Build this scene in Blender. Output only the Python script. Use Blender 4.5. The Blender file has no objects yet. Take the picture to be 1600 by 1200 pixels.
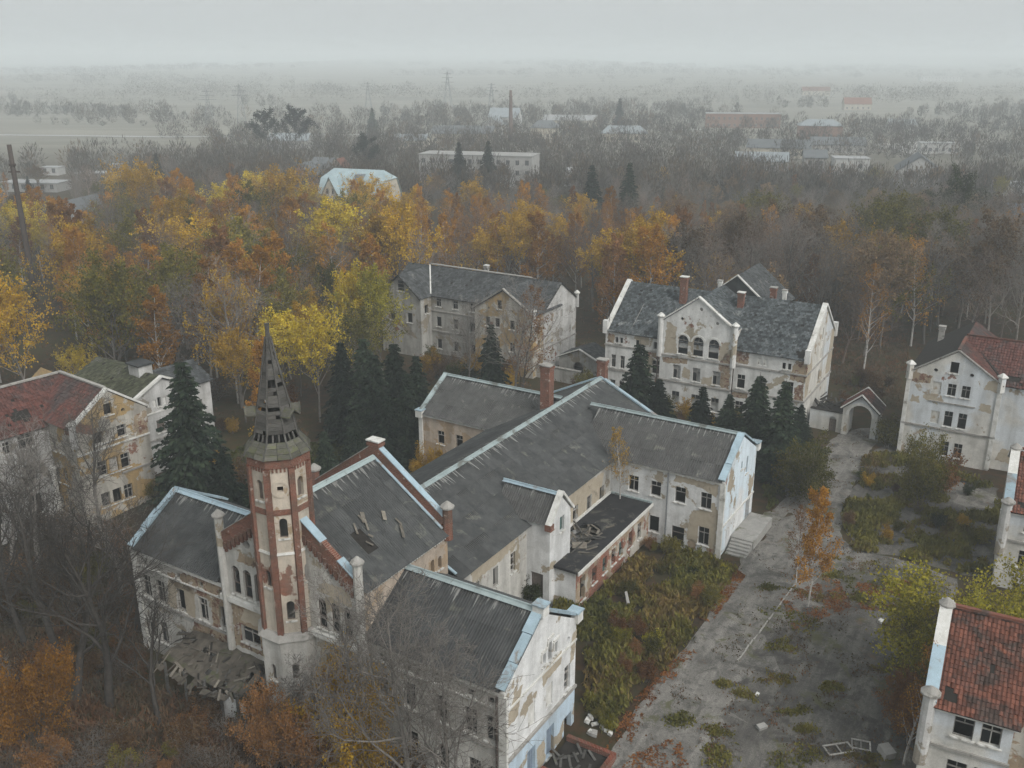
import bpy, bmesh, math, random
import numpy as np
from mathutils import Vector, Matrix, noise as mnoise
from mathutils.geometry import delaunay_2d_cdt
SC = bpy.context.scene
COL = SC.collection
R = math.radians
# ------------------------------------------------------------------ camera, sky, sun, exposure
CAM_H, FPX = 42.0, 1480.0                     # metres above the yard; focal length in pixels of a 1600 px wide frame
PITCH = math.atan(510 / FPX)
cam = bpy.data.cameras.new('camera'); cam.sensor_width = 36; cam.lens = 36 * FPX / 1600
cam.clip_start = 0.5; cam.clip_end = 20000
co = bpy.data.objects.new('camera', cam); COL.objects.link(co)
co.location = (0, 0, CAM_H); co.rotation_euler = (R(90) - PITCH, 0, 0); SC.camera = co
SUN_EL, SUN_AZ = R(42), math.atan2(-0.8, 0.6)      # the light comes from the right and a little from behind the camera
W = bpy.data.worlds.new('World'); SC.world = W; W.use_nodes = True
nt = W.node_tree; nt.nodes.clear()
sky = nt.nodes.new('ShaderNodeTexSky'); sky.sky_type = 'NISHITA'; sky.sun_disc = False
sky.sun_elevation = SUN_EL; sky.sun_rotation = R(90) - SUN_AZ; sky.air_density = 1.0; sky.dust_density = 8.0; sky.ozone_density = 1.0
hs = nt.nodes.new('ShaderNodeHueSaturation'); hs.inputs['Saturation'].default_value = 0.16
tc = nt.nodes.new('ShaderNodeTexCoord'); mp = nt.nodes.new('ShaderNodeMapping'); mp.inputs['Scale'].default_value = (1, 1, 5)
nz = nt.nodes.new('ShaderNodeTexNoise'); nz.inputs['Scale'].default_value = 1.6; nz.inputs['Detail'].default_value = 5
mr = nt.nodes.new('ShaderNodeMapRange'); mr.inputs['To Min'].default_value = 0.95; mr.inputs['To Max'].default_value = 1.05
mul = nt.nodes.new('ShaderNodeMix'); mul.data_type = 'RGBA'; mul.blend_type = 'MULTIPLY'; mul.inputs[0].default_value = 1.0
even = nt.nodes.new('ShaderNodeMix'); even.data_type = 'RGBA'; even.inputs[0].default_value = 0.72
even.inputs[7].default_value = (5.3, 5.62, 5.68, 1)      # a closed overcast layer evens the sky out
bg = nt.nodes.new('ShaderNodeBackground'); bg.inputs['Strength'].default_value = 0.1
wo = nt.nodes.new('ShaderNodeOutputWorld')
L = nt.links.new
L(sky.outputs[0], hs.inputs['Color']); L(hs.outputs[0], even.inputs[6]); L(even.outputs[2], mul.inputs[6])
L(tc.outputs['Generated'], mp.inputs[0]); L(mp.outputs[0], nz.inputs['Vector']); L(nz.outputs[0], mr.inputs[0]); L(mr.outputs[0], mul.inputs[7])
L(mul.outputs[2], bg.inputs['Color']); L(bg.outputs[0], wo.inputs['Surface'])
sun = bpy.data.lights.new('sun', 'SUN'); sun.energy = 1.35; sun.angle = R(25); sun.color = (1.0, 0.97, 0.93)
so = bpy.data.objects.new('sun', sun); COL.objects.link(so)
sd = Vector((math.cos(SUN_EL) * math.cos(SUN_AZ), math.cos(SUN_EL) * math.sin(SUN_AZ), math.sin(SUN_EL)))
so.rotation_euler = sd.to_track_quat('Z', 'Y').to_euler(); so.location = (60, -40, 90)
SC.view_settings.view_transform = 'Standard'; SC.view_settings.look = 'None'
SC.view_settings.exposure = 0.54; SC.view_settings.gamma = 1.0; SC.view_settings.use_curve_mapping = False
cy = SC.cycles
cy.use_denoising = True; cy.max_bounces = 5; cy.diffuse_bounces = 3; cy.glossy_bounces = 2; cy.transmission_bounces = 2
cy.volume_bounces = 1; cy.use_adaptive_sampling = True; cy.adaptive_threshold = 0.03; cy.adaptive_min_samples = 12; cy.transparent_max_bounces = 6; cy.caustics_reflective = False; cy.caustics_refractive = False
HAZE_DENSITY = 0.00066
# ------------------------------------------------------------------ measuring: a photo point and a height give a place on the site
_c, _s = math.cos(PITCH), math.sin(PITCH)
def G(x, y, z=0.0):
    a, b = (x - 800) / FPX, (y - 600) / FPX
    rx, ry, rz = a, _c - b * _s, -_s - b * _c
    t = (z - CAM_H) / rz
    return Vector((t * rx, t * ry, z))
def PX(p):
    x, y, z = p[0], p[1], p[2] - CAM_H
    d = y * _c - z * _s; dn = -y * _s - z * _c
    return 800 + FPX * x / d, 600 + FPX * dn / d
def frame_origin(th, u, v):
    c, s = math.cos(R(th)), math.sin(R(th))
    return Vector((u * c - v * s, u * s + v * c, 0))
CH_TH = -31.54
CH_O = frame_origin(CH_TH, -40.7, 38.0)
def sstep(a, b, x):
    t = min(1, max(0, (x - a) / (b - a))); return t * t * (3 - 2 * t)
def gz(x, y):
    """ground height: the site drops gently in front of the church"""
    c, s = math.cos(R(CH_TH)), math.sin(R(CH_TH))
    v = -(x - CH_O.x) * s + (y - CH_O.y) * c
    z = -1.5 * (1 - sstep(2, 16, v))
    d = math.hypot(x, y)
    if d < 260: z += 0.10 * math.sin(x * .31 + 1) * math.sin(y * .27)
    if d > 900: z += (d - 900) * 0.0055 * (1 + .5 * math.sin(x * .0021 + 2) + .3 * math.sin(x * .0057))
    return z
def GG(px, py):
    p = G(px, py, 0)
    for _ in range(4): p = G(px, py, gz(p.x, p.y))
    return p
# ------------------------------------------------------------------ mesh builder
class MB:
    def __init__(s): s.v = []; s.f = []; s.m = []; s.r = []
    def poly(s, pts, mi=0, rnd=None):
        n = len(s.v); s.v.extend([tuple(p) for p in pts]); s.f.append(tuple(range(n, n + len(pts)))); s.m.append(mi)
        s.r.append(random.random() if rnd is None else rnd)
    def box(s, x0, x1, y0, y1, z0, z1, mi=0, M=None, rnd=None):
        c = [(x, y, z) for z in (z0, z1) for y in (y0, y1) for x in (x0, x1)]
        if M is not None: c = [tuple(M @ Vector(p)) for p in c]
        n = len(s.v); s.v.extend(c); rr = random.random() if rnd is None else rnd
        for q in ((0, 2, 3, 1), (4, 5, 7, 6), (0, 1, 5, 4), (2, 6, 7, 3), (0, 4, 6, 2), (1, 3, 7, 5)):
            s.f.append(tuple(n + i for i in q)); s.m.append(mi); s.r.append(rr)
    def beam(s, a, b, w, h, mi=0, rnd=None, up=(0, 0, 1)):
        a, b = Vector(a), Vector(b); d = b - a; ln = d.length; d.normalize()
        u = Vector(up)
        if abs(d.dot(u)) > .98: u = Vector((1, 0, 0))
        x = d.cross(u).normalized(); z = x.cross(d).normalized()
        M = Matrix(((x.x, d.x, z.x, a.x), (x.y, d.y, z.y, a.y), (x.z, d.z, z.z, a.z), (0, 0, 0, 1)))
        s.box(-w / 2, w / 2, 0, ln, -h / 2, h / 2, mi, M, rnd)
    def tube(s, pts, rad, n=6, mi=0, cap=True, rnd=None):
        pts = [Vector(p) for p in pts]; base = len(s.v); rr = random.random() if rnd is None else rnd
        for i, p in enumerate(pts):
            d = (pts[min(i + 1, len(pts) - 1)] - pts[max(i - 1, 0)])
            if d.length < 1e-9: d = Vector((0, 0, 1))
            d.normalize(); u = Vector((1, 0, 0)) if abs(d.z) > .9 else Vector((0, 0, 1))
            x = d.cross(u).normalized(); y = d.cross(x)
            for k in range(n):
                a = 2 * math.pi * k / n
                s.v.append(tuple(p + (x * math.cos(a) + y * math.sin(a)) * rad[i]))
        for i in range(len(pts) - 1):
            for k in range(n):
                k2 = (k + 1) % n
                s.f.append((base + i * n + k, base + i * n + k2, base + (i + 1) * n + k2, base + (i + 1) * n + k)); s.m.append(mi); s.r.append(rr)
        if cap:
            s.f.append(tuple(base + (len(pts) - 1) * n + k for k in range(n))); s.m.append(mi); s.r.append(rr)
            s.f.append(tuple(base + k for k in reversed(range(n)))); s.m.append(mi); s.r.append(rr)
    def mesh(s, name, mats, smooth=False):
        me = bpy.data.meshes.new(name); me.from_pydata(s.v, [], s.f); me.validate()
        for m in (mats if isinstance(mats, (list, tuple)) else [mats]): me.materials.append(m)
        if len(me.polygons) == len(s.m):
            me.polygons.foreach_set('material_index', s.m)
            at = me.attributes.new('rnd', 'FLOAT', 'FACE'); at.data.foreach_set('value', s.r)
        if smooth: me.polygons.foreach_set('use_smooth', [True] * len(me.polygons))
        me.update(); return me
    def build(s, name, mats, parent=None, smooth=False, mat=None):
        return link(name, s.mesh(name, mats, smooth), parent, mat)
def link(name, data, parent=None, M=None):
    o = bpy.data.objects.new(name, data); COL.objects.link(o)
    if parent is not None: o.parent = parent
    if M is not None: o.matrix_local = M
    return o
def tag(o, label=None, cat=None, group=None, kind=None):
    if label: o['label'] = label
    if cat: o['category'] = cat
    if group: o['group'] = group
    if kind: o['kind'] = kind
    return o
def thing(name, label, cat, loc=(0, 0, 0), rz=0, group=None):
    o = bpy.data.objects.new(name, None); COL.objects.link(o); o.empty_display_size = .2
    o.location = loc; o.rotation_euler = (0, 0, rz)
    return tag(o, label, cat, group)
def copy_tree(o, parent=None):
    c = o.copy(); COL.objects.link(c)
    if parent is not None: c.parent = parent
    for ch in o.children: copy_tree(ch, c)
    return c
# ------------------------------------------------------------------ materials
def mat_new(name, rough=.9, spec=.2):
    m = bpy.data.materials.new(name); m.use_nodes = True
    b = m.node_tree.nodes['Principled BSDF']; b.inputs['Roughness'].default_value = rough; b.inputs['Specular IOR Level'].default_value = spec
    return m, m.node_tree, b
class N:
    """small node helper"""
    def __init__(s, t): s.t = t
    def add(s, ty, **kw):
        n = s.t.nodes.new(ty)
        for k, v in kw.items():
            if k.startswith('i_'): n.inputs[k[2:].replace('_', ' ')].default_value = v
            else: setattr(n, k, v)
        return n
    def lk(s, a, b): s.t.links.new(a, b)
    def noise(s, vec, scale, detail=6, rough=.55, dist=0, off=(0, 0, 0), sc=(1, 1, 1)):
        mp = s.add('ShaderNodeMapping'); mp.inputs['Location'].default_value = off; mp.inputs['Scale'].default_value = sc
        s.lk(vec, mp.inputs[0])
        n = s.add('ShaderNodeTexNoise'); n.inputs['Scale'].default_value = scale; n.inputs['Detail'].default_value = detail
        n.inputs['Roughness'].default_value = rough; n.inputs['Distortion'].default_value = dist
        s.lk(mp.outputs[0], n.inputs['Vector']); return n.outputs[0]
    def ramp(s, fac, stops, interp='LINEAR'):
        r = s.add('ShaderNodeValToRGB'); e = r.color_ramp.elements; r.color_ramp.interpolation = interp
        while len(e) < len(stops): e.new(.5)
        for i, (p, c) in enumerate(stops):
            e[i].position = p; e[i].color = (*c, 1) if isinstance(c, (tuple, list)) else (c, c, c, 1)
        s.lk(fac, r.inputs[0]); return r.outputs[0]
    def mix(s, fac, a, b, blend='MIX'):
        m = s.add('ShaderNodeMix', data_type='RGBA', blend_type=blend)
        for sock, v in ((m.inputs[0], fac), (m.inputs[6], a), (m.inputs[7], b)):
            if isinstance(v, bpy.types.NodeSocket): s.lk(v, sock)
            elif isinstance(v, (tuple, list)): sock.default_value = (*v, 1)
            else: sock.default_value = v
        return m.outputs[2]
    def math(s, op, a, b=None, clamp=False):
        m = s.add('ShaderNodeMath', operation=op, use_clamp=clamp)
        for i, v in enumerate((a, b)):
            if v is None: continue
            if isinstance(v, bpy.types.NodeSocket): s.lk(v, m.inputs[i])
            else: m.inputs[i].default_value = v
        return m.outputs[0]
    def bump(s, h, b, strength=.4, dist=.05):
        n = s.add('ShaderNodeBump'); n.inputs['Strength'].default_value = strength; n.inputs['Distance'].default_value = dist
        s.lk(h, n.inputs['Height']); s.lk(n.outputs[0], b.inputs['Normal'])
    def objv(s): return s.add('ShaderNodeTexCoord').outputs['Object']
    def attr(s, name='rnd'): return s.add('ShaderNodeAttribute', attribute_name=name).outputs['Fac']
    def orand(s): return s.add('ShaderNodeObjectInfo').outputs['Random']
_rs = random.Random(5)
def plaster(name, white=(.60, .60, .58), tan=(.36, .31, .235), tan_t=.56, brick_t=.63, grime=.5, tint=None, brick=(.25, .085, .05), tz=None):
    m, t, b = mat_new(name, .95, .1); n = N(t); v = n.objv()
    o = tuple(_rs.uniform(-40, 40) for _ in range(3))
    big = n.noise(v, .36, 6, .64, .25, o); mid = n.noise(v, 1.1, 5, .6, .2, o); fine = n.noise(v, 9, 4, .6, 0, o)
    bk = n.noise(v, .25, 6, .64, .25, (o[1], o[2], o[0]))
    stre = n.noise(v, .8, 6, .6, .2, o, (1.3, 1.3, .16)); blot = n.noise(v, .5, 6, .7, .3, (o[2], o[0], o[1]))
    # white lime wash, patchy where it has thinned
    wcol = n.mix(n.ramp(mid, [(.32, 0.), (.66, 1.)]), tuple(c * .80 for c in white), white)
    if tint: wcol = n.mix(n.ramp(n.noise(v, .16, 5, .5, .3, (o[0], 3, 9)), [(.44, 0.), (.52, 1.)]), wcol, tint)
    if tz:
        zz = n.add('ShaderNodeSeparateXYZ'); n.lk(v, zz.inputs[0]); wcol = n.mix(n.ramp(n.math('ADD', n.math('SUBTRACT', tz[0] + .5, zz.outputs[2]), n.math('MULTIPLY', n.math('SUBTRACT', big, .5), 1.2)), [(.46, 0.), (.54, .9)]), wcol, tz[1])
    tcol = n.mix(fine, tuple(c * .75 for c in tan), tuple(c * 1.15 for c in tan))
    tm = n.ramp(big, [(tan_t - .012, 0.), (tan_t + .012, 1.)])
    col = n.mix(tm, wcol, tcol)
    sx = n.add('ShaderNodeSeparateXYZ'); n.lk(v, sx.inputs[0]); cx = n.add('ShaderNodeCombineXYZ')
    n.lk(n.math('ADD', sx.outputs[0], sx.outputs[1]), cx.inputs[0]); n.lk(sx.outputs[2], cx.inputs[1])
    bt = n.add('ShaderNodeTexBrick'); n.lk(cx.outputs[0], bt.inputs['Vector'])
    bt.inputs['Scale'].default_value = 1; bt.inputs['Brick Width'].default_value = .27; bt.inputs['Row Height'].default_value = .085; bt.inputs['Mortar Size'].default_value = .008
    bt.inputs['Color1'].default_value = (*brick, 1); bt.inputs['Color2'].default_value = (*[c * .62 for c in brick], 1); bt.inputs['Mortar'].default_value = (.30, .25, .2, 1)
    bm_ = n.ramp(bk, [(brick_t - .01, 0.), (brick_t + .012, 1.)])
    col = n.mix(bm_, col, bt.outputs[0])
    gr = n.ramp(stre, [(.40, 0.), (.72, grime)])
    col = n.mix(gr, col, (.115, .11, .095)); col = n.mix(n.ramp(blot, [(.5, 0.), (.74, grime * .9)]), col, (.17, .155, .125))
    col = n.mix(n.ramp(fine, [(.3, .16), (.6, 0.)]), col, (.12, .11, .1))
    n.lk(col, b.inputs['Base Color'])
    h = n.math('SUBTRACT', n.math('SUBTRACT', 1.0, n.math('MULTIPLY', tm, .35)), n.math('MULTIPLY', bm_, .5))
    h = n.math('ADD', h, n.math('MULTIPLY', fine, .12)); n.bump(h, b, .55, .05)
    return m
def brickmat(name, c=(.195, .068, .044)):
    m, t, b = mat_new(name, .95, .1); n = N(t); v = n.objv()
    sx = n.add('ShaderNodeSeparateXYZ'); n.lk(v, sx.inputs[0]); cx = n.add('ShaderNodeCombineXYZ')
    n.lk(n.math('ADD', sx.outputs[0], sx.outputs[1]), cx.inputs[0]); n.lk(sx.outputs[2], cx.inputs[1])
    bt = n.add('ShaderNodeTexBrick'); n.lk(cx.outputs[0], bt.inputs['Vector'])
    bt.inputs['Scale'].default_value = 1; bt.inputs['Brick Width'].default_value = .27; bt.inputs['Row Height'].default_value = .085; bt.inputs['Mortar Size'].default_value = .009
    bt.inputs['Color1'].default_value = (*c, 1); bt.inputs['Color2'].default_value = (*[x * .6 for x in c], 1); bt.inputs['Mortar'].default_value = (.26, .2, .16, 1)
    col = n.mix(n.ramp(n.noise(v, .9, 7, .65, .4), [(.46, 0.), (.68, .8)]), bt.outputs[0], (.10, .075, .058))
    col = n.mix(n.ramp(n.noise(v, 2.2, 5, .6, .2, (7, 3, 1)), [(.62, 0.), (.7, .7)]), col, (.42, .38, .33))
    n.lk(col, b.inputs['Base Color']); n.bump(bt.outputs[1], b, -.3, .02); return m
def brickpatchmat(name):
    m = M['brick'].copy(); m.name = name; t = m.node_tree; n = N(t); b = t.nodes['Principled BSDF']; base = b.inputs['Base Color'].links[0].from_socket; v = n.objv()
    col = n.mix(n.ramp(n.noise(v, 1.6, 6, .7, .2, (3, 1, 2)), [(.44, 0.), (.50, .9)]), base, (.33, .265, .185))
    col = n.mix(n.ramp(n.noise(v, 1.3, 6, .72, .2, (9, 4, 2)), [(.58, 0.), (.62, .9)]), col, (.52, .50, .46))
    col = n.mix(n.ramp(n.noise(v, .9, 6, .7, .2, (1, 14, 2), (1.3, 1.3, .2)), [(.5, 0.), (.7, .6)]), col, (.10, .085, .07)); n.lk(col, b.inputs['Base Color']); return m
def varied(name, c1, c2, scale=2.0, rough=.9, c3=None, t3=.62, obj=0.0, att=0.0, bump=.2, spec=.2, stretch=(1, 1, 1), metal=0):
    """two tones blended by noise, a third in patches, per-object and per-piece brightness"""
    m, t, b = mat_new(name, rough, spec); n = N(t); v = n.objv(); o = tuple(_rs.uniform(-30, 30) for _ in range(3))
    vv = v
    if obj:
        rv = n.add('ShaderNodeVectorMath', operation='ADD'); n.lk(v, rv.inputs[0]); cx = n.add('ShaderNodeCombineXYZ')
        r9 = n.math('MULTIPLY', n.orand(), 50.); n.lk(r9, cx.inputs[0]); n.lk(r9, cx.inputs[2]); n.lk(cx.outputs[0], rv.inputs[1]); vv = rv.outputs[0]
    f = n.noise(vv, scale, 7, .65, .3, o, stretch)
    col = n.mix(n.ramp(f, [(.32, 0.), (.68, 1.)]), c1, c2)
    if c3: col = n.mix(n.ramp(n.noise(vv, scale * .45, 8, .68, .6, (o[2], o[1], o[0]), stretch), [(t3 - .03, 0.), (t3 + .05, .9)]), col, c3)
    if obj: col = n.mix(1.0, col, n.ramp(n.orand(), [(0., 1 - obj), (1., 1 + obj)]), 'MULTIPLY')
    if att: col = n.mix(1.0, col, n.ramp(n.attr(), [(0., 1 - att), (1., 1 + att)]), 'MULTIPLY')
    n.lk(col, b.inputs['Base Color']); b.inputs['Metallic'].default_value = metal
    if bump: n.bump(n.noise(vv, scale * 4, 5, .6), b, bump, .04)
    return m
def leafmat(name, stops, trans=.3, obj=.25):
    m = bpy.data.materials.new(name); m.use_nodes = True; t = m.node_tree; t.nodes.clear(); n = N(t)
    out = n.add('ShaderNodeOutputMaterial'); d = n.add('ShaderNodeBsdfDiffuse'); tr = n.add('ShaderNodeBsdfTranslucent'); mx = n.add('ShaderNodeMixShader')
    f = n.math('ADD', n.math('MULTIPLY', n.attr(), .62), n.math('MULTIPLY', n.orand(), .38))
    col = n.ramp(f, stops)
    big = n.noise(n.objv(), .55, 3, .5)
    col = n.mix(1.0, col, n.ramp(big, [(.3, .62), (.7, 1.25)]), 'MULTIPLY')
    col = n.mix(1.0, col, n.ramp(n.orand(), [(0., 1 - obj), (1., 1 + obj)]), 'MULTIPLY')
    n.lk(col, d.inputs[0]); n.lk(col, tr.inputs[0]); mx.inputs[0].default_value = trans
    n.lk(d.outputs[0], mx.inputs[1]); n.lk(tr.outputs[0], mx.inputs[2]); n.lk(mx.outputs[0], out.inputs[0]); return m
M = {}
M['church'] = plaster('church_plaster', (.60, .585, .545), (.36, .31, .23), .60, .65, .55)
M['rearwing'] = plaster('pale_plaster', (.74, .745, .74), (.38, .325, .245), .61, .68, .38)
M['gableblue'] = plaster('white_and_blue_plaster', (.78, .79, .79), (.38, .325, .245), .605, .70, .28, (.64, .73, .79))
M['gablefront'] = plaster('gable_plaster_blue_base', (.78, .785, .78), (.38, .325, .245), .585, .68, .40, None, (.25, .085, .05), (2.3, (.50, .63, .74)))
M['pinkish'] = plaster('pinkish_plaster', (.52, .43, .345), (.42, .31, .205), .53, .61, .45)
M['tower'] = plaster('tower_plaster', (.58, .51, .42), (.38, .29, .195), .56, .63, .45)
M['B'] = plaster('ward_plaster', (.72, .715, .69), (.38, .33, .25), .59, .63, .36)
M['C'] = plaster('grey_plaster', (.45, .44, .41), (.31, .27, .205), .57, .64, .7)
M['R'] = plaster('cream_plaster', (.67, .65, .60), (.40, .335, .25), .62, .685, .36, (.62, .65, .67))
M['L'] = plaster('ochre_plaster', (.52, .49, .43), (.42, .29, .13), .51, .615, .62)
M['L2'] = plaster('dull_plaster', (.58, .575, .56), (.33, .30, .25), .60, .69, .58)
M['annex'] = plaster('annex_plaster', (.55, .52, .46), (.38, .29, .20), .50, .50, .45, None, (.34, .105, .06))
M['trim'] = varied('lime_trim', (.68, .675, .65), (.46, .45, .41), 1.4, .95, (.22, .205, .175), .61)
M['trimdark'] = varied('stone_ledge', (.25, .24, .22), (.36, .345, .32), 1.6, .95, (.13, .125, .11), .58)
M['brick'] = brickmat('red_brick'); M['brickdark'] = brickmat('dark_brick', (.21, .065, .042))
M['brickpatch'] = brickpatchmat('brick_with_plaster_scraps')
M['sheet'] = varied('asbestos_sheet', (.044, .046, .046), (.078, .080, .079), 1.1, .93, (.135, .135, .115), .62, .11, 0, .1)
M['sheetlight'] = varied('weathered_asbestos_sheet', (.062, .062, .060), (.100, .099, .094), 1.4, .93, (.16, .158, .138), .62, .11, 0, .1)
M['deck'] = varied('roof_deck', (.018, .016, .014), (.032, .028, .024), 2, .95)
M['flash'] = varied('pale_blue_flashing', (.33, .43, .49), (.25, .325, .365), 1.2, .6, (.20, .175, .15), .585, .16, 0, .05, .3)
M['flashgreen'] = varied('verdigris_flashing', (.34, .40, .40), (.25, .30, .30), 1.3, .7, (.14, .145, .13), .575, .16)
M['slate'] = varied('slate', (.048, .056, .06), (.095, .105, .107), .9, .85, (.22, .23, .22), .62, 0, .55, .1)
M['slatedark'] = varied('dark_slate', (.045, .048, .05), (.082, .086, .086), .8, .88, (.16, .16, .152), .64, 0, .4, .1)
M['mossroof'] = varied('mossy_slate', (.05, .054, .03), (.082, .083, .055), .5, .95, (.16, .155, .14), .6, 0, .35, .1)
M['tile'] = varied('red_clay_tile', (.16, .062, .04), (.105, .048, .036), .9, .9, (.055, .042, .036), .53, 0, .35, .1)
M['tileold'] = varied('sooty_clay_tile', (.125, .048, .038), (.085, .046, .04), .5, .9, (.058, .05, .048), .51, 0, .30, .1)
M['wood'] = varied('grey_board', (.06, .058, .054), (.105, .10, .092), 3, .95, (.085, .085, .06), .6, .22, .18, .3, .1, (1, 1, 6))
M['shingle'] = varied('mossy_board', (.075, .075, .06), (.13, .124, .107), 3, .95, (.105, .11, .06), .54, .22, .18, .3, .1, (1, 1, 4))
M['veranda'] = varied('rotten_boards', (.05, .044, .036), (.095, .083, .068), 2, .95, (.055, .06, .03), .6, .3, .2)
M['woodpale'] = varied('split_lath', (.20, .18, .15), (.11, .098, .08), 3, .95, (.12, .1, .08), .6, .25, .3)
M['frame'] = varied('window_frame_paint', (.36, .35, .325), (.22, .205, .185), 4, .8, (.10, .08, .06), .58, .35)
M['tanpatch'] = varied('bare_render', (.42, .365, .285), (.335, .29, .22), 1.6, .95, (.23, .20, .155), .6)
M['framedark'] = varied('old_frame_wood', (.16, .13, .11), (.10, .085, .075), 4, .9)
M['teal'] = varied('teal_shutter', (.06, .115, .105), (.045, .085, .08), 4, .8)
M['bluedoor'] = varied('blue_grey_paint', (.21, .26, .32), (.16, .2, .25), 3, .8)
M['black'] = varied('tar_felt', (.018, .018, .02), (.034, .034, .035), .8, .85, (.12, .115, .095), .6)
M['metal'] = varied('rusty_steel', (.045, .038, .034), (.075, .055, .045), 3, .7)
M['steel'] = varied('galvanised_steel', (.16, .17, .18), (.22, .23, .235), 1, .6)
m, t, b = mat_new('old_glass', .25, .12); b.inputs['Base Color'].default_value = (.012, .014, .015, 1); M['glass'] = m
m, t, b = mat_new('glass_far', .35, .4); b.inputs['Base Color'].default_value = (.05, .055, .06, 1); M['glassfar'] = m
M['bark'] = varied('grey_bark', (.125, .113, .10), (.195, .178, .16), 2.5, .95, None, .6, .45)
M['barkpale'] = varied('pale_grey_bark', (.19, .175, .155), (.26, .24, .215), 2.5, .95, None, .6, .2)
M['barkdark'] = varied('dark_bark', (.042, .037, .032), (.075, .066, .058), 2.5, .95, None, .6, .2)
M['barkred'] = varied('red_brown_bark', (.14, .106, .085), (.21, .162, .132), 2.5, .95, None, .6, .45)
M['birchbark'] = varied('birch_bark', (.46, .445, .42), (.33, .31, .29), 2.0, .9, (.07, .065, .06), .60, .15, 0, .1, .2, (1, 1, 2.5))
M['lf_orange'] = leafmat('orange_leaves', [(.1, (.22, .10, .02)), (.5, (.38, .178, .028)), (.9, (.46, .25, .036))])
M['lf_gold'] = leafmat('golden_leaves', [(.1, (.25, .14, .018)), (.5, (.44, .26, .026)), (.9, (.52, .35, .04))])
M['lf_yellow'] = leafmat('yellow_leaves', [(.1, (.32, .22, .02)), (.5, (.54, .39, .028)), (.9, (.56, .46, .06))])
M['lf_rust'] = leafmat('rusty_leaves', [(.1, (.15, .068, .03)), (.5, (.24, .115, .042)), (.9, (.30, .16, .058))])
M['lf_brown'] = leafmat('brown_leaves', [(.1, (.075, .045, .025)), (.5, (.12, .072, .037)), (.9, (.18, .11, .052))])
M['lf_dun'] = leafmat('dun_leaves', [(.1, (.12, .082, .05)), (.5, (.185, .125, .07)), (.9, (.26, .175, .09))], .25, .4)
M['lf_olive'] = leafmat('olive_leaves', [(.1, (.06, .062, .017)), (.5, (.135, .125, .027)), (.9, (.26, .21, .038))])
M['lf_green'] = leafmat('green_leaves', [(.1, (.026, .036, .012)), (.5, (.05, .064, .018)), (.9, (.095, .108, .026))])
M['lf_lime'] = leafmat('yellow_green_leaves', [(.1, (.16, .155, .025)), (.5, (.32, .29, .035)), (.9, (.48, .40, .045))])
M['needle'] = leafmat('spruce_needles', [(.1, (.010, .017, .012)), (.5, (.02, .031, .02)), (.9, (.042, .058, .034))], .1)
M['pineneedle'] = leafmat('pine_needles', [(.1, (.010, .014, .013)), (.5, (.017, .023, .019)), (.9, (.03, .037, .027))], .1)
M['weeds'] = leafmat('weeds', [(0., (.045, .052, .018)), (.35, (.095, .10, .028)), (.62, (.19, .17, .04)), (.8, (.165, .11, .05)), (1., (.32, .245, .055))], .25, 0)
M['drygrass'] = leafmat('dry_stalks', [(0., (.075, .064, .047)), (.4, (.12, .098, .066)), (.7, (.155, .075, .038)), (1., (.23, .19, .125))], .2, 0)
M['litter'] = leafmat('fallen_leaves', [(0., (.095, .038, .02)), (.5, (.17, .068, .026)), (.8, (.24, .11, .03)), (1., (.30, .19, .05))], .1, 0)
M['farleaf'] = leafmat('far_foliage', [(0., (.03, .03, .026)), (.4, (.06, .052, .042)), (.7, (.088, .07, .05)), (.9, (.14, .085, .04)), (1., (.035, .05, .03))], .1, 0)
def topsheet(src, name, l):
    """sheets under the metal ridge: the run-off keeps the lichen away in pale streaks"""
    m = M[src].copy(); m.name = name; t = m.node_tree; n = N(t); b = t.nodes['Principled BSDF']; base = b.inputs['Base Color'].links[0].from_socket
    v = n.objv(); sx = n.add('ShaderNodeSeparateXYZ'); n.lk(v, sx.inputs[0]); r9 = n.math('MULTIPLY', n.orand(), 77.)
    cx = n.add('ShaderNodeCombineXYZ'); n.lk(n.math('ADD', n.math('MULTIPLY', sx.outputs[0], 5.2), r9), cx.inputs[0]); n.lk(r9, cx.inputs[1])
    w = n.noise(cx.outputs[0], 1.0, 2, .6); reach = n.math('ADD', n.math('MULTIPLY', n.math('SUBTRACT', w, .5), 3.2), n.math('DIVIDE', sx.outputs[1], l))
    n.lk(n.mix(n.ramp(reach, [(.96, 0.), (1.12, .62)]), base, (.30, .30, .285)), b.inputs['Base Color']); return m
M['sheettop'] = topsheet('sheet', 'streaked_asbestos_sheet', 1.9); M['sheetlighttop'] = topsheet('sheetlight', 'streaked_pale_sheet', 1.9)
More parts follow.
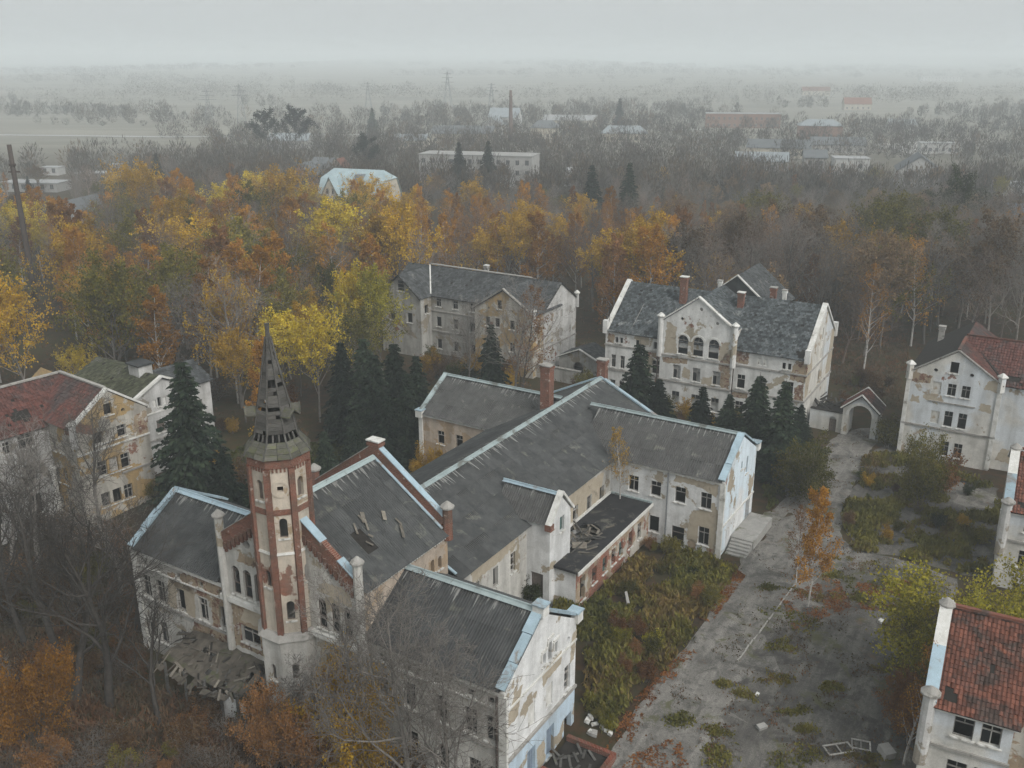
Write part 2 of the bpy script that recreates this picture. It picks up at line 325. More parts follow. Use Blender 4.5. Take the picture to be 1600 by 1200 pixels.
# ------------------------------------------------------------------ ground, yard, paths
def axis(segs):
    out = []
    for a, b, st in segs: out += list(np.arange(a, b, st))
    return out + [segs[-1][1]]
def ground_mat():
    m, t, b = mat_new('autumn_ground', .97, .1); n = N(t)
    g = n.add('ShaderNodeNewGeometry').outputs['Position']
    a = n.noise(g, .06, 8, .65, .4); c = n.noise(g, .9, 6, .65, .2); d = n.noise(g, .011, 7, .6, .5, (5, 9, 0), (.55, 1.5, 1))
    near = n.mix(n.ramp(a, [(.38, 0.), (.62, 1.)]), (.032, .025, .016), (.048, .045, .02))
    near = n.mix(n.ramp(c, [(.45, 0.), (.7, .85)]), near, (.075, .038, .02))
    far = n.mix(n.ramp(d, [(.36, 0.), (.5, .5), (.66, 1.)]), (.17, .162, .135), (.255, .24, .20))  # pale greyish field tones put some of the haze into the colour
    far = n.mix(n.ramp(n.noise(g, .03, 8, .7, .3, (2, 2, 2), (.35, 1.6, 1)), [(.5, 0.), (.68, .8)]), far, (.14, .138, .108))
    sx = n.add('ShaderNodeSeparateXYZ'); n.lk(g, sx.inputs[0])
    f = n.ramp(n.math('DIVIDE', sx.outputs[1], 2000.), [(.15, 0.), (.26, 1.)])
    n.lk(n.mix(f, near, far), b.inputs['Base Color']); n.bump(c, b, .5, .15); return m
def build_ground():
    xs = axis([(-5000, -1200, 400), (-1200, -240, 120), (-240, 240, 4), (240, 1200, 120), (1200, 5000, 400)])
    ys = axis([(-120, 20, 20), (20, 180, 4), (180, 300, 20), (300, 1200, 60), (1200, 7000, 290)])
    nx = len(xs); v = [(x, y, gz(x, y)) for y in ys for x in xs]
    f = [(j * nx + i, j * nx + i + 1, (j + 1) * nx + i + 1, (j + 1) * nx + i) for j in range(len(ys) - 1) for i in range(nx - 1)]
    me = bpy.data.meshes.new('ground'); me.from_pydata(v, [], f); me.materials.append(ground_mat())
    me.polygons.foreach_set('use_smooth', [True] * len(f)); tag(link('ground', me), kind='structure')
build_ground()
def wobble(poly, step=.8, amp=.35, seed=0):
    rg = random.Random(seed); out = []
    for i, p in enumerate(poly):
        q = poly[(i + 1) % len(poly)]; k = max(1, int((Vector(q) - Vector(p)).length / step))
        for j in range(k):
            t = j / k; x, y = p[0] + (q[0] - p[0]) * t, p[1] + (q[1] - p[1]) * t
            nn = mnoise.noise_vector(Vector((x * .35, y * .35, seed)))
            out.append((x + nn.x * amp * 2.2 + rg.uniform(-1, 1) * amp * .35, y + nn.y * amp * 2.2 + rg.uniform(-1, 1) * amp * .35))
    return out
def inside(p, poly):
    x, y = p[0], p[1]; c = False; j = len(poly) - 1
    for i in range(len(poly)):
        xi, yi = poly[i][0], poly[i][1]; xj, yj = poly[j][0], poly[j][1]
        if (yi > y) != (yj > y) and x < (xj - xi) * (y - yi) / (yj - yi) + xi: c = not c
        j = i
    return c
def sheet(name, poly, lift, mat, step=3.0, kind='structure'):
    n = len(poly); pts = [Vector((p[0], p[1])) for p in poly]
    x0, x1 = min(p[0] for p in poly), max(p[0] for p in poly); y0, y1 = min(p[1] for p in poly), max(p[1] for p in poly)
    for x in np.arange(x0 + .1, x1, step):
        for y in np.arange(y0 + .1, y1, step):
            if inside((x, y), poly): pts.append(Vector((x, y)))
    vs, es, fs, *_ = delaunay_2d_cdt(pts, [(i, (i + 1) % n) for i in range(n)], [], 1, 1e-4)
    me = bpy.data.meshes.new(name); me.from_pydata([(p.x, p.y, gz(p.x, p.y) + lift) for p in vs], [], fs); me.materials.append(mat)
    return tag(link(name, me), kind=kind)
def asphalt(name, c1, c2, c3, soil, tsoil):
    m, t, b = mat_new(name, .93, .2); n = N(t); g = n.add('ShaderNodeNewGeometry').outputs['Position']
    a = n.noise(g, .16, 7, .68, .8); f = n.noise(g, 1.7, 7, .72, .4); gr = n.noise(g, 13, 4, .7); mid = n.noise(g, .55, 7, .7, .5, (3, 7, 0))
    rt_ = n.add('ShaderNodeMapping'); rt_.inputs['Rotation'].default_value = (0, 0, R(31)); n.lk(g, rt_.inputs[0])
    st = n.noise(rt_.outputs[0], .8, 7, .7, .3, (4, 1, 0), (1.6, .28, 1))
    col = n.mix(n.ramp(a, [(.38, 0.), (.58, 1.)]), c1, c2); col = n.mix(n.ramp(st, [(.45, 0.), (.66, .75)]), col, c3)
    col = n.mix(n.ramp(mid, [(.50, 0.), (.62, .8)]), col, tuple(q * .62 for q in c1))
    col = n.mix(n.ramp(f, [(.54, 0.), (.66, .7)]), col, (.05, .048, .042)); col = n.mix(n.ramp(gr, [(.38, .45), (.58, 0.)]), col, (.04, .04, .037))
    col = n.mix(n.ramp(gr, [(.60, 0.), (.72, .5)]), col, (.28, .275, .26))
    col = n.mix(n.ramp(n.noise(g, .30, 8, .74, .6, (8, 8, 0)), [(.565, 0.), (.63, .8)]), col, (.075, .075, .032))
    col = n.mix(n.ramp(n.noise(g, .42, 8, .76, .5, (1, 6, 0)), [(tsoil, 0.), (tsoil + .07, .8)]), col, soil)
    vo = n.add('ShaderNodeTexVoronoi', feature='DISTANCE_TO_EDGE'); vo.inputs['Scale'].default_value = .22; wv = n.add('ShaderNodeVectorMath', operation='ADD'); n.lk(g, wv.inputs[0]); n.lk(n.noise(g, .5, 6, .7), wv.inputs[1]); n.lk(wv.outputs[0], vo.inputs['Vector'])
    col = n.mix(n.math('MULTIPLY', n.ramp(vo.outputs['Distance'], [(.002, .5), (.008, 0.)]), n.ramp(mid, [(.45, 0.), (.55, 1.)])), col, (.04, .04, .028))
    n.lk(col, b.inputs['Base Color']); n.bump(n.math('ADD', gr, n.math('MULTIPLY', f, 2.)), b, .4, .04); return m
M['dirt'] = asphalt('worn_dark_paving', (.068, .063, .058), (.118, .11, .10), (.20, .187, .165), (.12, .08, .05), .60)
M['asphalt'] = asphalt('cracked_asphalt', (.12, .113, .103), (.20, .188, .17), (.29, .274, .247), (.11, .07, .04), .615); M['concrete'] = varied('old_concrete', (.24, .235, .22), (.33, .32, .30), 1.2, .95, (.13, .13, .09), .58)
def pxpoly(pts): return [tuple(GG(x, y)[:2]) for x, y in pts]
YARD = pxpoly([(930, 1330), (950, 1190), (985, 1105), (1040, 1050), (1072, 1015), (1100, 965), (1135, 905), (1165, 868), (1195, 838), (1190, 800), (1215, 790), (1262, 745), (1290, 715), (1296, 690), (1322, 672), (1366, 668), (1372, 690), (1345, 722), (1330, 775), (1312, 830), (1330, 862), (1390, 872), (1445, 885), (1500, 905), (1490, 935), (1440, 950), (1408, 985), (1398, 1060), (1420, 1120), (1425, 1200), (1425, 1330)])
sheet('yard_pavement', wobble(YARD, .7, .30, 3), .03, M['asphalt'])
DIRT = pxpoly([(1100, 1330), (1110, 1160), (1150, 1085), (1175, 1020), (1215, 965), (1262, 935), (1320, 880), (1390, 880), (1480, 905), (1480, 930), (1436, 948), (1404, 985), (1394, 1060), (1416, 1120), (1420, 1200), (1420, 1330)])
sheet('worn_yard', wobble(DIRT, .6, .55, 8), .036, M['dirt'])
SIDE = pxpoly([(1420, 745), (1455, 742), (1500, 752), (1560, 775), (1555, 800), (1510, 792), (1470, 775), (1430, 765)])
sheet('side_path', wobble(SIDE, .7, .3, 5), .034, M['asphalt'])
ROAD = [(-700, 640), (-330, 560), (-190, 540), (-60, 560), (120, 600), (120, 606), (-60, 567), (-190, 547), (-330, 567), (-700, 648)]
sheet('country_road', ROAD, .3, varied('pale_road', (.36, .36, .35), (.44, .44, .43), .02, .9, None, .6, 0, 0, 0), 60)
LOT = pxpoly([(1360, 226), (1440, 222), (1500, 238), (1430, 243)])
sheet('gravel_lot', LOT, .3, varied('pale_gravel', (.34, .33, .31), (.42, .41, .39), .05, .9, None, .6, 0, 0, 0), 30)
# ------------------------------------------------------------------ building kit
def clip(poly, outline):
    out = poly
    for i in range(len(outline)):
        a, b_ = outline[i], outline[(i + 1) % len(outline)]; src = out; out = []
        if not src: return []
        side = lambda p: (b_[0] - a[0]) * (p[1] - a[1]) - (b_[1] - a[1]) * (p[0] - a[0])
        for j, p in enumerate(src):
            q = src[(j + 1) % len(src)]; sp, sq = side(p), side(q)
            if sp >= -1e-9: out.append(p)
            if (sp > 1e-9 and sq < -1e-9) or (sp < -1e-9 and sq > 1e-9):
                t = sp / (sp - sq); out.append((p[0] + (q[0] - p[0]) * t, p[1] + (q[1] - p[1]) * t))
    return out
_win = {}
def contour(w, h, shape):
    """opening outline, centred on s = 0, sill at t = 0, counter-clockwise from outside"""
    if shape == 'r': return [(-w / 2, 0), (w / 2, 0), (w / 2, h), (-w / 2, h)]
    if shape == 'o': return [(w / 2 * math.cos(a), h / 2 + h / 2 * math.sin(a)) for a in [2 * math.pi * k / 16 for k in range(16)]]
    sp = h - w / 2
    return [(-w / 2, 0), (w / 2, 0)] + [(w / 2 * math.cos(a), sp + w / 2 * math.sin(a)) for a in [math.pi * k / 10 for k in range(11)]]
def window_meshes(w, h, shape, kind, fm):
    key = (round(w, 2), round(h, 2), shape, kind, fm)
    if key in _win: return _win[key]
    b = MB(); y0, y1 = .16, .24; t = .05; w2 = w / 2
    sp = h - w2 if shape == 'a' else h
    if kind in ('cross', 'glazed', 'half', 'bars', 'arch'):
        b.box(-w2, -w2 + t, y0, y1, 0, sp); b.box(w2 - t, w2, y0, y1, 0, sp); b.box(-w2 + t, w2 - t, y0, y1, 0, t)
        if shape == 'r': b.box(-w2 + t, w2 - t, y0, y1, h - t, h)
        else:
            for k in range(8):
                a0, a1 = math.pi * k / 8, math.pi * (k + 1) / 8
                for r0 in (w2 - t,):
                    q = [((r0 if i in (0, 3) else w2) * math.cos(a1 if i > 1 else a0), sp + (r0 if i in (0, 3) else w2) * math.sin(a1 if i > 1 else a0)) for i in range(4)]
                    b.poly([(x, y0, z) for x, z in q]); 
        tz = h * .66 if shape == 'r' else sp
        b.box(-w2 + t, w2 - t, y0 + .002, y1 - .002, tz - .035, tz + .035)
        if kind in ('cross', 'glazed'): b.box(-.03, .03, y0 + .004, y1 - .004, t, (h - t) if shape == 'r' else h - .05)
        if kind == 'half': b.box(-.03, .03, y0 + .004, y1 - .004, tz, h - t)
        if kind == 'bars' or kind == 'arch':
            for q in (.33,): b.box(-w2 + t, w2 - t, y0 + .003, y1 - .003, tz * .45 - .04, tz * .45 + .04)
            if kind == 'arch':
                b.box(-.03, .03, y0 + .004, y1 - .004, sp, h - .05)
    elif kind == 'board':
        k = max(3, int(w / .2))
        for i in range(k):
            b.box(-w2 + w * i / k + .006, -w2 + w * (i + 1) / k - .006, .2 + .01 * (i % 3), .25, 0, sp if shape == 'a' else h)
    elif kind == 'blind': b.box(-w2, w2, .10, .2, 0, h)
    else:                                                    # an empty opening keeps a broken strip of frame
        b.box(-w2, -w2 + t * .8, y0, y1, 0, sp); b.box(-w2 + t, w2 - t, y0, y1, 0, t)
    fr = b.mesh('window', M[fm])
    p = None
    if kind in ('glazed', 'half', 'cross', 'arch'):
        b = MB(); tz = h * .66 if shape == 'r' else sp
        if kind == 'glazed': b.poly([(x, .205, z) for x, z in contour(w - .1, h - .05, shape)])
        elif kind == 'half': b.poly([(-w2, .205, tz), (w2, .205, tz), (w2, .205, h - .03), (-w2, .205, h - .03)])
        elif kind == 'cross': b.poly([(-w2, .205, .05), (0, .205, .05), (0, .205, tz), (-w2, .205, tz)])
        else: b.poly([(-w2, .205, .05), (w2, .205, .05), (w2, .205, tz * .45), (-w2, .205, tz * .45)])
        p = b.mesh('pane', M['glass'])
    b = MB(); b.box(-w2 - .12, w2 + .12, -.12, .14, -.10, -.005); sl = b.mesh('sill', M['trim'])
    _win[key] = (fr, p, sl); return _win[key]
class Bld:
    def __init__(s, name, label, cat, origin, th, group=None):
        s.root = thing(name, label, cat, origin, R(th), group); s.th = th; s.o = Vector(origin); s.foot = []
    def world(s, x, y, z=0):
        c, sn = math.cos(R(s.th)), math.sin(R(s.th))
        return Vector((s.o.x + x * c - y * sn, s.o.y + x * sn + y * c, s.o.z + z))
    def footprint(s, x0, x1, y0, y1, m=1.0):
        FOOT.append([tuple(s.world(x, y)[:2]) for x, y in ((x0 - m, y0 - m), (x1 + m, y0 - m), (x1 + m, y1 + m), (x0 - m, y1 + m))])
    def wall(s, mb, O, ang, outline, ops=(), depth=.34, mi=0, fm='frame', sill=True, surround=None):
        """one wall: outline in (along, up), real openings with reveals, a window object in each"""
        ex = (math.cos(ang), math.sin(ang)); iy = (-ex[1], ex[0])
        P = lambda a, t, d=0: (O[0] + ex[0] * a + iy[0] * d, O[1] + ex[1] * a + iy[1] * d, t)
        S = sorted({p[0] for p in outline} | {q for o in ops for q in (o[0] - o[2] / 2, o[0] + o[2] / 2)})
        T = sorted({p[1] for p in outline} | {q for o in ops for q in (o[1], o[1] + o[3])})
        for i in range(len(S) - 1):
            run = None
            for j in range(len(T) - 1):
                cs, ct = (S[i] + S[i + 1]) / 2, (T[j] + T[j + 1]) / 2
                if any(abs(cs - o[0]) < o[2] / 2 and o[1] < ct < o[1] + o[3] for o in ops):
                    if run is not None: s._cell(mb, P, S[i], S[i + 1], run, T[j], outline, mi); run = None
                elif run is None: run = T[j]
            if run is not None: s._cell(mb, P, S[i], S[i + 1], run, T[-1], outline, mi)
        for o in ops:
            a, t0, w, h, sh, kind = o[:6]; c = [(a + p, t0 + q) for p, q in contour(w, h, sh)]
            if sh in 'ao':
                R_ = w / 2; cz = t0 + h - w / 2
                for q0, cs in ((0, (a + R_, t0 + h)), (1, (a - R_, t0 + h))) + (((2, (a - R_, t0)), (3, (a + R_, t0))) if sh == 'o' else ()):
                    arc = [(a + R_ * math.cos(math.pi / 2 * (q0 + k / 5)), cz + R_ * math.sin(math.pi / 2 * (q0 + k / 5))) for k in range(6)]
                    for k in range(5): mb.poly([P(*cs), P(*arc[k]), P(*arc[k + 1])][::-1], mi)
            for k in range(len(c)):
                p, q = c[k], c[(k + 1) % len(c)]
                mb.poly([P(*p), P(*q), P(*q, depth), P(*p, depth)], mi)
            if kind:
                fr, pn, sl = window_meshes(w, h, sh, kind, o[6] if len(o) > 6 else fm)
                Mx = Matrix.Translation(P(a, t0)) @ Matrix.Rotation(ang, 4, 'Z')
                wo_ = link('window', fr, s.root, Mx)
                if pn is not None: link('pane', pn, wo_)
                if sill and sh != 'o' and kind != 'blind': link('sill', sl, wo_)
    def _cell(s, mb, P, s0, s1, t0, t1, outline, mi):
        q = clip([(s0, t0), (s1, t0), (s1, t1), (s0, t1)], outline)
        if len(q) > 2: mb.poly([P(*p) for p in q], mi)
    def shell(s, x0, x1, y0, y1, zb, ze, zr, ridge, ops, mat, name='wall', fm='frame', smi={}):
        """four walls of a gabled block; ops: dict side -> openings (along measured in building coordinates)"""
        mb = MB(); s.footprint(x0, x1, y0, y1)
        for side, O, ang, Wd, g in (('front', (x0, y0), 0, x1 - x0, False), ('right', (x1, y0), math.pi / 2, y1 - y0, True), ('back', (x1, y1), math.pi, x1 - x0, False), ('left', (x0, y1), -math.pi / 2, y1 - y0, True)):
            if ridge == 'y': g = not g
            out = [(0, zb), (Wd, zb), (Wd, ze)] + ([(Wd / 2, zr)] if g and zr > ze else []) + [(0, ze)]
            oo = []
            for o in ops.get(side, ()):
                a = {'front': o[0] - x0, 'right': o[0] - y0, 'back': x1 - o[0], 'left': y1 - o[0]}[side]; oo.append((a,) + tuple(o[1:]))
            s.wall(mb, O, ang, out, oo, fm=fm, mi=smi.get(side, 0))
        if x1 - x0 > 4 and y1 - y0 > 4 and ze - zb > 3:      # dark box added inside; its colour stands in for room shade
            c = MB(); i = 1.3; c.box(x0 + i, x1 - i, y0 + i, y1 - i, zb, ze - .3); c.build('dark_core', [M['deck']], s.root)
        return mb.build(name, mat if isinstance(mat, list) else [mat], s.root)
    def roof(s, x0, x1, y0, y1, ze, zr, ridge, cover, mats, over=.3, name='roof', verge=0.0, sides=(0, 1), holes=(), sh=(1.13, 1.8), ts=(.28, .34), sheetmat='sheet', sh2=(2.4, 2.8)):
        """two slopes over a block: a deck, and on it separate sheets or a coat of tiles"""
        rise = zr - ze
        if ridge == 'x': half = (y1 - y0) / 2; A = [((x0 - verge, y0), 0, x1 - x0 + 2 * verge), ((x1 + verge, y1), math.pi, x1 - x0 + 2 * verge)]
        else: half = (x1 - x0) / 2; A = [((x0, y1 + verge), -math.pi / 2, y1 - y0 + 2 * verge), ((x1, y0 - verge), math.pi / 2, y1 - y0 + 2 * verge)]
        sl = math.hypot(half, rise); dr = rise / half; res = []
        deck = MB(); objs = []
        for (O, ang, Wd) in A:
            ex = Vector((math.cos(ang), math.sin(ang), 0)); iy = Vector((-ex.y, ex.x, 0))
            es = (iy * half + Vector((0, 0, rise))).normalized(); nn = ex.cross(es)
            P0 = Vector((O[0], O[1], ze + .06)) - es * over; Ls = sl + over
            for dz, flip in ((0, 0), (-.1, 1)):
                q = [P0 + nn * dz, P0 + ex * Wd + nn * dz, P0 + ex * Wd + es * Ls + nn * dz, P0 + es * Ls + nn * dz]; deck.poly(q[::-1] if flip else q)
            q = [P0 - nn * .1, P0 + ex * Wd - nn * .1, P0 + ex * Wd, P0]; deck.poly(q)
            for k in (0, Wd):
                e0 = P0 + ex * k; deck.poly([e0, e0 + es * Ls, e0 + es * Ls - nn * .1, e0 - nn * .1])
            objs.append((P0, ex, es, nn, Wd, Ls))
        rf = deck.build(name, [M['deck']], s.root)
        for si in sides:
            P0, ex, es, nn, Wd, Ls = objs[si]
            if cover == 'sheet': s.sheets(rf, P0, ex, es, nn, Wd, Ls, sh if si == sides[0] else sh2, sheetmat, holes if si == sides[0] else ())
            else: s.tiles(rf, P0, ex, es, nn, Wd, Ls, ts, cover, mats, holes if si == sides[0] else ())
        return rf, objs
    def sheets(s, rf, P0, ex, es, nn, Wd, Ls, sh, mat, holes):
        nc = max(1, round(Wd / sh[0])); nr = max(1, round(Ls / sh[1])); w, l = Wd / nc, Ls / nr
        me = corr_mesh(w + .06, l + .12, mat); top = corr_mesh(w + .06, l + .12, mat + 'top'); rg = random.Random(int(Wd * 100 + Ls * 7))
        for j in range(nr):
            for i in range(nc):
                c, r_ = (i + .5) * w, (j + .5) * l
                if any(abs(c - h[0]) < h[2] and abs(r_ - h[1]) < h[3] for h in holes): continue
                p = P0 + ex * (i * w - .03) + es * (j * l - .1) + nn * (.05 + .004 * (i % 2) + rg.uniform(0, .006))
                t = rg.uniform(.004, .026); e2 = (es - nn * t).normalized(); n2 = ex.cross(e2)
                Mx = Matrix(((ex.x, e2.x, n2.x, p.x), (ex.y, e2.y, n2.y, p.y), (ex.z, e2.z, n2.z, p.z), (0, 0, 0, 1))) @ Matrix.Rotation(rg.uniform(-.008, .008), 4, 'Z')
                link('roof_sheet', top if j == nr - 1 else me, rf, Mx)
    def tiles(s, rf, P0, ex, es, nn, Wd, Ls, ts, cover, mat, holes):
        b = MB(); rg = random.Random(int(Wd * 100 + Ls * 13)); nc = int(Wd / ts[0]); nr = int(Ls / ts[1]); w, l = Wd / nc, Ls / nr
        for j in range(nr):
            for i in range(nc):
                off = (w / 2 if (cover == 'slate' and j % 2) else 0)
                c, r_ = i * w + off, j * l
                if c + w > Wd + .01: continue
                if any(((c - h[0]) / h[2]) ** 2 + ((r_ - h[1]) / h[3]) ** 2 < 1 + rg.uniform(-.3, .3) for h in holes): continue
                if rg.random() < .008: continue
                z0 = .075 + rg.uniform(-.022, .022) + (.02 if rg.random() < .05 else 0); z1 = z0 - .05
                o = P0 + ex * (c + rg.uniform(-.018, .018)) + es * (r_ - .05 + rg.uniform(-.03, .02)); rr = rg.random(); g = .012
                if cover == 'slate':
                    b.poly([o + ex * g + nn * z0, o + ex * (w - g) + nn * (z0 + rg.uniform(-.012, .012)), o + ex * (w - g) + es * l * 1.15 + nn * z1, o + ex * g + es * l * 1.15 + nn * z1], 0, rr)
                else:
                    prof = ((0, 0), (.36, .055), (.72, .02), (1.0, .0)); L1 = l * 1.15
                    for a, c_ in zip(prof, prof[1:]):
                        b.poly([o + ex * w * a[0] + nn * (z0 + a[1]), o + ex * w * c_[0] + nn * (z0 + c_[1]), o + ex * w * c_[0] + es * L1 + nn * (z1 + c_[1]), o + ex * w * a[0] + es * L1 + nn * (z1 + a[1])], 0, rr)
                    b.poly([o + nn * (z0 - .03), o + ex * w + nn * (z0 - .03), o + ex * w * .72 + nn * (z0 + .02), o + ex * w * .36 + nn * (z0 + .055)], 0, rr)
        tag(b.build('roof_tiles' if cover == 'tile' else 'roof_slates', [mat], rf), kind='stuff')
    def patch(s, O, ang, pts, ops, mat, name='bare_patch', seed=1, amp=.16, off=-.007):
        """a ragged patch where the plaster has come off, cut around the openings"""
        ex = (math.cos(ang), math.sin(ang)); iy = (-ex[1], ex[0]); pl = [(x + .13 * mnoise.noise(Vector((x * 2.3, y * 2.3, seed))) + .07 * mnoise.noise(Vector((x * 6, y * 6, seed))), y + .16 * mnoise.noise(Vector((x * 2.3, y * 2.3, seed + 9))) + .08 * mnoise.noise(Vector((x * 6, y * 6, seed + 5)))) for x, y in wobble(pts, .13, amp, seed)]; n = len(pl); V_ = [Vector(p) for p in pl]; E_ = [(i, (i + 1) % n) for i in range(n)]; H_ = []
        for o in ops:
            r = [(o[0] - o[2] / 2 - .02, o[1] - .12), (o[0] + o[2] / 2 + .02, o[1] - .12), (o[0] + o[2] / 2 + .02, o[1] + o[3]), (o[0] - o[2] / 2 - .02, o[1] + o[3])]; k = len(V_); V_ += [Vector(p) for p in r]; E_ += [(k, k + 1), (k + 1, k + 2), (k + 2, k + 3), (k + 3, k)]; H_.append(r)
        vs, es, fs, *_ = delaunay_2d_cdt(V_, E_, [], 0, 1e-5); m = MB()
        for f in fs:
            c = sum((vs[i] for i in f), Vector((0, 0))) / len(f)
            if inside(c, pl) and not any(inside(c, h) for h in H_): m.poly([(O[0] + ex[0] * vs[i].x + iy[0] * off, O[1] + ex[1] * vs[i].x + iy[1] * off, vs[i].y) for i in f])
        return m.build(name, [M[mat]], s.root)
    def part(s, name, mb, mat, smooth=False): return mb.build(name, mat if isinstance(mat, list) else [mat], s.root, smooth)
    def strip(s, name, a, b, w, h, mat, up=(0, 0, 1)):
        m = MB(); m.beam(a, b, w, h, 0, None, up); return s.part(name, m, mat)
    def box(s, name, x0, x1, y0, y1, z0, z1, mat):
        m = MB(); m.box(x0, x1, y0, y1, z0, z1); return s.part(name, m, mat)
    def chimney(s, x, y, z0, z1, w=.7, d=.55, mat='brick', cap='trimdark'):
        m = MB(); m.box(x - w / 2, x + w / 2, y - d / 2, y + d / 2, z0, z1 - .35); m.box(x - w / 2 - .07, x + w / 2 + .07, y - d / 2 - .07, y + d / 2 + .07, z1 - .35, z1 - .12)
        m.box(x - w / 2 - .02, x + w / 2 + .02, y - d / 2 - .02, y + d / 2 + .02, z1 - .12, z1)
        c = s.part('chimney', m, M[mat]); m = MB(); m.box(x - w / 2 - .1, x + w / 2 + .1, y - d / 2 - .1, y + d / 2 + .1, z1, z1 + .1)
        m.build('chimney_cap', [M[cap]], c); return c
    def column(s, name, x, y, z0, z1, r, mat, capmat, n=8):
        m = MB(); m.tube([(x, y, z0), (x, y, z1 - .55)], [r * 1.06, r], n); c = s.part(name, m, mat)
        m = MB(); m.tube([(x, y, z1 - .55), (x, y, z1 - .47), (x, y, z1 - .35), (x, y, z1)], [r * 1.15, r * 1.5, r * 1.5, r * .25], n); m.build('cap', [capmat], c); return c
    def verge(s, name, p0, p1, w, h, mat): return s.strip(name, p0, p1, w, h, mat)
_corr = {}
def corr_mesh(w, l, mat):
    k = (round(w, 3), round(l, 3), mat)
    if k in _corr: return _corr[k]
    n = max(4, round(w / .19)) * 3; b = MB()
    P = [(w * i / n, .028 * math.sin(2 * math.pi * i / 3)) for i in range(n + 1)]
    for i in range(n): b.poly([(P[i][0], 0, P[i][1]), (P[i + 1][0], 0, P[i + 1][1]), (P[i + 1][0], l, P[i + 1][1]), (P[i][0], l, P[i][1])])
    _corr[k] = b.mesh('roof_sheet', M[mat]); return _corr[k]
FOOT = []
# ------------------------------------------------------------------ the church with its wings
Z0 = -1.9
ch = Bld('church', 'derelict church with octagonal brick tower, wooden spire and grey corrugated roofs', 'church', CH_O, CH_TH)
rt = ch.root
up = [(x, 3.45, .95, 1.85, 'r', k) for x, k in ((-15.45, 'glazed'), (-13.9, 'glazed'), (-11.7, 'empty'), (-9.3, 'cross'), (-7.15, 'empty'))]
sq = [(x, 6.15, .5, .5, 'r', 'empty') for x in (-15.35, -13.95, -11.7, -9.3, -7.2)]
gr = [(x, -.2, .9, 1.9, 'r', k) for x, k in ((-15.55, 'cross'), (-14.15, 'cross'), (-11.8, 'empty'), (-9.4, 'empty'))]
FW = (.9, 9.6, 7.5, 10.3)
ch.shell(-16.5, -6.0, .9, 9.6, Z0, 7.5, 10.25, 'x', {'front': up + sq + gr, 'left': [(5.2, 3.5, .9, 1.8, 'r', 'cross'), (3, 3.5, .9, 1.8, 'r', 'cross')]}, [M['church']], 'wall')
upr = [(-x, z, w, h, sh, k) for (x, z, w, h, sh, k) in up + sq + gr]
gab = [(5.37, 6.5, .45, .8, 'r', 'empty'), (6.12, 6.35, .45, 1.4, 'r', 'empty'), (6.86, 6.45, .45, .85, 'r', 'empty'), (8.5, 6.25, .5, .5, 'o', None), (8.5, 2.65, .8, 1.95, 'r', 'bars'),
       (3.9, -1.0, 1.0, 2.3, 'r', 'board', 'bluedoor'), (6.3, -1.0, 1.0, 2.3, 'r', 'board', 'bluedoor'), (8.7, -1.5, 1.0, 2.1, 'r', 'empty'), (3.9, 2.95, .85, 1.7, 'r', 'blind', 'trim'), (6.1, 2.95, .85, 1.7, 'r', 'blind', 'trim')]
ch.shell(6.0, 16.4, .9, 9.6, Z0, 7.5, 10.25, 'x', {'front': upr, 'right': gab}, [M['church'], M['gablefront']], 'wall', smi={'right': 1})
rl = [(x, 4.4, .9, 1.45, 'r', k) for x, k in ((-12.7, 'half'), (-10.4, 'half'), (-8.2, 'half'))]
ch.shell(-15.2, -6.4, 35, 43.8, -.3, 7.5, 10.15, 'x', {'front': rl + [(x, .8, .9, 1.6, 'r', 'cross') for x in (-12.7, -10.4, -8.2)]}, [M['pinkish']], 'wall')
rr = [(8.9, 4.5, 1.0, 1.5, 'r', 'cross'), (11.1, 4.5, 1.0, 1.45, 'r', 'half'), (13.45, 4.45, 1.0, 1.5, 'r', 'half'), (15.85, 4.45, 1.0, 1.55, 'r', 'cross'), (13.45, .1, 1.2, 1.95, 'r', 'bars', 'framedark'), (15.85, .9, 1.0, 1.75, 'r', 'cross'), (11.1, .9, 1.0, 1.6, 'r', 'empty')]
ch.shell(6.4, 17.4, 35, 43.8, -.3, 7.5, 10.15, 'x', {'front': rr, 'right': [(39.55, 6.9, .4, .75, 'r', 'empty'), (41.1, 5.9, .55, 1.75, 'a', 'empty'), (42.5, 2.9, .5, .7, 'r', 'empty'), (42.4, .75, 1.2, 2.0, 'r', 'empty'), (36.6, 1.2, .1, .9, 'r', None)]}, [M['rearwing'], M['gableblue']], 'wall', smi={'right': 1})
ms = [(36.1, 3.6, .9, 1.5, 'r', 'empty'), (33.25, 3.55, .9, 1.55, 'r', 'empty'), (30.7, 3.65, .9, 1.55, 'r', 'cross'), (28.1, 3.8, .9, 1.5, 'r', 'half'), (25.6, 3.8, .8, 1.5, 'r', 'empty'), (20.3, 3.95, .7, 1.6, 'r', 'bars'), (17.7, 3.95, .7, 1.7, 'r', 'bars'), (15.2, 3.9, .7, 1.7, 'r', 'empty'), (12.6, 3.9, .7, 1.7, 'r', 'empty'), (15.2, .8, .8, 1.6, 'r', 'empty')]
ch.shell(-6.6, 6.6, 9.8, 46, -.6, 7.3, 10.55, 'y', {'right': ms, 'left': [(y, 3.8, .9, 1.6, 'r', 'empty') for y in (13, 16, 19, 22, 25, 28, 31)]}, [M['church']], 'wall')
fr = [(x, 7.2, .75, 2.2, 'a', 'arch', 'framedark') for x in (-5.0, -3.9, -2.85, 2.8, 3.9, 4.95)] + [(x, 11.1, .62, .62, 'o', None) for x in (-3.65, 3.7)] + \
     [(-4.1, 3.5, 1.75, 1.35, 'r', 'cross'), (4.1, 3.5, 1.2, 1.5, 'r', 'cross'), (-4.3, -.2, 1.3, 1.6, 'r', 'empty'), (4.1, -.4, 1.0, 2.0, 'r', 'empty')]
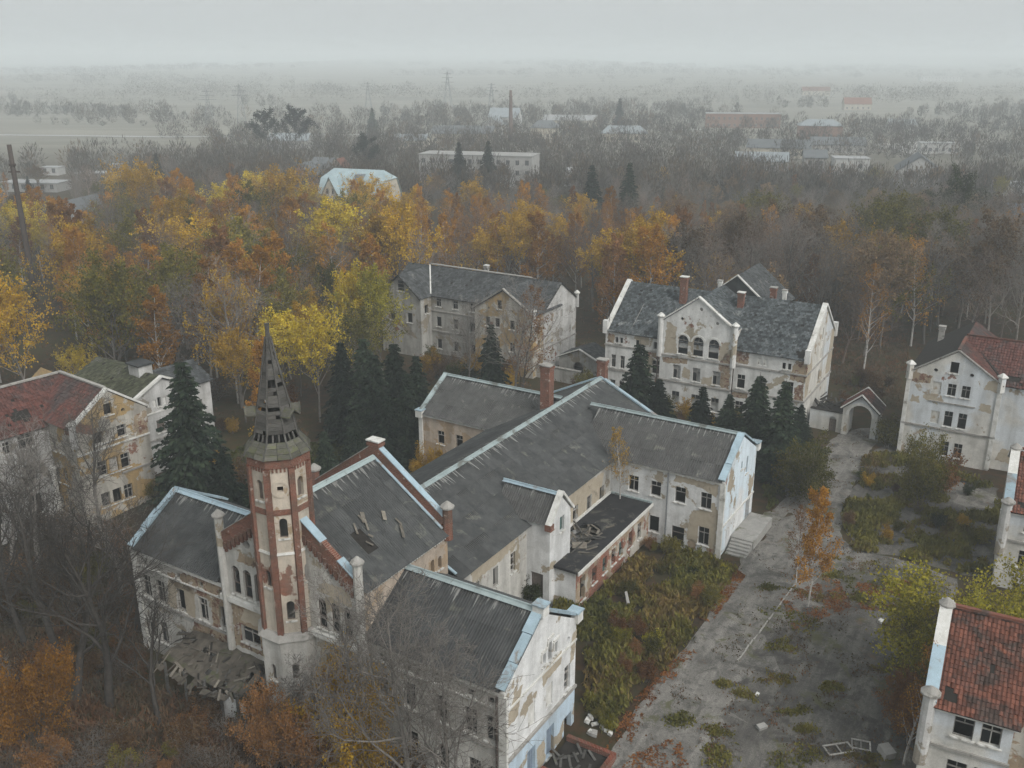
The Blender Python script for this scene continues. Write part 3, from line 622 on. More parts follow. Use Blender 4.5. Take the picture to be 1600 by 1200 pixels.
sd_ = [(y, 10.15, .45, .45, 'o', None) for y in (2.0, 4.15, 6.3, 8.55)] + [(8.1, 8.45, .42, 1.0, 'a', 'empty'), (8.95, 8.35, .42, 1.0, 'a', 'empty')]
ch.shell(-6.0, 6.0, .5, 9.9, Z0, 10.9, 15.1, 'y', {'front': fr, 'right': sd_, 'left': sd_}, [M['church'], M['pinkish']], 'wall', smi={'right': 1})
# roofs
ch.roof(-16.2, -6.0, .9, 9.6, 7.5, 10.25, 'x', 'sheet', None, .25, 'roof', 0, (0, 1), [(9.6, .8, .7, 1.0)], sheetmat='sheet')
ch.roof(6.0, 16.1, .9, 9.6, 7.5, 10.25, 'x', 'sheet', None, .25, 'roof', 0, (0, 1), [(2.0, 3.3, .4, .5), (1.2, 1.5, .3, .9)], sheetmat='sheet')
ch.roof(-15.0, -2.0, 35, 43.8, 7.5, 10.15, 'x', 'sheet', None, .3, 'roof', 0, (0, 1), sheetmat='sheetlight')
ch.roof(3.2, 17.2, 35, 43.8, 7.5, 10.15, 'x', 'sheet', None, .3, 'roof', 0, (0, 1), sheetmat='sheetlight')
ch.roof(-6.6, 6.6, 10.1, 45.8, 7.3, 10.55, 'y', 'sheet', None, .4, 'roof', 0, (1, 0), sh=(1.4, 2.0), sheetmat='sheet')
ch.roof(-6.0, 6.0, .8, 9.6, 10.9, 15.1, 'y', 'sheet', None, .35, 'roof', 0, (1, 0), [(3.1, 3.3, .6, .7)], sheetmat='sheet')
# lath laid bare where sheets are missing
lm = random.Random(4)
for (cx_, cz_, n_) in ((3.15, 3.3, 4), (4.5, 4.2, 2), (6.0, 3.0, 3)):
    for k in range(n_):
        sy = .8 + cx_ + lm.uniform(-.9, .9); sl = cz_ + lm.uniform(-.9, .9); ln = lm.uniform(.2, .9); sk = lm.uniform(-.8, .9)
        q = lambda d: (6.0 + .3 - (sl + d) * .819, sy + d * sk, 10.8 + (sl + d) * .573 + .22)
        ch.strip('broken_lath', q(0), q(-ln), lm.uniform(.1, .34), .03, M['woodpale'], (1, 0, 1))
# ridge caps and verge flashings
FB, FG = M['flash'], M['flashgreen']
def ridge_cap(a, b, mat, w=.34):
    m = MB(); a, b = Vector(a), Vector(b); d = (b - a).normalized(); x = d.cross(Vector((0, 0, 1))).normalized()
    for s_ in (-1, 1):
        e = x * s_ * w - Vector((0, 0, w * .42)); m.poly([a, b, b + e, a + e] if s_ > 0 else [a + e, b + e, b, a])
    m.tube([a + Vector((0, 0, .02)), b + Vector((0, 0, .02))], [.07, .07], 6); return ch.part('ridge_cap', m, mat)
ridge_cap((-16.1, 5.25, 10.52), (-6, 5.25, 10.52), FB); ridge_cap((6, 5.25, 10.52), (15.9, 5.25, 10.52), FG)
ridge_cap((-15, 39.4, 10.42), (-1, 39.4, 10.42), FG, .28); ridge_cap((2.2, 39.4, 10.42), (17.0, 39.4, 10.42), FG, .30)
ridge_cap((0, 10.2, 10.82), (0, 45.7, 10.82), FG, .32); ridge_cap((0, .9, 15.36), (0, 9.5, 15.36), FG, .34)
def verge(x, y0, y1, ze, zr, w, mat, h=.16, lift=.28):
    ym = (y0 + y1) / 2
    for a, b in (((x, y0 - .3, ze + lift - .12), (x, ym, zr + lift)), ((x, y1 + .3, ze + lift - .12), (x, ym, zr + lift))):
        a, b = Vector(a), Vector(b); vr = random.Random(int(x * 50 + a.y)); ts_ = [0, vr.uniform(.28, .4), vr.uniform(.6, .72), 1]
        for t0, t1 in zip(ts_, ts_[1:]):
            p, q = a.lerp(b, t0), a.lerp(b, t1 - .006); j_ = Vector((vr.uniform(-.03, .03), 0, vr.uniform(-.02, .03))); ch.strip('verge_flashing', p + j_, q + j_ + Vector((vr.uniform(-.03, .03), 0, vr.uniform(-.025, .02))), w * vr.uniform(.88, 1.05), h, mat)
verge(-16.35, .9, 9.6, 7.5, 10.25, .62, FB); verge(16.15, .9, 9.6, 7.5, 10.25, .66, FB); verge(-15.05, 35, 43.8, 7.5, 10.15, .5, FG); verge(17.2, 35, 43.8, 7.5, 10.15, .62, FB)
for x0 in (-6.85, 6.85): ch.strip('verge_flashing', (x0, 45.9, 7.5), (0, 45.9, 10.85), .42, .16, FB)
for x0 in (6.6,): ch.strip('valley_flashing', (x0 + .05, 9.98, 7.62), (.2, 9.98, 10.8), .22, .10, FB)
# parapet end blocks
for (x, y, z) in ((16.2, 5.25, 10.45), (16.25, 9.75, 7.6), (17.25, 43.95, 7.6), (-15.1, 34.85, 7.35)):
    b_ = ch.box('parapet_block', x - .38, x + .38, y - .36, y + .36, z - .35, z + .38, M['trim']); m = MB(); m.box(x - .44, x + .44, y - .42, y + .42, z + .38, z + .48); m.build('block_cap', [FB], b_)
# string courses and cornices
TR, TD = M['trim'], M['trimdark']
for x0, x1 in ((-16.62, -6.02), (6.02, 16.4)):
    ch.box('string_course', x0, x1, .76, .94, 3.1, 3.3, TD); ch.box('cornice', x0, x1, .70, .94, 7.05, 7.36, TR); ch.box('string_course', x0, x1, .80, .94, 5.95, 6.05, TR)
ch.box('string_course', 16.37, 16.56, .9, 9.6, 2.3, 2.5, TD); ch.box('string_course', 16.38, 16.50, .9, 9.6, 5.95, 6.05, TR)
for k, (y0, y1, z) in enumerate(((5.0, 5.75, 7.5), (5.75, 6.5, 8.05), (6.5, 7.25, 7.5))):
    m = MB(); m.box(16.38, 16.5, y0, y1, z, z + .14); m.box(16.38, 16.5, y0 - .06, y0 + .06, z - (.6 if k != 1 else .5), z); ch.part('hood_mould', m, TR)
ch.box('ledge', -6.5, -2.0, .22, .52, 6.55, 6.95, TR); ch.box('ledge', 2.0, 6.5, .22, .52, 6.55, 6.95, TR)
ch.box('cornice', 6.4, 17.5, 34.84, 35.03, 7.1, 7.35, TR); ch.box('cornice', -15.3, -6.4, 34.84, 35.03, 7.1, 7.35, TR); ch.box('corner_pilaster', 17.1, 17.55, 34.82, 35.05, -.2, 7.1, TR); ch.box('string_course', 17.38, 17.5, 35, 43.8, 2.9, 3.05, TR)
ch.box('corner_pilaster', -15.35, -14.9, 34.84, 35.05, -.2, 7.1, TR); ch.box('corner_pilaster', 16.0, 16.55, .74, .95, -1.8, 7.05, TR); ch.box('corner_pilaster', -16.65, -16.15, .74, .95, -1.8, 7.05, TR)
for px_ in (-11.9, 11.85):
    pass
ch.box('drain_pipe', 12.25, 12.37, 34.76, 34.88, .2, 7.2, M['steel']); ch.box('drain_pipe', 15.85, 15.95, .62, .74, -1.4, 7.1, M['metal'])
# plaster fallen away in large patches
fo_ = lambda lst: [(o[0],) + tuple(o[1:4]) for o in lst]
A0 = (0, .9); q_ = up + sq + gr
ch.patch(A0, 0, [(-12.6, 5.4), (-6.6, 5.3), (-6.6, 7.0), (-8.5, 6.95), (-11, 6.9), (-12.8, 6.2)], fo_(q_), 'brickpatch', seed=2); ch.patch(A0, 0, [(-8.4, 3.3), (-6.6, 3.3), (-6.6, 5.3), (-8.2, 5.3)], fo_(q_), 'brickpatch', seed=3); ch.patch(A0, 0, [(-10.8, 2.2), (-6.6, 1.9), (-6.6, 3.05), (-10.6, 3.05)], fo_(q_), 'brickpatch', seed=4); ch.patch(A0, 0, [(-13.2, 3.4), (-10.3, 3.4), (-10.2, 5.8), (-12.8, 5.85)], fo_(q_), 'tanpatch', seed=5)
B0 = (0, .5)
ch.patch(B0, 0, [(-5.8, 2.8), (-2.1, 2.8), (-2.1, 5.2), (-3.0, 6.0), (-5.6, 6.4)], fo_(fr), 'brickpatch', seed=6); ch.patch(B0, 0, [(-4.9, 5.1), (-2.2, 5.0), (-2.2, 6.4), (-4.4, 6.2)], fo_(fr), 'tanpatch', seed=7, off=-.014); ch.patch(B0, 0, [(-4.6, 10.0), (-2.4, 9.8), (-2.3, 10.6), (-4.2, 10.75)], fo_(fr), 'brickpatch', seed=8); ch.patch(B0, 0, [(2.2, 9.8), (5.5, 9.7), (5.4, 10.6), (3.0, 10.9)], fo_(fr), 'tanpatch', seed=9); ch.patch(B0, 0, [(2.1, 2.4), (5.6, 2.6), (5.4, 6.3), (2.4, 6.1)], fo_(fr), 'tanpatch', seed=10)
ch.patch((0, 35), 0, [(14.2, 1.2), (17.0, .6), (17.0, 4.1), (16.4, 5.2), (14.6, 4.0)], fo_(rr), 'tanpatch', seed=11); ch.patch((0, 35), 0, [(14.3, .2), (15.2, .2), (15.2, 1.2), (14.4, 1.3)], fo_(rr), 'brickpatch', seed=12); ch.patch((0, 35), 0, [(12.7, 6.2), (15, 6.3), (16.8, 5.8), (16.9, 6.9), (13, 6.9)], fo_(rr), 'tanpatch', seed=13); ch.patch((0, 35), 0, [(16.2, -.1), (17.0, -.1), (17.0, .9), (16.3, .8)], fo_(rr), 'brickpatch', seed=14, off=-.014)
gb = [(o[0],) + tuple(o[1:4]) for o in gab]
ch.patch((16.4, 0), math.pi / 2, [(5.2, 5.0), (7.6, 5.2), (7.7, 6.2), (6.4, 6.3), (5.0, 5.9)], gb, 'tanpatch', seed=15); ch.patch((16.4, 0), math.pi / 2, [(1.1, 4.6), (2.4, 4.8), (3.0, 6.6), (2.0, 6.5), (1.1, 5.6)], gb, 'tanpatch', seed=16); ch.patch((16.4, 0), math.pi / 2, [(4.6, -.9), (5.7, -.9), (5.7, .9), (4.6, .7)], gb, 'tanpatch', seed=17); ch.patch((16.4, 0), math.pi / 2, [(8.9, 4.5), (9.55, 4.4), (9.55, 6.6), (9.0, 6.4)], gb, 'tanpatch', seed=18)
mm_ = [(o[0],) + tuple(o[1:4]) for o in ms]
ch.patch((6.6, 0), math.pi / 2, [(24, 4.0), (33, 4.0), (33.5, 6.6), (27, 6.9), (24, 6.5)], mm_, 'tanpatch', seed=19); ch.patch((6.6, 0), math.pi / 2, [(10.2, .5), (14.2, .3), (14.4, 3.6), (10.4, 4)], mm_, 'brickpatch', seed=20); ch.patch((6.6, 0), math.pi / 2, [(12, 5.8), (17, 5.9), (19, 6.9), (12, 6.9)], mm_, 'tanpatch', seed=21)
# brick parapets, corbels, dentils and pinnacles of the tall front block
BR = M['brick']
for s_ in (-1, 1):
    ch.strip('brick_parapet', (s_ * 5.8, .55, 11.35), (0, .55, 15.45), .42, .85, BR); ch.strip('brick_parapet', (s_ * 5.8, 9.85, 11.45), (0, 9.85, 15.6), .5, 1.0, BR)
ch.strip('coping', (5.85, 9.85, 12.06), (.2, 9.85, 16.12), .5, .07, FB); ch.strip('coping', (-5.85, 9.85, 12.06), (-.2, 9.85, 16.12), .6, .06, TD); ch.strip('coping', (-5.85, .55, 11.86), (-1.6, .55, 14.84), .5, .05, TD)
ch.strip('coping', (5.85, .55, 11.88), (4.6, .55, 12.76), .6, .07, FB); ch.strip('coping', (3.3, .55, 13.64), (1.5, .55, 14.93), .6, .07, FB)
ch.strip('apron_flashing', (5.9, 9.5, 11.2), (0, 9.5, 15.34), .2, .06, FB); ch.strip('apron_flashing', (5.9, .88, 11.2), (0, .88, 15.34), .2, .06, FG)
mc = MB(); mc.box(-.15, .15, -.14, .1, -.5, 0); mc.box(-.09, .09, -.10, .1, -.72, -.5); corb = mc.mesh('corbel', BR)
for s_ in (-1, 1):
    for k in range(10):
        x = s_ * (5.55 - k * .41); z = 10.96 + (5.8 - abs(x)) * .704 - .02; link('corbel', corb, rt, Matrix.Translation((x, .44, z)))
    m = MB()
    for k in range(34): m.box(s_ * 6.0, s_ * 6.16, 1.2 + k * .25, 1.32 + k * .25, 10.45, 10.75)
    ch.part('dentil_course', m, TR)
for s_ in (-1, 1):
    ch.column('pinnacle', s_ * 6.05, .45, -1.6, 13.4, .30, M['church'], M['trimdark']); ch.column('pinnacle', s_ * 6.1, 9.85, 10.3, 13.2, .34, M['brick'], M['trimdark'])
ch.chimney(0, 9.85, 15.5, 16.4, .95, .6, 'brick', 'trim')
# tower
TC = (0.0, .55)
def octo(r, z, k): a = math.pi / 8 + k * math.pi / 4; return (TC[0] + r * math.cos(a), TC[1] + r * math.sin(a), z)
def tower_ring(ap, z0, z1, ops_for, mat, name):
    mb = MB(); Rr = ap / math.cos(math.pi / 8)
    for k in range(8):
        p, q = octo(Rr, 0, k), octo(Rr, 0, k + 1); w = math.hypot(q[0] - p[0], q[1] - p[1]); ang = math.atan2(q[1] - p[1], q[0] - p[0])
        ch.wall(mb, p[:2], ang, [(0, z0), (w, z0), (w, z1), (0, z1)], [(w / 2,) + o for o in ops_for(k)], .3, fm='framedark')
    return ch.part(name, mb, mat)
# face k spans vertex k..k+1: face 4 looks along -x-y, 5 along -y, 6 along +x-y (towards the camera), 7 along +x
lowops = {6: [(3.6, .42, 1.25, 'a', 'empty'), (.2, .45, 1.3, 'a', 'empty')], 5: [(3.4, .42, 1.2, 'a', 'empty')]}
upops = {6: [(7.9, .5, 1.4, 'a', 'empty'), (13.8, .5, 1.35, 'a', 'empty'), (16.95, .36, .36, 'r', None)], 5: [(16.3, .5, 1.35, 'a', 'board'), (10.2, .45, 1.2, 'a', 'empty')], 7: [(16.3, .5, 1.35, 'a', 'board'), (10.4, .45, 1.2, 'a', 'empty')], 4: [(16.3, .5, 1.35, 'a', 'empty')], 0: [(16.4, .5, 1.3, 'a', 'empty')]}
tower_ring(2.0, Z0, 6.7, lambda k: lowops.get(k, []), M['church'], 'tower_base')
tower_ring(1.72, 6.7, 19.2, lambda k: upops.get(k, []), M['tower'], 'tower_wall')
def oct_band(name, ap0, ap1, z0, z1, mat):
    m = MB(); r0, r1 = ap0 / math.cos(math.pi / 8), ap1 / math.cos(math.pi / 8)
    for k in range(8):
        m.poly([octo(r0, z0, k), octo(r0, z0, k + 1), octo(r1, z1, k + 1), octo(r1, z1, k)])
        m.poly([octo(r1, z1, k), octo(r1, z1, k + 1), octo(1.0, z1 + .02, k + 1), octo(1.0, z1 + .02, k)]); m.poly([octo(1.0, z0 - .02, k), octo(1.0, z0 - .02, k + 1), octo(r0, z0, k + 1), octo(r0, z0, k)])
    return ch.part(name, m, mat)
oct_band('tower_ledge', 2.22, 1.86, 6.6, 7.0, TD); oct_band('tower_ledge', 1.82, 1.78, 12.65, 12.8, TR); oct_band('brick_band', 1.80, 1.80, 15.4, 15.75, BR); oct_band('brick_band', 1.84, 1.84, 18.55, 19.15, BR)
for k in range(8):
    p = octo(1.80 / math.cos(math.pi / 8), 0, k); a = math.pi / 8 + k * math.pi / 4
    m = MB(); m.box(-.13, .07, -.19, .19, 6.95, 18.5, 0, Matrix.Translation((p[0], p[1], 0)) @ Matrix.Rotation(a, 4, 'Z')); ch.part('brick_quoin', m, BR)
    for j in range(6):
        t_ = (j + .5) / 6; q0, q1 = Vector(octo(1.86, 0, k)), Vector(octo(1.86, 0, k + 1)); c_ = q0.lerp(q1, t_); fa = (k + 1) * math.pi / 4
        m = MB(); m.box(-.1, .06, -.06, .06, 18.25, 18.55, 0, Matrix.Translation((c_.x, c_.y, 0)) @ Matrix.Rotation(fa, 4, 'Z')); ch.part('brick_tooth', m, BR)
fa = -math.pi / 4; c_ = (TC[0] + 1.74 * math.cos(fa), TC[1] + 1.74 * math.sin(fa))
m = MB(); n_ = 20
for k in range(n_):
    a0, a1 = 2 * math.pi * k / n_, 2 * math.pi * (k + 1) / n_
    pt = lambda r, a, d: (c_[0] + math.cos(fa) * d - math.sin(fa) * r * math.cos(a), c_[1] + math.sin(fa) * d + math.cos(fa) * r * math.cos(a), 17.13 + r * math.sin(a))
    m.poly([pt(.56, a0, .05), pt(.56, a1, .05), pt(.44, a1, .05), pt(.44, a0, .05)][::-1]); m.poly([pt(.56, a0, 0), pt(.56, a1, 0), pt(.56, a1, .05), pt(.56, a0, .05)]); m.poly([pt(.44, a0, .05), pt(.44, a1, .05), pt(.44, a1, 0), pt(.44, a0, 0)])
ch.part('clock_ring', m, M['tower'])
# spire: boards nailed over eight corner battens, some torn off
SR = lambda z: float(np.interp(z, [19.15, 19.35, 20.05, 20.45, 22.0, 24.0, 26.3], [2.15, 2.08, 1.45, 1.30, 1.02, .58, .13]))
m = MB(); m.tube([(TC[0], TC[1], 26.1), (TC[0], TC[1], 26.75), (TC[0], TC[1], 27.15)], [.15, .13, .16], 6); m.tube([(TC[0], TC[1], 19.0), (TC[0], TC[1], 26.2)], [.14, .10], 6)
spire = ch.part('spire', m, M['wood'])
sr = random.Random(11)
def spire_plank(k, z0, z1, name, mat, t=.04, t0=0.0, t1=1.0, lift=0):
    r0, r1 = SR(z0) + lift, SR(z1) + lift
    a = [Vector(octo(r0, z0, k)).lerp(Vector(octo(r0, z0, k + 1)), q) for q in (t0, t1)]; b_ = [Vector(octo(r1, z1, k)).lerp(Vector(octo(r1, z1, k + 1)), q) for q in (t0, t1)]
    n_ = (a[1] - a[0]).cross(b_[0] - a[0]).normalized(); jt = sr.uniform(-.012, .03)
    m = MB(); P = [a[0] + n_ * jt, a[1] + n_ * (jt + sr.uniform(-.01, .01)), b_[1], b_[0]]; Q = [p - n_ * t for p in P]
    m.poly(P); m.poly(Q[::-1])
    for i in range(4): m.poly([P[i], Q[i], Q[(i + 1) % 4], P[(i + 1) % 4]])
    m.build(name, [mat], spire)
z = 20.5
while z < 26.2:
    h = .235
    for k in range(8):
        if 21.85 < z + h / 2 < 22.2 and k in (4, 5, 6, 2, 3): continue
        if 23.3 < z + h / 2 < 23.85 and k in (4, 6, 1): continue
        if 23.3 < z + h / 2 < 23.5 and k == 7: continue
        if 24.75 < z + h / 2 < 24.95 and k == 6: continue
        if sr.random() < .025: continue
        c0 = sr.random() < .15
        spire_plank(k, z, min(26.3, z + h - .012), 'spire_board', M['wood'], t1=.6 if c0 and z < 24 else 1.0)
    z += h
for k in range(8):
    for j, (za, zb_) in enumerate(((19.15, 19.45), (19.45, 19.75), (19.75, 20.04))):
        for i in range(2): spire_plank(k, za, zb_ - .012, 'shingle_board', M['shingle'], .05, i / 2 + .01, (i + 1) / 2 - .01)
    m = MB(); zz = [19.15, 20.05, 20.45, 22, 24, 26.3]
    for a, b_ in zip(zz, zz[1:]): m.beam(octo(SR(a) + .03, a, k), octo(SR(b_) + .03, b_, k), .1, .07)
    m.build('corner_batten', [M['wood']], spire)
    for t_ in (.33, .67):
        m = MB(); q0 = Vector(octo(SR(20.05), 20.05, k)).lerp(Vector(octo(SR(20.05), 20.05, k + 1)), t_); q1 = Vector(octo(SR(20.47), 20.47, k)).lerp(Vector(octo(SR(20.47), 20.47, k + 1)), t_)
        m.beam(q0, q1, .1, .08); m.build('louvre_post', [M['wood']], spire)
m = MB(); m.tube([(TC[0], TC[1], 19.1), (TC[0], TC[1], 19.5)], [2.0, 1.6], 8); m.build('spire_floor', [M['deck']], spire)
for k, sz in ((4, 1.0), (7, 1.0), (0, .8)):      # little hoods half torn away
    fa = (k + 1) * math.pi / 4; d = Vector((math.cos(fa), math.sin(fa), 0)); s_ = Vector((-d.y, d.x, 0)); c0 = Vector((TC[0], TC[1], 0)) + d * .95; m = MB()
    a, b_, c1 = c0 + s_ * .5 + Vector((0, 0, 21.62)), c0 - s_ * .5 + Vector((0, 0, 21.62)), c0 + Vector((0, 0, 22.05)); e = d * .72 * sz
    m.poly([a, c1, c1 + e, a + e]); m.poly([c1, b_, b_ + e, c1 + e]); 
    for w_ in (0, 1): m.poly([p - Vector((0, 0, .07)) for p in ([a + e, c1 + e, c1, a] if w_ == 0 else [c1 + e, b_ + e, b_, c1])])
    m.beam(a + e, c1 + e, .1, .1); m.beam(b_ + e, c1 + e, .1, .1); hd = m.build('spire_hood', [M['shingle']], spire)
# gabled stair block on the side of the hall, and the flat-roofed annex
ch.shell(4.5, 8.7, 19.8, 23.2, -.3, 7.75, 9.5, 'x', {'right': [(21.75, 6.3, .72, 1.3, 'r', 'board', 'teal')], 'front': [(7.55, .9, 1.15, 2.2, 'r', 'board', 'framedark')]}, [M['rearwing']], 'wall')
ch.roof(3.6, 8.5, 19.8, 23.2, 7.75, 9.4, 'x', 'sheet', None, .2, 'roof', 0, (0, 1), sh=(1.0, 1.2), sh2=(1.2, 1.2), sheetmat='sheetlight'); ridge_cap((3.4, 21.5, 9.68), (8.4, 21.5, 9.68), FB, .26)
for y0 in (19.55, 23.45): ch.strip('coping', (8.68, y0, 7.7), (8.68, 21.5, 9.85), .5, .2, TR)
ch.box('parapet_block', 8.4, 8.95, 19.45, 20.0, 7.2, 7.75, M['brick'])
ao = [(21.9, .5, .85, 2.2, 'r', 'empty'), (24.0, 1.0, .8, 1.5, 'r', 'empty'), (25.9, 1.0, .8, 1.5, 'r', 'board', 'teal'), (27.6, 1.0, .8, 1.5, 'r', 'empty'), (29.1, 1.0, .8, 1.5, 'r', 'board', 'teal'), (31.0, 1.0, .8, 1.6, 'r', 'empty'), (32.9, 1.0, .8, 1.6, 'r', 'cross')]
ch.shell(6.62, 10.6, 20.7, 34.98, -.3, 3.55, 3.55, 'x', {'right': ao}, [M['rearwing'], M['annex']], 'annex_wall', smi={'right': 1})
m = MB()      # tar felt roof slab with a ragged hole
hole = [(7.2, 22.6), (8.0, 22.0), (8.9, 23.0), (9.3, 24.6), (9.6, 26.5), (9.2, 28.0), (8.3, 28.6), (7.3, 28.2), (6.9, 26.0), (6.95, 24.0)]
outer = [(6.63, 20.45), (10.95, 20.45), (10.95, 34.95), (6.63, 34.95)]
vs, es, fs, *_ = delaunay_2d_cdt([Vector(p) for p in outer + hole], [(i, (i + 1) % 4) for i in range(4)] + [(4 + i, 4 + (i + 1) % 10) for i in range(10)], [], 0, 1e-4)
for f_ in fs:
    c_ = sum((vs[i] for i in f_), Vector((0, 0))) / 3
    if inside(c_, outer) and not inside(c_, hole):
        m.poly([(vs[i].x, vs[i].y, 3.78) for i in f_]); m.poly([(vs[i].x, vs[i].y, 3.58) for i in reversed(f_)])
for loop in (outer, hole):
    for i in range(len(loop)): p, q = loop[i], loop[(i + 1) % len(loop)]; m.poly([(*p, 3.58), (*q, 3.58), (*q, 3.78), (*p, 3.78)])
ch.part('annex_roof', m, M['black']); m = MB(); m.box(6.7, 10.5, 20.8, 34.9, 1.6, 1.7); ch.part('annex_ceiling', m, M['deck'])
ch.box('annex_edge', 10.9, 11.0, 20.4, 34.96, 3.5, 3.8, TR); ch.box('wall_flashing', 6.6, 6.8, 23.3, 34.9, 3.79, 3.95, TR); ch.box('wall_flashing', 6.8, 10.9, 34.8, 34.97, 3.79, 3.95, FG)
lm = random.Random(8)
for k in range(80):
    x, y = lm.uniform(7.1, 9.9), lm.uniform(22.2, 28.6); a = lm.uniform(0, math.pi); ln = lm.uniform(.5, 1.9); z = 3.55 + lm.uniform(-.5, .42); dx, dy = math.cos(a) * ln, math.sin(a) * ln
    ch.strip('collapsed_plank', (x, y, z), (min(10.4, x + dx), y + dy, z + lm.uniform(-.25, .3)), lm.uniform(.1, .22), .05, M['woodpale' if lm.random() < .55 else 'wood'])
m = MB(); m.box(-.6, .6, -.42, .42, -.03, .03, 0, Matrix.Translation((9.0, 24.3, 3.9)) @ Matrix.Rotation(.5, 4, 'Z') @ Matrix.Rotation(.12, 4, 'X')); ch.part('fallen_panel', m, M['woodpale'])
ch.chimney(-1.5, 37.2, 8.5, 14.2, 1.0, .9, 'brick', 'trimdark'); ch.chimney(0, 46.2, 9.6, 12.6, .95, .7, 'brick', 'trimdark')
# collapsed veranda beside the tower
pr = random.Random(3)
vz = lambda x, y: 2.6 + (y - .6) * .21 - .45 * math.exp(-((x + 6.0) ** 2) / 5) * (.6 - y) / 3 + .22 * mnoise.noise(Vector((x * .9, y * .9, 4)))
m = MB(); st = .42
for i in range(19):
    for j in range(9):
        x0, y0 = -10.2 + i * st, -3.2 + j * st
        if j < 2 and mnoise.noise(Vector((x0 * 1.3, y0 * 2, 8))) > .05 - .25 * j: continue
        if x0 > -2.5 or mnoise.noise(Vector((x0 * .8, y0 * .8, 19))) > .42: continue
        q = [(x0, y0), (x0 + st, y0), (x0 + st, y0 + st), (x0, y0 + st)]; m.poly([(a, b_, vz(a, b_)) for a, b_ in q]); m.poly([(a, b_, vz(a, b_) - .06) for a, b_ in reversed(q)])
ver = ch.part('veranda_roof', m, M['veranda'])
for k in range(85):
    x, y = pr.uniform(-10.2, -2.4), pr.uniform(-2.9, .2); z = vz(x, y) + pr.uniform(.0, .22); a = pr.gauss(1.57, .75); ln = pr.uniform(.3, 1.3)
    m = MB(); x1, y1 = x + math.cos(a) * ln, y - abs(math.sin(a)) * ln * .8; m.beam((x, y, z), (x1, max(-3.6, y1), vz(x1, max(-3.6, y1)) + pr.uniform(-.1, .3)), pr.uniform(.07, .2), .035); m.build('broken_board', [M[pr.choice(['woodpale', 'wood', 'veranda', 'veranda', 'deck'])]], ver)
for x in (-9.8, -7.8, -5.8, -4.2, -2.6):
    m = MB(); m.beam((x, -2.5, -1.7), (x, -2.5, 1.75), .16, .16); m.build('veranda_post', [M['wood']], ver)
ch.box('veranda_wall', -4.4, -2.4, -2.3, -2.05, -1.8, .9, M['rearwing'])
# steps at the rear gable door, ramp with rubble by the front gable
for k in range(5): ch.box('step', 17.6 + .0, 19.5, 36.0 + k * .34, 36.36 + k * .34, -.1, .16 + k * .17, M['concrete'])
ch.box('landing', 17.45, 19.6, 37.72, 43.4, -.1, .98, M['concrete'])
FOOT.append([tuple(ch.world(x, y)[:2]) for x, y in ((17, 35.5), (20, 35.5), (20, 43.6), (17, 43.6))])
# ------------------------------------------------------------------ three-storey ward house behind the yard
TR, TD = M['trim'], M['trimdark']
wb = Bld('ward_house', 'white three-storey house with central gable and three arched windows, peeling plaster', 'house', frame_origin(-30.5, -23.49, 107.09), -30.5)
def rows(xs, specs): return [(x, z, w, h, 'r', k) for (z, w, h, k) in specs for x in xs]
f1 = [(x, 7.45, .42, .8, 'r', k) for x, k in ((-24.05, 'empty'), (-23.4, 'empty'), (-2.65, 'empty'), (-2.0, 'empty'))] + [(x, 7.5, .55, .85, 'r', 'blind', 'trim') for x in (-5.5, -4.8)] + [(-18.5, 7.4, 1.0, .95, 'r', 'empty')] + [(-21.2, 7.45, .5, .8, 'r', 'empty')]
f1 += [(x, 4.15, .62, 1.7, 'r', 'cross') for x in (-24.4, -23.15)] + [(x, 4.2, 1.0, 1.75, 'r', 'half') for x in (-20.9, -18.6, -7.6, -5.05)] + [(-1.7, 4.25, .75, 1.8, 'r', 'cross')]
f1 += [(x, .75, .7, 1.7, 'r', 'cross') for x in (-24.4, -23.15, -1.7)] + [(x, .75, 1.0, 1.8, 'r', 'cross') for x in (-20.9, -18.6, -7.6, -5.05)]
wb.shell(-25.6, 0, 0, 13.4, -.3, 9.1, 14.0, 'x', {'front': f1, 'right': [(6.7, 9.8, .5, 1.5, 'r', 'empty'), (6.7, 7.4, .5, 1.3, 'r', 'blind', 'trim'), (6.7, 4.2, .5, 1.8, 'r', 'empty')]}, [M['B'], M['R']], 'wall', smi={'right': 1})
g = [(x, 7.5, 1.3, 2.4, 'a', 'arch', 'frame') for x in (-15.0, -13.05, -11.1)] + [(-12.95, 13.2, .45, .45, 'o', 'blind'), (-15.3, 11.75, .4, .4, 'o', None), (-10.85, 11.75, .4, .4, 'o', 'blind')]
g += [(x, 4.25, 1.0, 1.75, 'r', 'cross') for x in (-15.6, -13.05, -10.5)] + [(x, .75, 1.0, 1.8, 'r', 'half') for x in (-15.6, -13.05, -10.5)]
wb.shell(-17.9, -8.7, -.45, 6.5, -.3, 11.3, 14.7, 'y', {'front': g}, [M['B']], 'wall')
wb.roof(-25.3, -.3, 0, 13.4, 9.1, 14.0, 'x', 'slate', M['slate'], .35, 'roof', 0, (0, 1), [(24.3, .7, .5, .6), (.8, 1.0, .25, .25)], ts=(.34, .30))
wb.roof(-17.9, -8.7, -.2, 13.3, 11.3, 14.55, 'y', 'slate', M['slate'], .2, 'roof', 0, (0, 1), ts=(.34, .30))
wb.roof(-16.6, -6.6, 8.6, 18.0, 11.8, 15.9, 'y', 'slate', M['slatedark'], .2, 'roof', 0, (0, 1), ts=(.34, .30)); wb.shell(-16.6, -6.6, 8.8, 17.8, 8, 11.8, 15.8, 'y', {}, [M['slatedark']], 'slate_hung_wall')
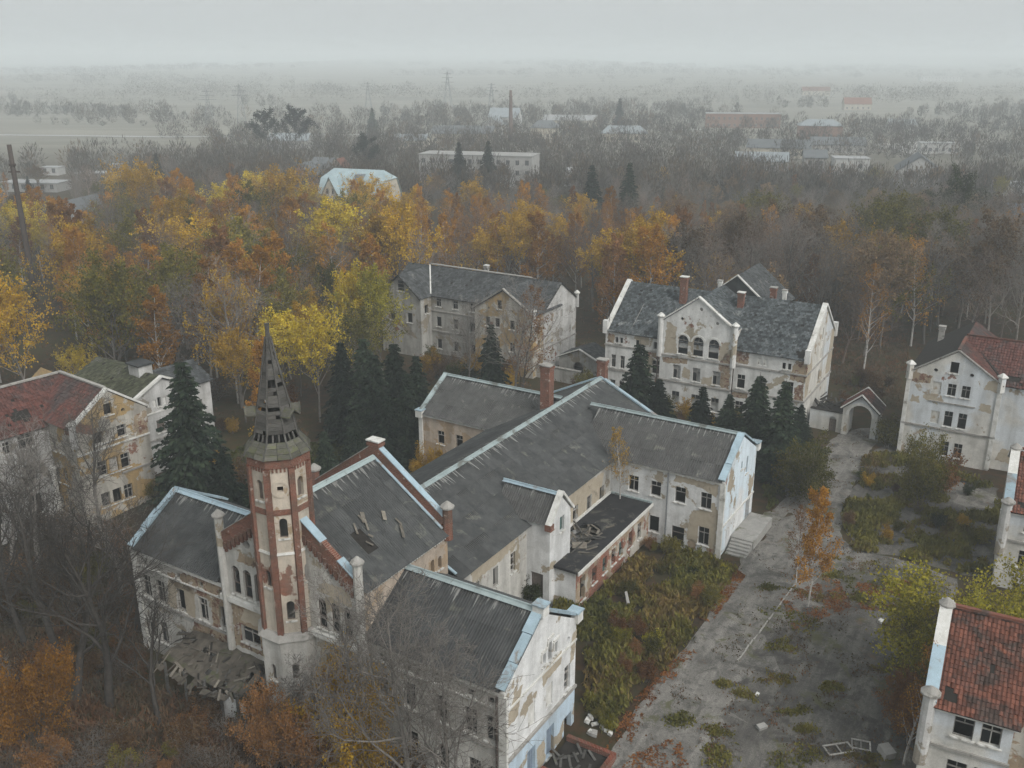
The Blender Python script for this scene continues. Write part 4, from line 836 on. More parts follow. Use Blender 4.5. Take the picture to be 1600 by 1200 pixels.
for s_ in (-1, 1):
    wb.strip('verge', (-13.3 + s_ * 4.75, -.4, 11.42), (-13.3, -.4, 14.92), .55, .16, TR); wb.strip('verge', (-11.6 + s_ * 5.2, 8.6, 11.75), (-11.6, 8.6, 16.05), .3, .14, TR)
for x in (-25.5, -.1):
    for y0 in (-.2, 13.6): wb.strip('verge', (x, y0, 9.15), (x, 6.7, 14.25), .6, .2, TR)
for x, y, z in ((-25.6, -.05, 10.3), (.0, 13.5, 10.4), (0, -.05, 10.2)):
    wb.box('pinnacle', x - .3, x + .3, y - .3, y + .3, 8.6, z, M['B'])
for x in (-18.0, -8.6): wb.column('pinnacle', x, -.45, 6.8, 12.4, .34, M['B'], TR)
for x0, x1, y in ((-25.7, -17.9, -.12), (-8.7, .12, -.12), (-18.0, -8.6, -.58)):
    wb.box('string_course', x0, x1, y, y + .16, 3.75, 3.95, TD)
    wb.box('string_course', x0, x1, y, y + .16, 7.0, 7.2, TD)
wb.box('string_course', .0, .14, -.1, 13.4, 3.75, 3.95, TD); wb.box('string_course', 0, .14, -.1, 13.4, 7.0, 7.15, TD); wb.box('cornice', -8.7, .1, -.16, .02, 8.85, 9.08, TR); wb.box('cornice', -25.7, -17.9, -.16, .02, 8.85, 9.08, TR)
for x in (-8.45, -18.15): wb.box('drain_pipe', x - .06, x + .06, -.62, -.5, 0, 11.2, M['metal'])
for x in (-15.0, -13.05, -11.1):
    m = MB()
    for k in range(8):
        a0, a1 = math.pi * k / 8, math.pi * (k + 1) / 8; pt = lambda r, a, y: (x + r * math.cos(a), y, 9.25 + r * math.sin(a))
        m.poly([pt(.72, a0, -.54), pt(.95, a0, -.54), pt(.95, a1, -.54), pt(.72, a1, -.54)]); m.poly([pt(.95, a0, -.54), pt(.95, a0, -.44), pt(.95, a1, -.44), pt(.95, a1, -.54)])
    wb.part('arch_mould', m, TR)
wb.chimney(-17.2, 4.8, 11.5, 15.9, .85, .7, 'brick', 'trim'); wb.chimney(-9.9, 5.2, 12.2, 14.7, .75, .6, 'brickdark', 'trim'); wb.chimney(-7.0, 9.0, 11.5, 14.9, .7, .6, 'brickdark', 'trimdark'); wb.chimney(-13.6, 8.0, 13.3, 15.2, .45, .4, 'trim', 'trimdark'); wb.chimney(-5.4, 8.2, 12.6, 14.9, .45, .4, 'trim', 'trimdark')
for x in (-22.3, -17.9): wb.strip('lightning_rod', (x, .2, 9.3), (x + .3, 3.6, 12.1), .05, .05, M['frame'])
for x, y, z0, z1 in ((-25.4, .6, 10, 12), (-.2, 12.6, 10.2, 13.8), (-12.4, 16.5, 15.5, 18.2)): wb.strip('lightning_rod', (x, y, z0), (x, y, z1), .05, .05, M['metal'])
f1_ = [o[:4] for o in f1]; g_ = [o[:4] for o in g]
for O_, A_, P_, op_, mt_ in (((0, -.45), 0, [(-10.2, 3.95), (-8.8, 3.95), (-8.8, 8.2), (-9.6, 8.6), (-10.3, 6.6)], g_, 'brickpatch'), ((0, -.45), 0, [(-17.7, 6.3), (-14.5, 6.2), (-14.4, 6.95), (-17.7, 6.95)], g_, 'brickpatch'), ((0, -.45), 0, [(-15, 4.6), (-13.7, 4.3), (-13.8, 5.4), (-14.8, 5.9)], g_, 'tanpatch'), ((0, -.45), 0, [(-12.5, 4.0), (-11.1, 4.0), (-11.2, 5.4), (-12.4, 5.0)], g_, 'tanpatch'), ((0, -.45), 0, [(-17.6, 7.3), (-15.9, 7.4), (-15.8, 10.6), (-17.2, 11.2)], g_, 'tanpatch'), ((0, -.45), 0, [(-10.3, 7.4), (-9.3, 7.3), (-9.2, 9.9), (-10.2, 9.6)], g_, 'tanpatch'),
        ((0, 0), 0, [(-1.9, 6.3), (-.1, 6.1), (-.1, 8.8), (-1.5, 8.7)], f1_, 'brickpatch'), ((0, 0), 0, [(-1.2, 4.0), (-.1, 4.0), (-.1, 6.2), (-1.1, 5.6)], f1_, 'brickpatch'), ((0, 0), 0, [(-8.6, 7.3), (-6.6, 7.3), (-6.8, 8.8), (-8.6, 8.8)], f1_, 'brickpatch'), ((0, 0), 0, [(-25.5, 7.3), (-24.4, 7.3), (-24.5, 8.7), (-25.5, 8.6)], f1_, 'brickpatch'), ((0, 0), 0, [(-19.9, 6.2), (-18, 6.1), (-18, 7.0), (-20.2, 7.0)], f1_, 'brickpatch'), ((0, 0), 0, [(-8.6, 3.0), (-6.6, 2.9), (-6.7, 3.7), (-8.6, 3.7)], f1_, 'brickpatch'), ((0, 0), math.pi / 2, [(.05, 3.9), (1.6, 4.1), (2.6, 7.5), (1.5, 9.4), (.05, 9.0)], [], 'tanpatch'), ((0, 0), math.pi / 2, [(10.5, 4.2), (13.2, 4.0), (13.2, 9.5), (11.5, 9.8)], [], 'tanpatch')):
    wb.patch(O_, A_, P_, op_, mt_, seed=int(abs(P_[0][0]) * 7 + P_[0][1] * 3), amp=.2)
# ------------------------------------------------------------------ long slate-roofed house behind the spruces
hc = Bld('slate_house', 'long grey derelict house with dark slate roof and projecting front gable', 'house', frame_origin(-31.5, -63.45, 112.31), -31.5)
fc = [(x, z, .9, h, 'r', k) for (z, h, k) in ((7.35, 1.2, 'cross'), (4.3, 1.5, 'empty'), (.9, 1.5, 'empty')) for x in (-16.6, -13.6, -10.6)]
hc.shell(-25.4, 1.2, -2.4, 7.2, -.3, 9.0, 12.1, 'x', {'front': fc, 'right': [(y, z, .7, h, 'r', k) for (z, h, k) in ((7.1, 1.1, 'empty'), (4.1, 1.4, 'empty')) for y in (.1,)] + [(y, z, .7, 1.1, 'r', 'blind', 'trimdark') for z in (7.1, 4.2) for y in (2.8, 5.4)]}, [M['C'], M['L2']], 'wall', smi={'right': 1})
hc.shell(-8.3, 1.18, -5.2, 2.0, -.3, 9.0, 11.9, 'y', {'front': [(-4.25, 9.25, .8, 1.25, 'r', 'empty'), (-6.0, 9.0, .35, .35, 'o', None), (-2.2, 9.0, .35, .35, 'o', None)] + [(x, z, .8, 1.3, 'r', k) for (z, k) in ((6.6, 'empty'), (3.4, 'cross')) for x in (-6.2, -4.6, -2.2)], 'right': [(-3.6, 6.6, .7, 1.2, 'r', 'empty'), (-3.6, 4, .7, 1.2, 'r', 'empty')]}, [M['L']], 'wall')
hc.shell(-25.2, -17.9, -5.0, 2.0, -.3, 9.0, 12.0, 'y', {'front': [(-21.5, 9.6, 1.3, 1.6, 'r', 'bars'), (-23.2, 5, 1, 1.5, 'r', 'empty'), (-20, 5, 1, 1.5, 'r', 'empty')], 'right': [(-3.6, 6.4, .9, 1.3, 'r', 'empty')]}, [M['C']], 'wall')
hc.roof(-25.4, 1.3, -2.4, 7.2, 9.0, 12.1, 'x', 'slate', M['slatedark'], .35, 'roof', .1, (0, 1), ts=(.38, .34)); hc.roof(-8.3, 1.2, -5.2, 2.4, 9.0, 12.0, 'y', 'slate', M['slatedark'], .3, 'roof', .25, (0, 1), ts=(.38, .34)); hc.roof(-25.2, -17.9, -5.0, 2.4, 9.0, 12.05, 'y', 'slate', M['slatedark'], .3, 'roof', .5, (0, 1), ts=(.38, .34))
for x0, x1, xm in ((-8.6, 1.5, -3.55),):
    for x in (x0, x1): hc.strip('verge', (x, -5.35, 8.95), (xm, -5.35, 12.25), .4, .16, M['frame'])
hc.strip('ridge_cap', (-21.5, 2.4, 12.4), (-3.5, 2.4, 12.3), .4, .14, M['trimdark']); hc.strip('valley_flashing', (-17.8, -2.6, 9.2), (-21.4, 2.3, 12.3), .2, .06, M['trim'])
for x, y in ((1.25, 7.3), (1.25, -5.25)): hc.column('pinnacle', x, y, 7.6, 10.1, .3, M['L2'], TR)
hc.box('string_course', 1.18, 1.32, -2.4, 7.2, 3.5, 3.7, TD); hc.box('string_course', -25.5, -8.3, -2.52, -2.38, 6.6, 6.75, TD); hc.box('string_course', -25.5, -8.3, -2.52, -2.38, 3.5, 3.7, TD)
hc.chimney(-12, 3.6, 11, 12.9, .6, .5, 'trimdark', 'trim')
# ------------------------------------------------------------------ red-tiled house at the right
hr = Bld('gabled_house', 'cream three-storey house with red tiled roof and front gable beside the archway', 'house', frame_origin(-31.5, -14.34, 106.21), -31.5)
fr_ = [(4.42, 10.2, .85, 1.25, 'r', 'empty'), (2.65, 10.05, .42, .42, 'o', None), (6.2, 10.05, .42, .42, 'o', None)] + [(x, 7.65, .85, 1.35, 'r', 'cross') for x in (4.48, 5.87)] + [(x, 4.15, .85, 1.75, 'r', 'half') for x in (4.58, 5.97)] + [(x, .72, .85, 1.7, 'r', 'cross') for x in (4.65, 6.0)] + [(x, z, .85, 1.4, 'r', 'blind', 'R') for x, z in ((3.0, 7.6), (3.25, 4.3), (3.3, .8))]
hr.shell(0, 9.2, 0, 14, -.3, 9.6, 12.6, 'y', {'front': fr_}, [M['R']], 'wall')
hr.shell(9.21, 30, .9, 10.6, -.3, 9.6, 12.9, 'x', {'front': [(x, z, 1.0, 1.6, 'r', 'cross') for x in (13.2, 16, 19) for z in (.8, 4.2, 7.3)]}, [M['R']], 'wall')
hr.roof(0, 9.2, 0, 14, 9.6, 12.65, 'y', 'tile', M['tileold'], .25, 'roof', 0, (1,), ts=(.30, .36)); hr.roof(4.6, 30, .9, 10.6, 9.6, 12.95, 'x', 'tile', M['tileold'], .35, 'roof', 0, (0, 1), [(5.4, 1.0, .7, .35)], ts=(.30, .36))
m = MB(); hr.tiles(hr.root.children[-1], Vector((-.25, 14, 9.5)), Vector((0, -1, 0)), Vector((4.6, 0, 3.05)).normalized(), Vector((0, -1, 0)).cross(Vector((4.6, 0, 3.05)).normalized()), 14, 5.75, (.34, .32), 'slate', M['slatedark'], ())
for x in (-.15, 9.35): hr.strip('verge', (x, -.02, 9.62), (4.6, -.02, 12.8), .34, .13, M['frame'])
for x in (.1, 9.1): hr.column('pinnacle', x, .02, 8.9, 11.0, .36, M['R'], TR, 4)
hr.box('string_course', -.15, 9.35, -.14, .02, 3.7, 3.9, TD); hr.box('string_course', 2.4, 7.0, -.12, .02, 6.75, 6.87, TD); hr.strip('valley_flashing', (9.35, .7, 9.75), (5.0, 5.7, 12.9), .25, .06, M['deck']); hr.strip('ridge_cap', (4.6, 0, 12.86), (4.6, 5.6, 12.9), .3, .14, M['tile']); hr.strip('ridge_cap', (4.6, 5.75, 13.15), (30, 5.75, 13.15), .3, .14, M['tile'])
hr.box('corner_pilaster', 8.85, 9.3, -.14, .02, .2, 8.9, TR); hr.box('corner_pilaster', -.1, .3, -.14, .02, .2, 8.9, TR); hr.chimney(1.4, 11.5, 10, 12.2, .6, .6, 'trimdark', 'trimdark')
fr__ = [o[:4] for o in fr_]
for P_, mt_ in (([(.5, 8.6), (2.3, 8.7), (2.4, 9.5), (.5, 9.7)], 'brickpatch'), ([(.6, 6.6), (1.7, 6.5), (1.5, 7.3), (.8, 7.3)], 'tanpatch'), ([(1.9, 6.9), (3.3, 6.5), (3.2, 7.3), (2.0, 7.5)], 'tanpatch'), ([(7.2, 6.4), (8.5, 6.4), (8.2, 7.2), (7.4, 7.2)], 'tanpatch'), ([(7.7, 8.8), (8.9, 8.7), (8.8, 10.0), (8.0, 9.8)], 'tanpatch')):
    hr.patch((0, 0), 0, P_, fr__, mt_, seed=int(P_[0][0] * 9 + P_[0][1]))
hr.patch((9.21, .9), 0, [(.3, 1.0), (3.4, .8), (3.2, 2.2), (.8, 2.3)], [], 'tanpatch', seed=4)
# ------------------------------------------------------------------ two red-tiled houses reaching in from the right edge
def edge_house(label, th, org, holes, nm='tiled_house'):
    h = Bld(nm, label, 'house', org, th)
    h.shell(0, 4.5, -2.5, 9.1, Z0, 7.1, 10.05, 'x', {'front': [(2.05, 5.35, 1.05, 1.4, 'r', 'half'), (3.45, 5.35, 1.05, 1.4, 'r', 'cross'), (2.05, 2.2, 1.05, 1.5, 'r', 'cross'), (3.45, 2.2, 1.05, 1.5, 'r', 'cross'), (2.05, -.8, 1.05, 1.5, 'r', 'cross')], 'left': [(3.3, 6.8, .8, 1.3, 'r', 'empty'), (1.2, 3.4, .9, 1.5, 'r', 'cross'), (5.4, 3.4, .9, 1.5, 'r', 'cross')]}, [M['R']], 'wall')
    h.shell(4.51, 16, -1.2, 7.8, Z0, 7.1, 10.0, 'x', {'front': [(6.2, 4.8, 1.0, 1.5, 'r', 'empty'), (8.5, 4.8, 1.0, 1.5, 'r', 'empty')]}, [M['annex']], 'wall')
    h.roof(.3, 4.8, -2.5, 9.1, 7.1, 10.05, 'x', 'tile', M['tile'], .3, 'roof', 0, (0, 1), holes, ts=(.235, .30)); h.roof(4.8, 16, -1.2, 7.8, 7.1, 9.85, 'x', 'tile', M['tile'], .3, 'roof', 0, (0, 1), ts=(.26, .32))
    h.strip('verge_coping', (.12, -2.7, 7.3), (.12, .6, 9.0), .72, .24, FB); h.strip('verge_coping', (.12, .6, 9.0), (.12, 3.3, 10.4), .72, .24, TR); h.strip('verge_coping', (.12, 9.3, 7.3), (.12, 3.3, 10.4), .72, .24, TR)
    h.column('pinnacle', .1, -2.55, 3.0, 8.2, .38, M['L2'], TD, 10); h.column('pinnacle', .15, 3.3, 9.9, 10.8, .34, M['L2'], TD, 10); h.box('string_course', .3, 4.6, -2.64, -2.48, 4.35, 4.55, TD); h.box('cornice', .3, 4.7, -2.66, -2.48, 6.8, 7.05, TR); h.strip('ridge_cap', (.5, 3.3, 10.42), (16, 3.3, 10.4), .28, .14, M['tile'])
    return h
no = frame_origin(-28, -.29, 53.77)
edge_house('near red-tiled house with two upper windows and pale coping at the bottom right corner', -28, no, [(.7, .9, .35, .45), (2.6, 3.3, .22, .32)])
_c28, _s28 = math.cos(R(-28)), math.sin(R(-28)); mo = G(1551, 915) - Vector((.1 * _c28 + 2.55 * _s28, .1 * _s28 - 2.55 * _c28, 0))
edge_house('red-tiled house with tall corner pillar cut off by the right edge', -28, mo, [(.9, .9, .5, .4)])
# ------------------------------------------------------------------ left pair of houses
hl = Bld('ochre_house', 'ochre gabled house with sagging red tiled roof and a hole in it', 'house', frame_origin(-37, -80.9, 47.85), -37)
go = [(-3.9, 10.05, .85, 1.15, 'r', 'empty'), (-5.5, 9.85, .4, .4, 'o', None), (-2.42, 9.9, .4, .4, 'o', None)] + [(y, 7.5, .9, 1.2, 'r', k) for y, k in ((-5.25, 'empty'), (-4.05, 'board'), (-2.85, 'half'))] + [(y, 4.25, .9, 1.5, 'r', k) for y, k in ((-5.25, 'bars'), (-4.1, 'board'), (-2.9, 'half'))] + [(y, 1.05, .9, 1.45, 'r', k) for y, k in ((-5.4, 'empty'), (-4.2, 'empty'), (-3.0, 'cross'))]
fo = [(-4.2, 6.55, .7, 1.35, 'r', 'cross'), (-2.6, 6.65, .7, 1.35, 'r', 'empty'), (-4.4, 3.3, .8, 1.55, 'r', 'bars'), (-2.9, 3.35, .8, 1.55, 'r', 'bars'), (-4.4, .2, .8, 1.5, 'r', 'empty'), (-2.9, .2, .8, 1.5, 'r', 'empty')]
hl.shell(-12, 0, -7.5, 0, -1.2, 9.7, 12.4, 'x', {'right': go, 'front': fo}, [M['L']], 'wall')
wo2 = [(-9.65, 7.4, 1.5, 1.35, 'r', 'cross'), (-11.5, 7.35, .7, 1.2, 'r', 'cross'), (-9.7, 4.05, 1.1, 1.7, 'r', 'bars'), (-13.5, 7.3, 1.2, 1.3, 'r', 'cross'), (-13.5, 4.05, 1.1, 1.7, 'r', 'bars'), (-9.75, .6, 1.3, 2.0, 'r', 'empty'), (-13.5, .8, 1.1, 1.7, 'r', 'bars')]
hl.shell(-12.2, -4.8, -24, -7.2, -1.2, 9.2, 12.3, 'y', {'right': wo2}, [M['L2']], 'wall')
hl.roof(-9.0, -.2, -7.5, 0, 9.7, 12.4, 'x', 'tile', M['tileold'], .35, 'roof', 0, (0, 1), ts=(.30, .34)); hl.roof(-12.2, -4.8, -24, -3.9, 9.2, 12.35, 'y', 'tile', M['tileold'], .4, 'roof', 0, (1, 0), [(14.6, 1.7, .9, .75)], ts=(.30, .34))
for y0 in (-7.75, .25): hl.strip('verge', (-.1, y0, 9.75), (-.1, -3.75, 12.62), .5, .2, TR)
hl.column('pinnacle', -.05, -7.55, 7.8, 10.6, .36, M['L2'], TR, 4); hl.box('string_course', -.02, .14, -3.4, 0, 3.8, 3.98, TD); hl.box('cornice', -.02, .12, -7.5, 0, 6.9, 7.05, TR); hl.strip('ridge_cap', (-8.5, -3.75, 12.66), (-.4, -3.75, 12.66), .34, .16, M['trimdark']); hl.strip('ridge_cap', (-8.5, -3.9, 12.6), (-8.5, -24, 12.6), .34, .16, M['trimdark'])
hl.column('drain_column', -4.4, -7.9, -1, 5.2, .28, M['trim'], TR, 8)
h2 = Bld('mossy_house', 'grey gabled house with mossy roof half hidden by a spruce', 'house', frame_origin(-37, -80.9, 47.85), -37)
g2 = [(3.95, 7.35, .4, .8, 'r', 'blind', 'trim'), (4.55, 7.25, .42, 1.05, 'r', 'empty'), (5.15, 7.3, .4, .8, 'r', 'blind', 'trim'), (6.3, 7.35, .42, .7, 'a', 'empty'), (4.4, 4.4, 1.0, 1.45, 'r', 'board', 'framedark'), (6.2, 4.5, .9, 1.4, 'r', 'cross'), (4.4, 1, .9, 1.5, 'r', 'cross'), (6.2, 1, .9, 1.5, 'r', 'cross')]
h2.shell(-17, -5, 1.6, 8.4, -.3, 8.7, 10.3, 'x', {'right': g2}, [M['L2']], 'wall'); h2.roof(-17, -4.9, 1.6, 8.4, 8.7, 10.3, 'x', 'slate', M['mossroof'], .3, 'roof', 0, (0, 1), ts=(.36, .34))
h2.shell(-13, -6.6, 8.41, 12, -.3, 8.0, 9.6, 'y', {'right': [(10.3, 4.6, .9, 1.4, 'r', 'cross')]}, [M['L2']], 'wall'); h2.roof(-13, -6.6, 6.0, 12, 8.0, 9.6, 'y', 'slate', M['slatedark'], .3, 'roof', .3, (0, 1), ts=(.36, .34))
for y0 in (1.4, 8.6): h2.strip('verge', (-4.85, y0, 8.75), (-4.85, 5.0, 10.55), .4, .22, TR)
h2.box('string_course', -5.02, -4.86, 1.6, 8.4, 3.7, 3.9, TD); h2.box('string_course', -5.02, -4.9, 1.6, 8.4, 6.7, 6.85, TR); h2.box('roof_box', -9.5, -7.6, 4.2, 5.8, 9.6, 11.2, M['L2']); h2.box('roof_box_lid', -9.7, -7.4, 4.0, 6.0, 11.2, 11.35, M['slatedark'])
hl.patch((0, 0), math.pi / 2, [(-1.6, 7.1), (-.1, 7.0), (-.1, 9.5), (-1.2, 9.3)], [o[:4] for o in go], 'brickpatch', seed=3)
# ------------------------------------------------------------------ archway, yard walls, ruined sheds
ga = Bld('archway', 'white arched gateway with small tiled gable roof over the path', 'gate', frame_origin(-31.5, -21.19, 108.75), -31.5)
m = MB()
for y, ang, O in ((0, 0, (0, 0)), (2.7, math.pi, (3.9, 2.7))):
    ga.wall(m, O, ang, [(0, -.3), (3.9, -.3), (3.9, 3.4), (1.95, 5.05), (0, 3.4)], [(1.95, -.2, 2.6, 4.1, 'a', None)], 1.36, sill=False)
ga.wall(m, (3.9, 0), math.pi / 2, [(0, -.3), (2.7, -.3), (2.7, 3.4), (0, 3.4)]); ga.wall(m, (0, 2.7), -math.pi / 2, [(0, -.3), (2.7, -.3), (2.7, 3.4), (0, 3.4)])
ga.part('wall', m, M['R']); ga.roof(0, 3.9, -.1, 2.8, 3.4, 5.1, 'y', 'tile', M['tileold'], .35, 'roof', .2, (1, 0), ts=(.28, .32))
for x in (-.25, 4.15): ga.strip('verge', (x, -.25, 3.35), (1.95, -.25, 5.3), .22, .12, TR); ga.strip('verge', (x, 2.95, 3.35), (1.95, 2.95, 5.3), .22, .12, TR)
m = MB()
for k in range(10):
    a0, a1 = math.pi * k / 10, math.pi * (k + 1) / 10; pt = lambda r, a, y: (1.95 + r * math.cos(a), y, 2.6 + r * math.sin(a))
    m.poly([pt(1.32, a0, -.08), pt(1.6, a0, -.08), pt(1.6, a1, -.08), pt(1.32, a1, -.08)]); m.poly([pt(1.6, a0, -.08), pt(1.6, a0, .02), pt(1.6, a1, .02), pt(1.6, a1, -.08)])
ga.part('arch_mould', m, TR)
gw = Bld('gate_wall', 'low white wall with a dark arched door beside the archway', 'wall', ga.o, -31.5)
m = MB(); gw.wall(m, (-3.8, .3), 0, [(0, -.3), (3.79, -.3), (3.79, 2.45), (0, 2.45)], [(2.7, -.1, .85, 2.0, 'a', 'board', 'framedark')], .3, sill=False); m.poly([(-3.8, .3, 2.45), (-.01, .3, 2.45), (-.01, .65, 2.45), (-3.8, .65, 2.45)]); m.poly([(-.01, .65, -.3), (-3.8, .65, -.3), (-3.8, .65, 2.45), (-.01, .65, 2.45)])
m.poly([(-3.8, .65, -.3), (-3.8, .3, -.3), (-3.8, .3, 2.45), (-3.8, .65, 2.45)])
gw.part('wall', m, M['R']); gw.box('coping', -3.82, -.02, .2, .75, 2.45, 2.55, M['deck'])
sh_ = Bld('collapsed_shed', 'heap of grey roof timbers behind the low gate wall', 'ruin', ga.world(-2, 2.2), -31.5); rg = random.Random(21)
for k in range(34):
    x, y, z, a = rg.uniform(-1.7, 1.5), rg.uniform(-1.2, 2.0), rg.uniform(1.3, 2.9), rg.uniform(0, 3.14); ln = rg.uniform(.8, 2.2)
    sh_.strip('timber', (x, y, z), (x + math.cos(a) * ln * .7, y + math.sin(a) * ln, z + rg.uniform(-.5, .4)), rg.uniform(.12, .3), .08, M['wood' if rg.random() < .7 else 'deck'])
sh_.box('rubble_core', -1.7, 1.7, -1.1, 2.2, 0, 1.9, M['deck'])
w2 = Bld('yard_wall', 'crumbling low pale wall between the archway and the cream house', 'wall', ga.o, -31.5); m = MB(); m.box(3.95, 9.4, .6, .95, -.3, 1.5); w2.part('wall', m, M['R']); w2.box('coping', 3.95, 9.4, .52, 1.02, 1.5, 1.6, TD)
# small outbuilding with shallow roofs between the slate house and the ward house
ob = Bld('stone_outbuilding', 'small grey outbuilding with shallow gables left of the ward house', 'outbuilding', G(905, 590), -31.5)
ob.shell(-3.2, 3.2, 0, 4.2, -.3, 2.6, 4.0, 'y', {'front': [(-.2, .2, 1.5, 2.0, 'a', 'empty')]}, [M['C']], 'wall'); ob.roof(-3.2, 3.2, 0, 4.2, 2.6, 4.0, 'y', 'slate', M['slatedark'], .3, 'roof', .2, (0, 1), ts=(.4, .36))
for x in (-3.5, 3.5): ob.strip('verge', (x, -.2, 2.6), (0, -.2, 4.15), .3, .14, TR)
ow = Bld('boundary_wall', 'long low grey wall running in front of the slate house', 'wall', G(840, 590), -31.5); ow.box('wall', -9, 6.5, 0, .4, -.3, 1.9, M['C']); ow.box('coping', -9.1, 6.6, -.08, .48, 1.9, 2.0, TD)
# ------------------------------------------------------------------ trees
def nrm(v): return v / (np.linalg.norm(v) + 1e-9)
def rot_away(d, ang, az):
    d = nrm(d); u = np.array([1., 0, 0]) if abs(d[2]) > .9 else np.array([0, 0, 1.]); x = nrm(np.cross(d, u)); y = np.cross(d, x)
    return nrm(d * math.cos(ang) + (x * math.cos(az) + y * math.sin(az)) * math.sin(ang))
def skeleton(seed, H, r0, spec):
    """spec per level: segs, wobble, lift, children, start, ratio, angle (lo, hi)"""
    rg = np.random.default_rng(seed); br = []
    def grow(p, d, Ln, r, lev):
        s = spec[lev]; n = s['n']; pts = [p]; rad = [r]
        for i in range(n):
            d = nrm(d + rg.normal(0, s['wob'], 3) + np.array([0, 0, s['lift']])); p = p + d * Ln / n; pts.append(p); rad.append(max(.011, r * (1 - (i + 1) / n * s.get('taper', .8))))
        br.append((pts, rad, lev))
        if lev + 1 < len(spec):
            k = s['kids']; az = rg.uniform(0, 6.28)
            for j in range(k):
                t = s['start'] + (1 - s['start']) * (j + rg.uniform(.1, .9)) / k; f = t * n; i = min(n - 1, int(f)); q = pts[i] + (pts[i + 1] - pts[i]) * (f - i)
                dd = nrm(pts[i + 1] - pts[i]); az += 2.4 + rg.normal(0, .3); an = rg.uniform(*s['ang'])
                tt = (t - s['start']) / (1 - s['start'] + 1e-6); ln = Ln * s['ratio'] * s['shape'](tt) * rg.uniform(.75, 1.2)
                grow(q, rot_away(dd, an, az), ln, max(.011, min(rad[i] * .62, rad[i] * .5 + .01)), lev + 1)
    grow(np.zeros(3), nrm(np.array([rg.normal(0, .03), rg.normal(0, .03), 1.])), H, r0, 0); return br, rg
def bark_mesh(br, name, mats, rings=(8, 5, 3, 3, 3), split=None):
    m = MB()
    for pts, rad, lev in br: m.tube(pts, rad, rings[lev], (0 if split is None or lev < split else 1), False)
    return m.mesh(name, mats, True)
def cards(pos, size, rg, mats, name, flat=0.0, aspect=1.0, axis=None, clump=None):
    """many small leaf faces at the given places"""
    n = len(pos); a = rg.normal(0, 1, (n, 3)); b = rg.normal(0, 1, (n, 3)) if axis is None else axis
    if flat: a[:, 2] *= 1 - flat; b = b.copy(); b[:, 2] *= (1 - flat)
    a /= np.linalg.norm(a, axis=1)[:, None] + 1e-9; b = b - (b * a).sum(1)[:, None] * a * (1 if axis is None else 0); b /= np.linalg.norm(b, axis=1)[:, None] + 1e-9
    s = (size * rg.uniform(.6, 1.35, n))[:, None]; a = a * s * .5; b = b * s * .5 * aspect
    v = np.stack([pos - a - b * .35, pos + a * .1 - b, pos + a + b * .3, pos - a * .15 + b], 1).reshape(-1, 3)
    me = bpy.data.meshes.new(name); me.vertices.add(4 * n); me.vertices.foreach_set('co', v.astype(np.float32).ravel())
    me.loops.add(4 * n); me.loops.foreach_set('vertex_index', np.arange(4 * n, dtype=np.int32)); me.polygons.add(n)
    me.polygons.foreach_set('loop_start', np.arange(0, 4 * n, 4, dtype=np.int32))
    me.update(calc_edges=True); me.materials.append(mats)
    at = me.attributes.new('rnd', 'FLOAT', 'FACE'); at.data.foreach_set('value', (rg.uniform(0, 1, n) if clump is None else np.clip(clump, 0, 1)).astype(np.float32)); return me
def leaf_points(br, rg, lev, per, spread, top=0.0):
    P = []
    for pts, rad, l in br:
        if l < lev: continue
        for _ in range(per):
            i = rg.integers(0, len(pts) - 1); t = rg.uniform(); P.append(pts[i] + (pts[i + 1] - pts[i]) * t + rg.normal(0, spread, 3))
    return np.array(P)
one = lambda t: 1.0
PROTO = {}
def proto(key, bark, leaves): PROTO.setdefault(key, []).append((bark, leaves))
def birch(seed, H, leafper, size, wide=1.0):
    sp = [dict(n=9, wob=.035, lift=.03, kids=24, start=.16, ratio=.27 * wide, ang=(.55, .95), shape=lambda t: (1.05 - t) ** .65 + .12, taper=.92), dict(n=4, wob=.12, lift=.07, kids=7, start=.25, ratio=.45, ang=(.4, .8), shape=lambda t: 1.1 - .6 * t), dict(n=3, wob=.2, lift=-.02, kids=4, start=.2, ratio=.5, ang=(.4, .9), shape=one), dict(n=2, wob=.2, lift=-.06, kids=0, start=0, ratio=0, ang=(0, 0), shape=one)]
    br, rg = skeleton(seed, H, H * .0105, sp); P = leaf_points(br, rg, 2, leafper, .16)
    return bark_mesh(br, 'trunk', [M['birchbark'], M['barkred']], (7, 4, 3, 3), 2), cards(P, size, rg, M['lf_orange'], 'crown')
def broad(seed, H, leafper, size, kids=16, wide=1.0, lev4=0, bark='bark', crown='lf_gold', start=.28):
    sp = [dict(n=8, wob=.06, lift=.03, kids=kids, start=start, ratio=.46 * wide, ang=(.6, 1.05), shape=lambda t: .55 + .75 * math.sin(min(1, t * 1.25 + .22) * math.pi) ** .8, taper=.85), dict(n=5, wob=.15, lift=.10, kids=7, start=.22, ratio=.5, ang=(.45, .9), shape=lambda t: 1.1 - .5 * t), dict(n=3, wob=.2, lift=.04, kids=5, start=.2, ratio=.52, ang=(.4, .9), shape=one), dict(n=2, wob=.2, lift=.02, kids=lev4, start=.2, ratio=.6, ang=(.4, .9), shape=one)]
    if lev4: sp.append(dict(n=2, wob=.22, lift=.0, kids=0, start=0, ratio=0, ang=(0, 0), shape=one))
    br, rg = skeleton(seed, H, H * .0135, sp); bm_ = bark_mesh(br, 'trunk', [M[bark]], (8, 5, 3, 3, 3))
    cr = None
    if leafper: cr = cards(leaf_points(br, rg, 2, leafper, .2), size, rg, M[crown], 'crown')
    return bm_, cr
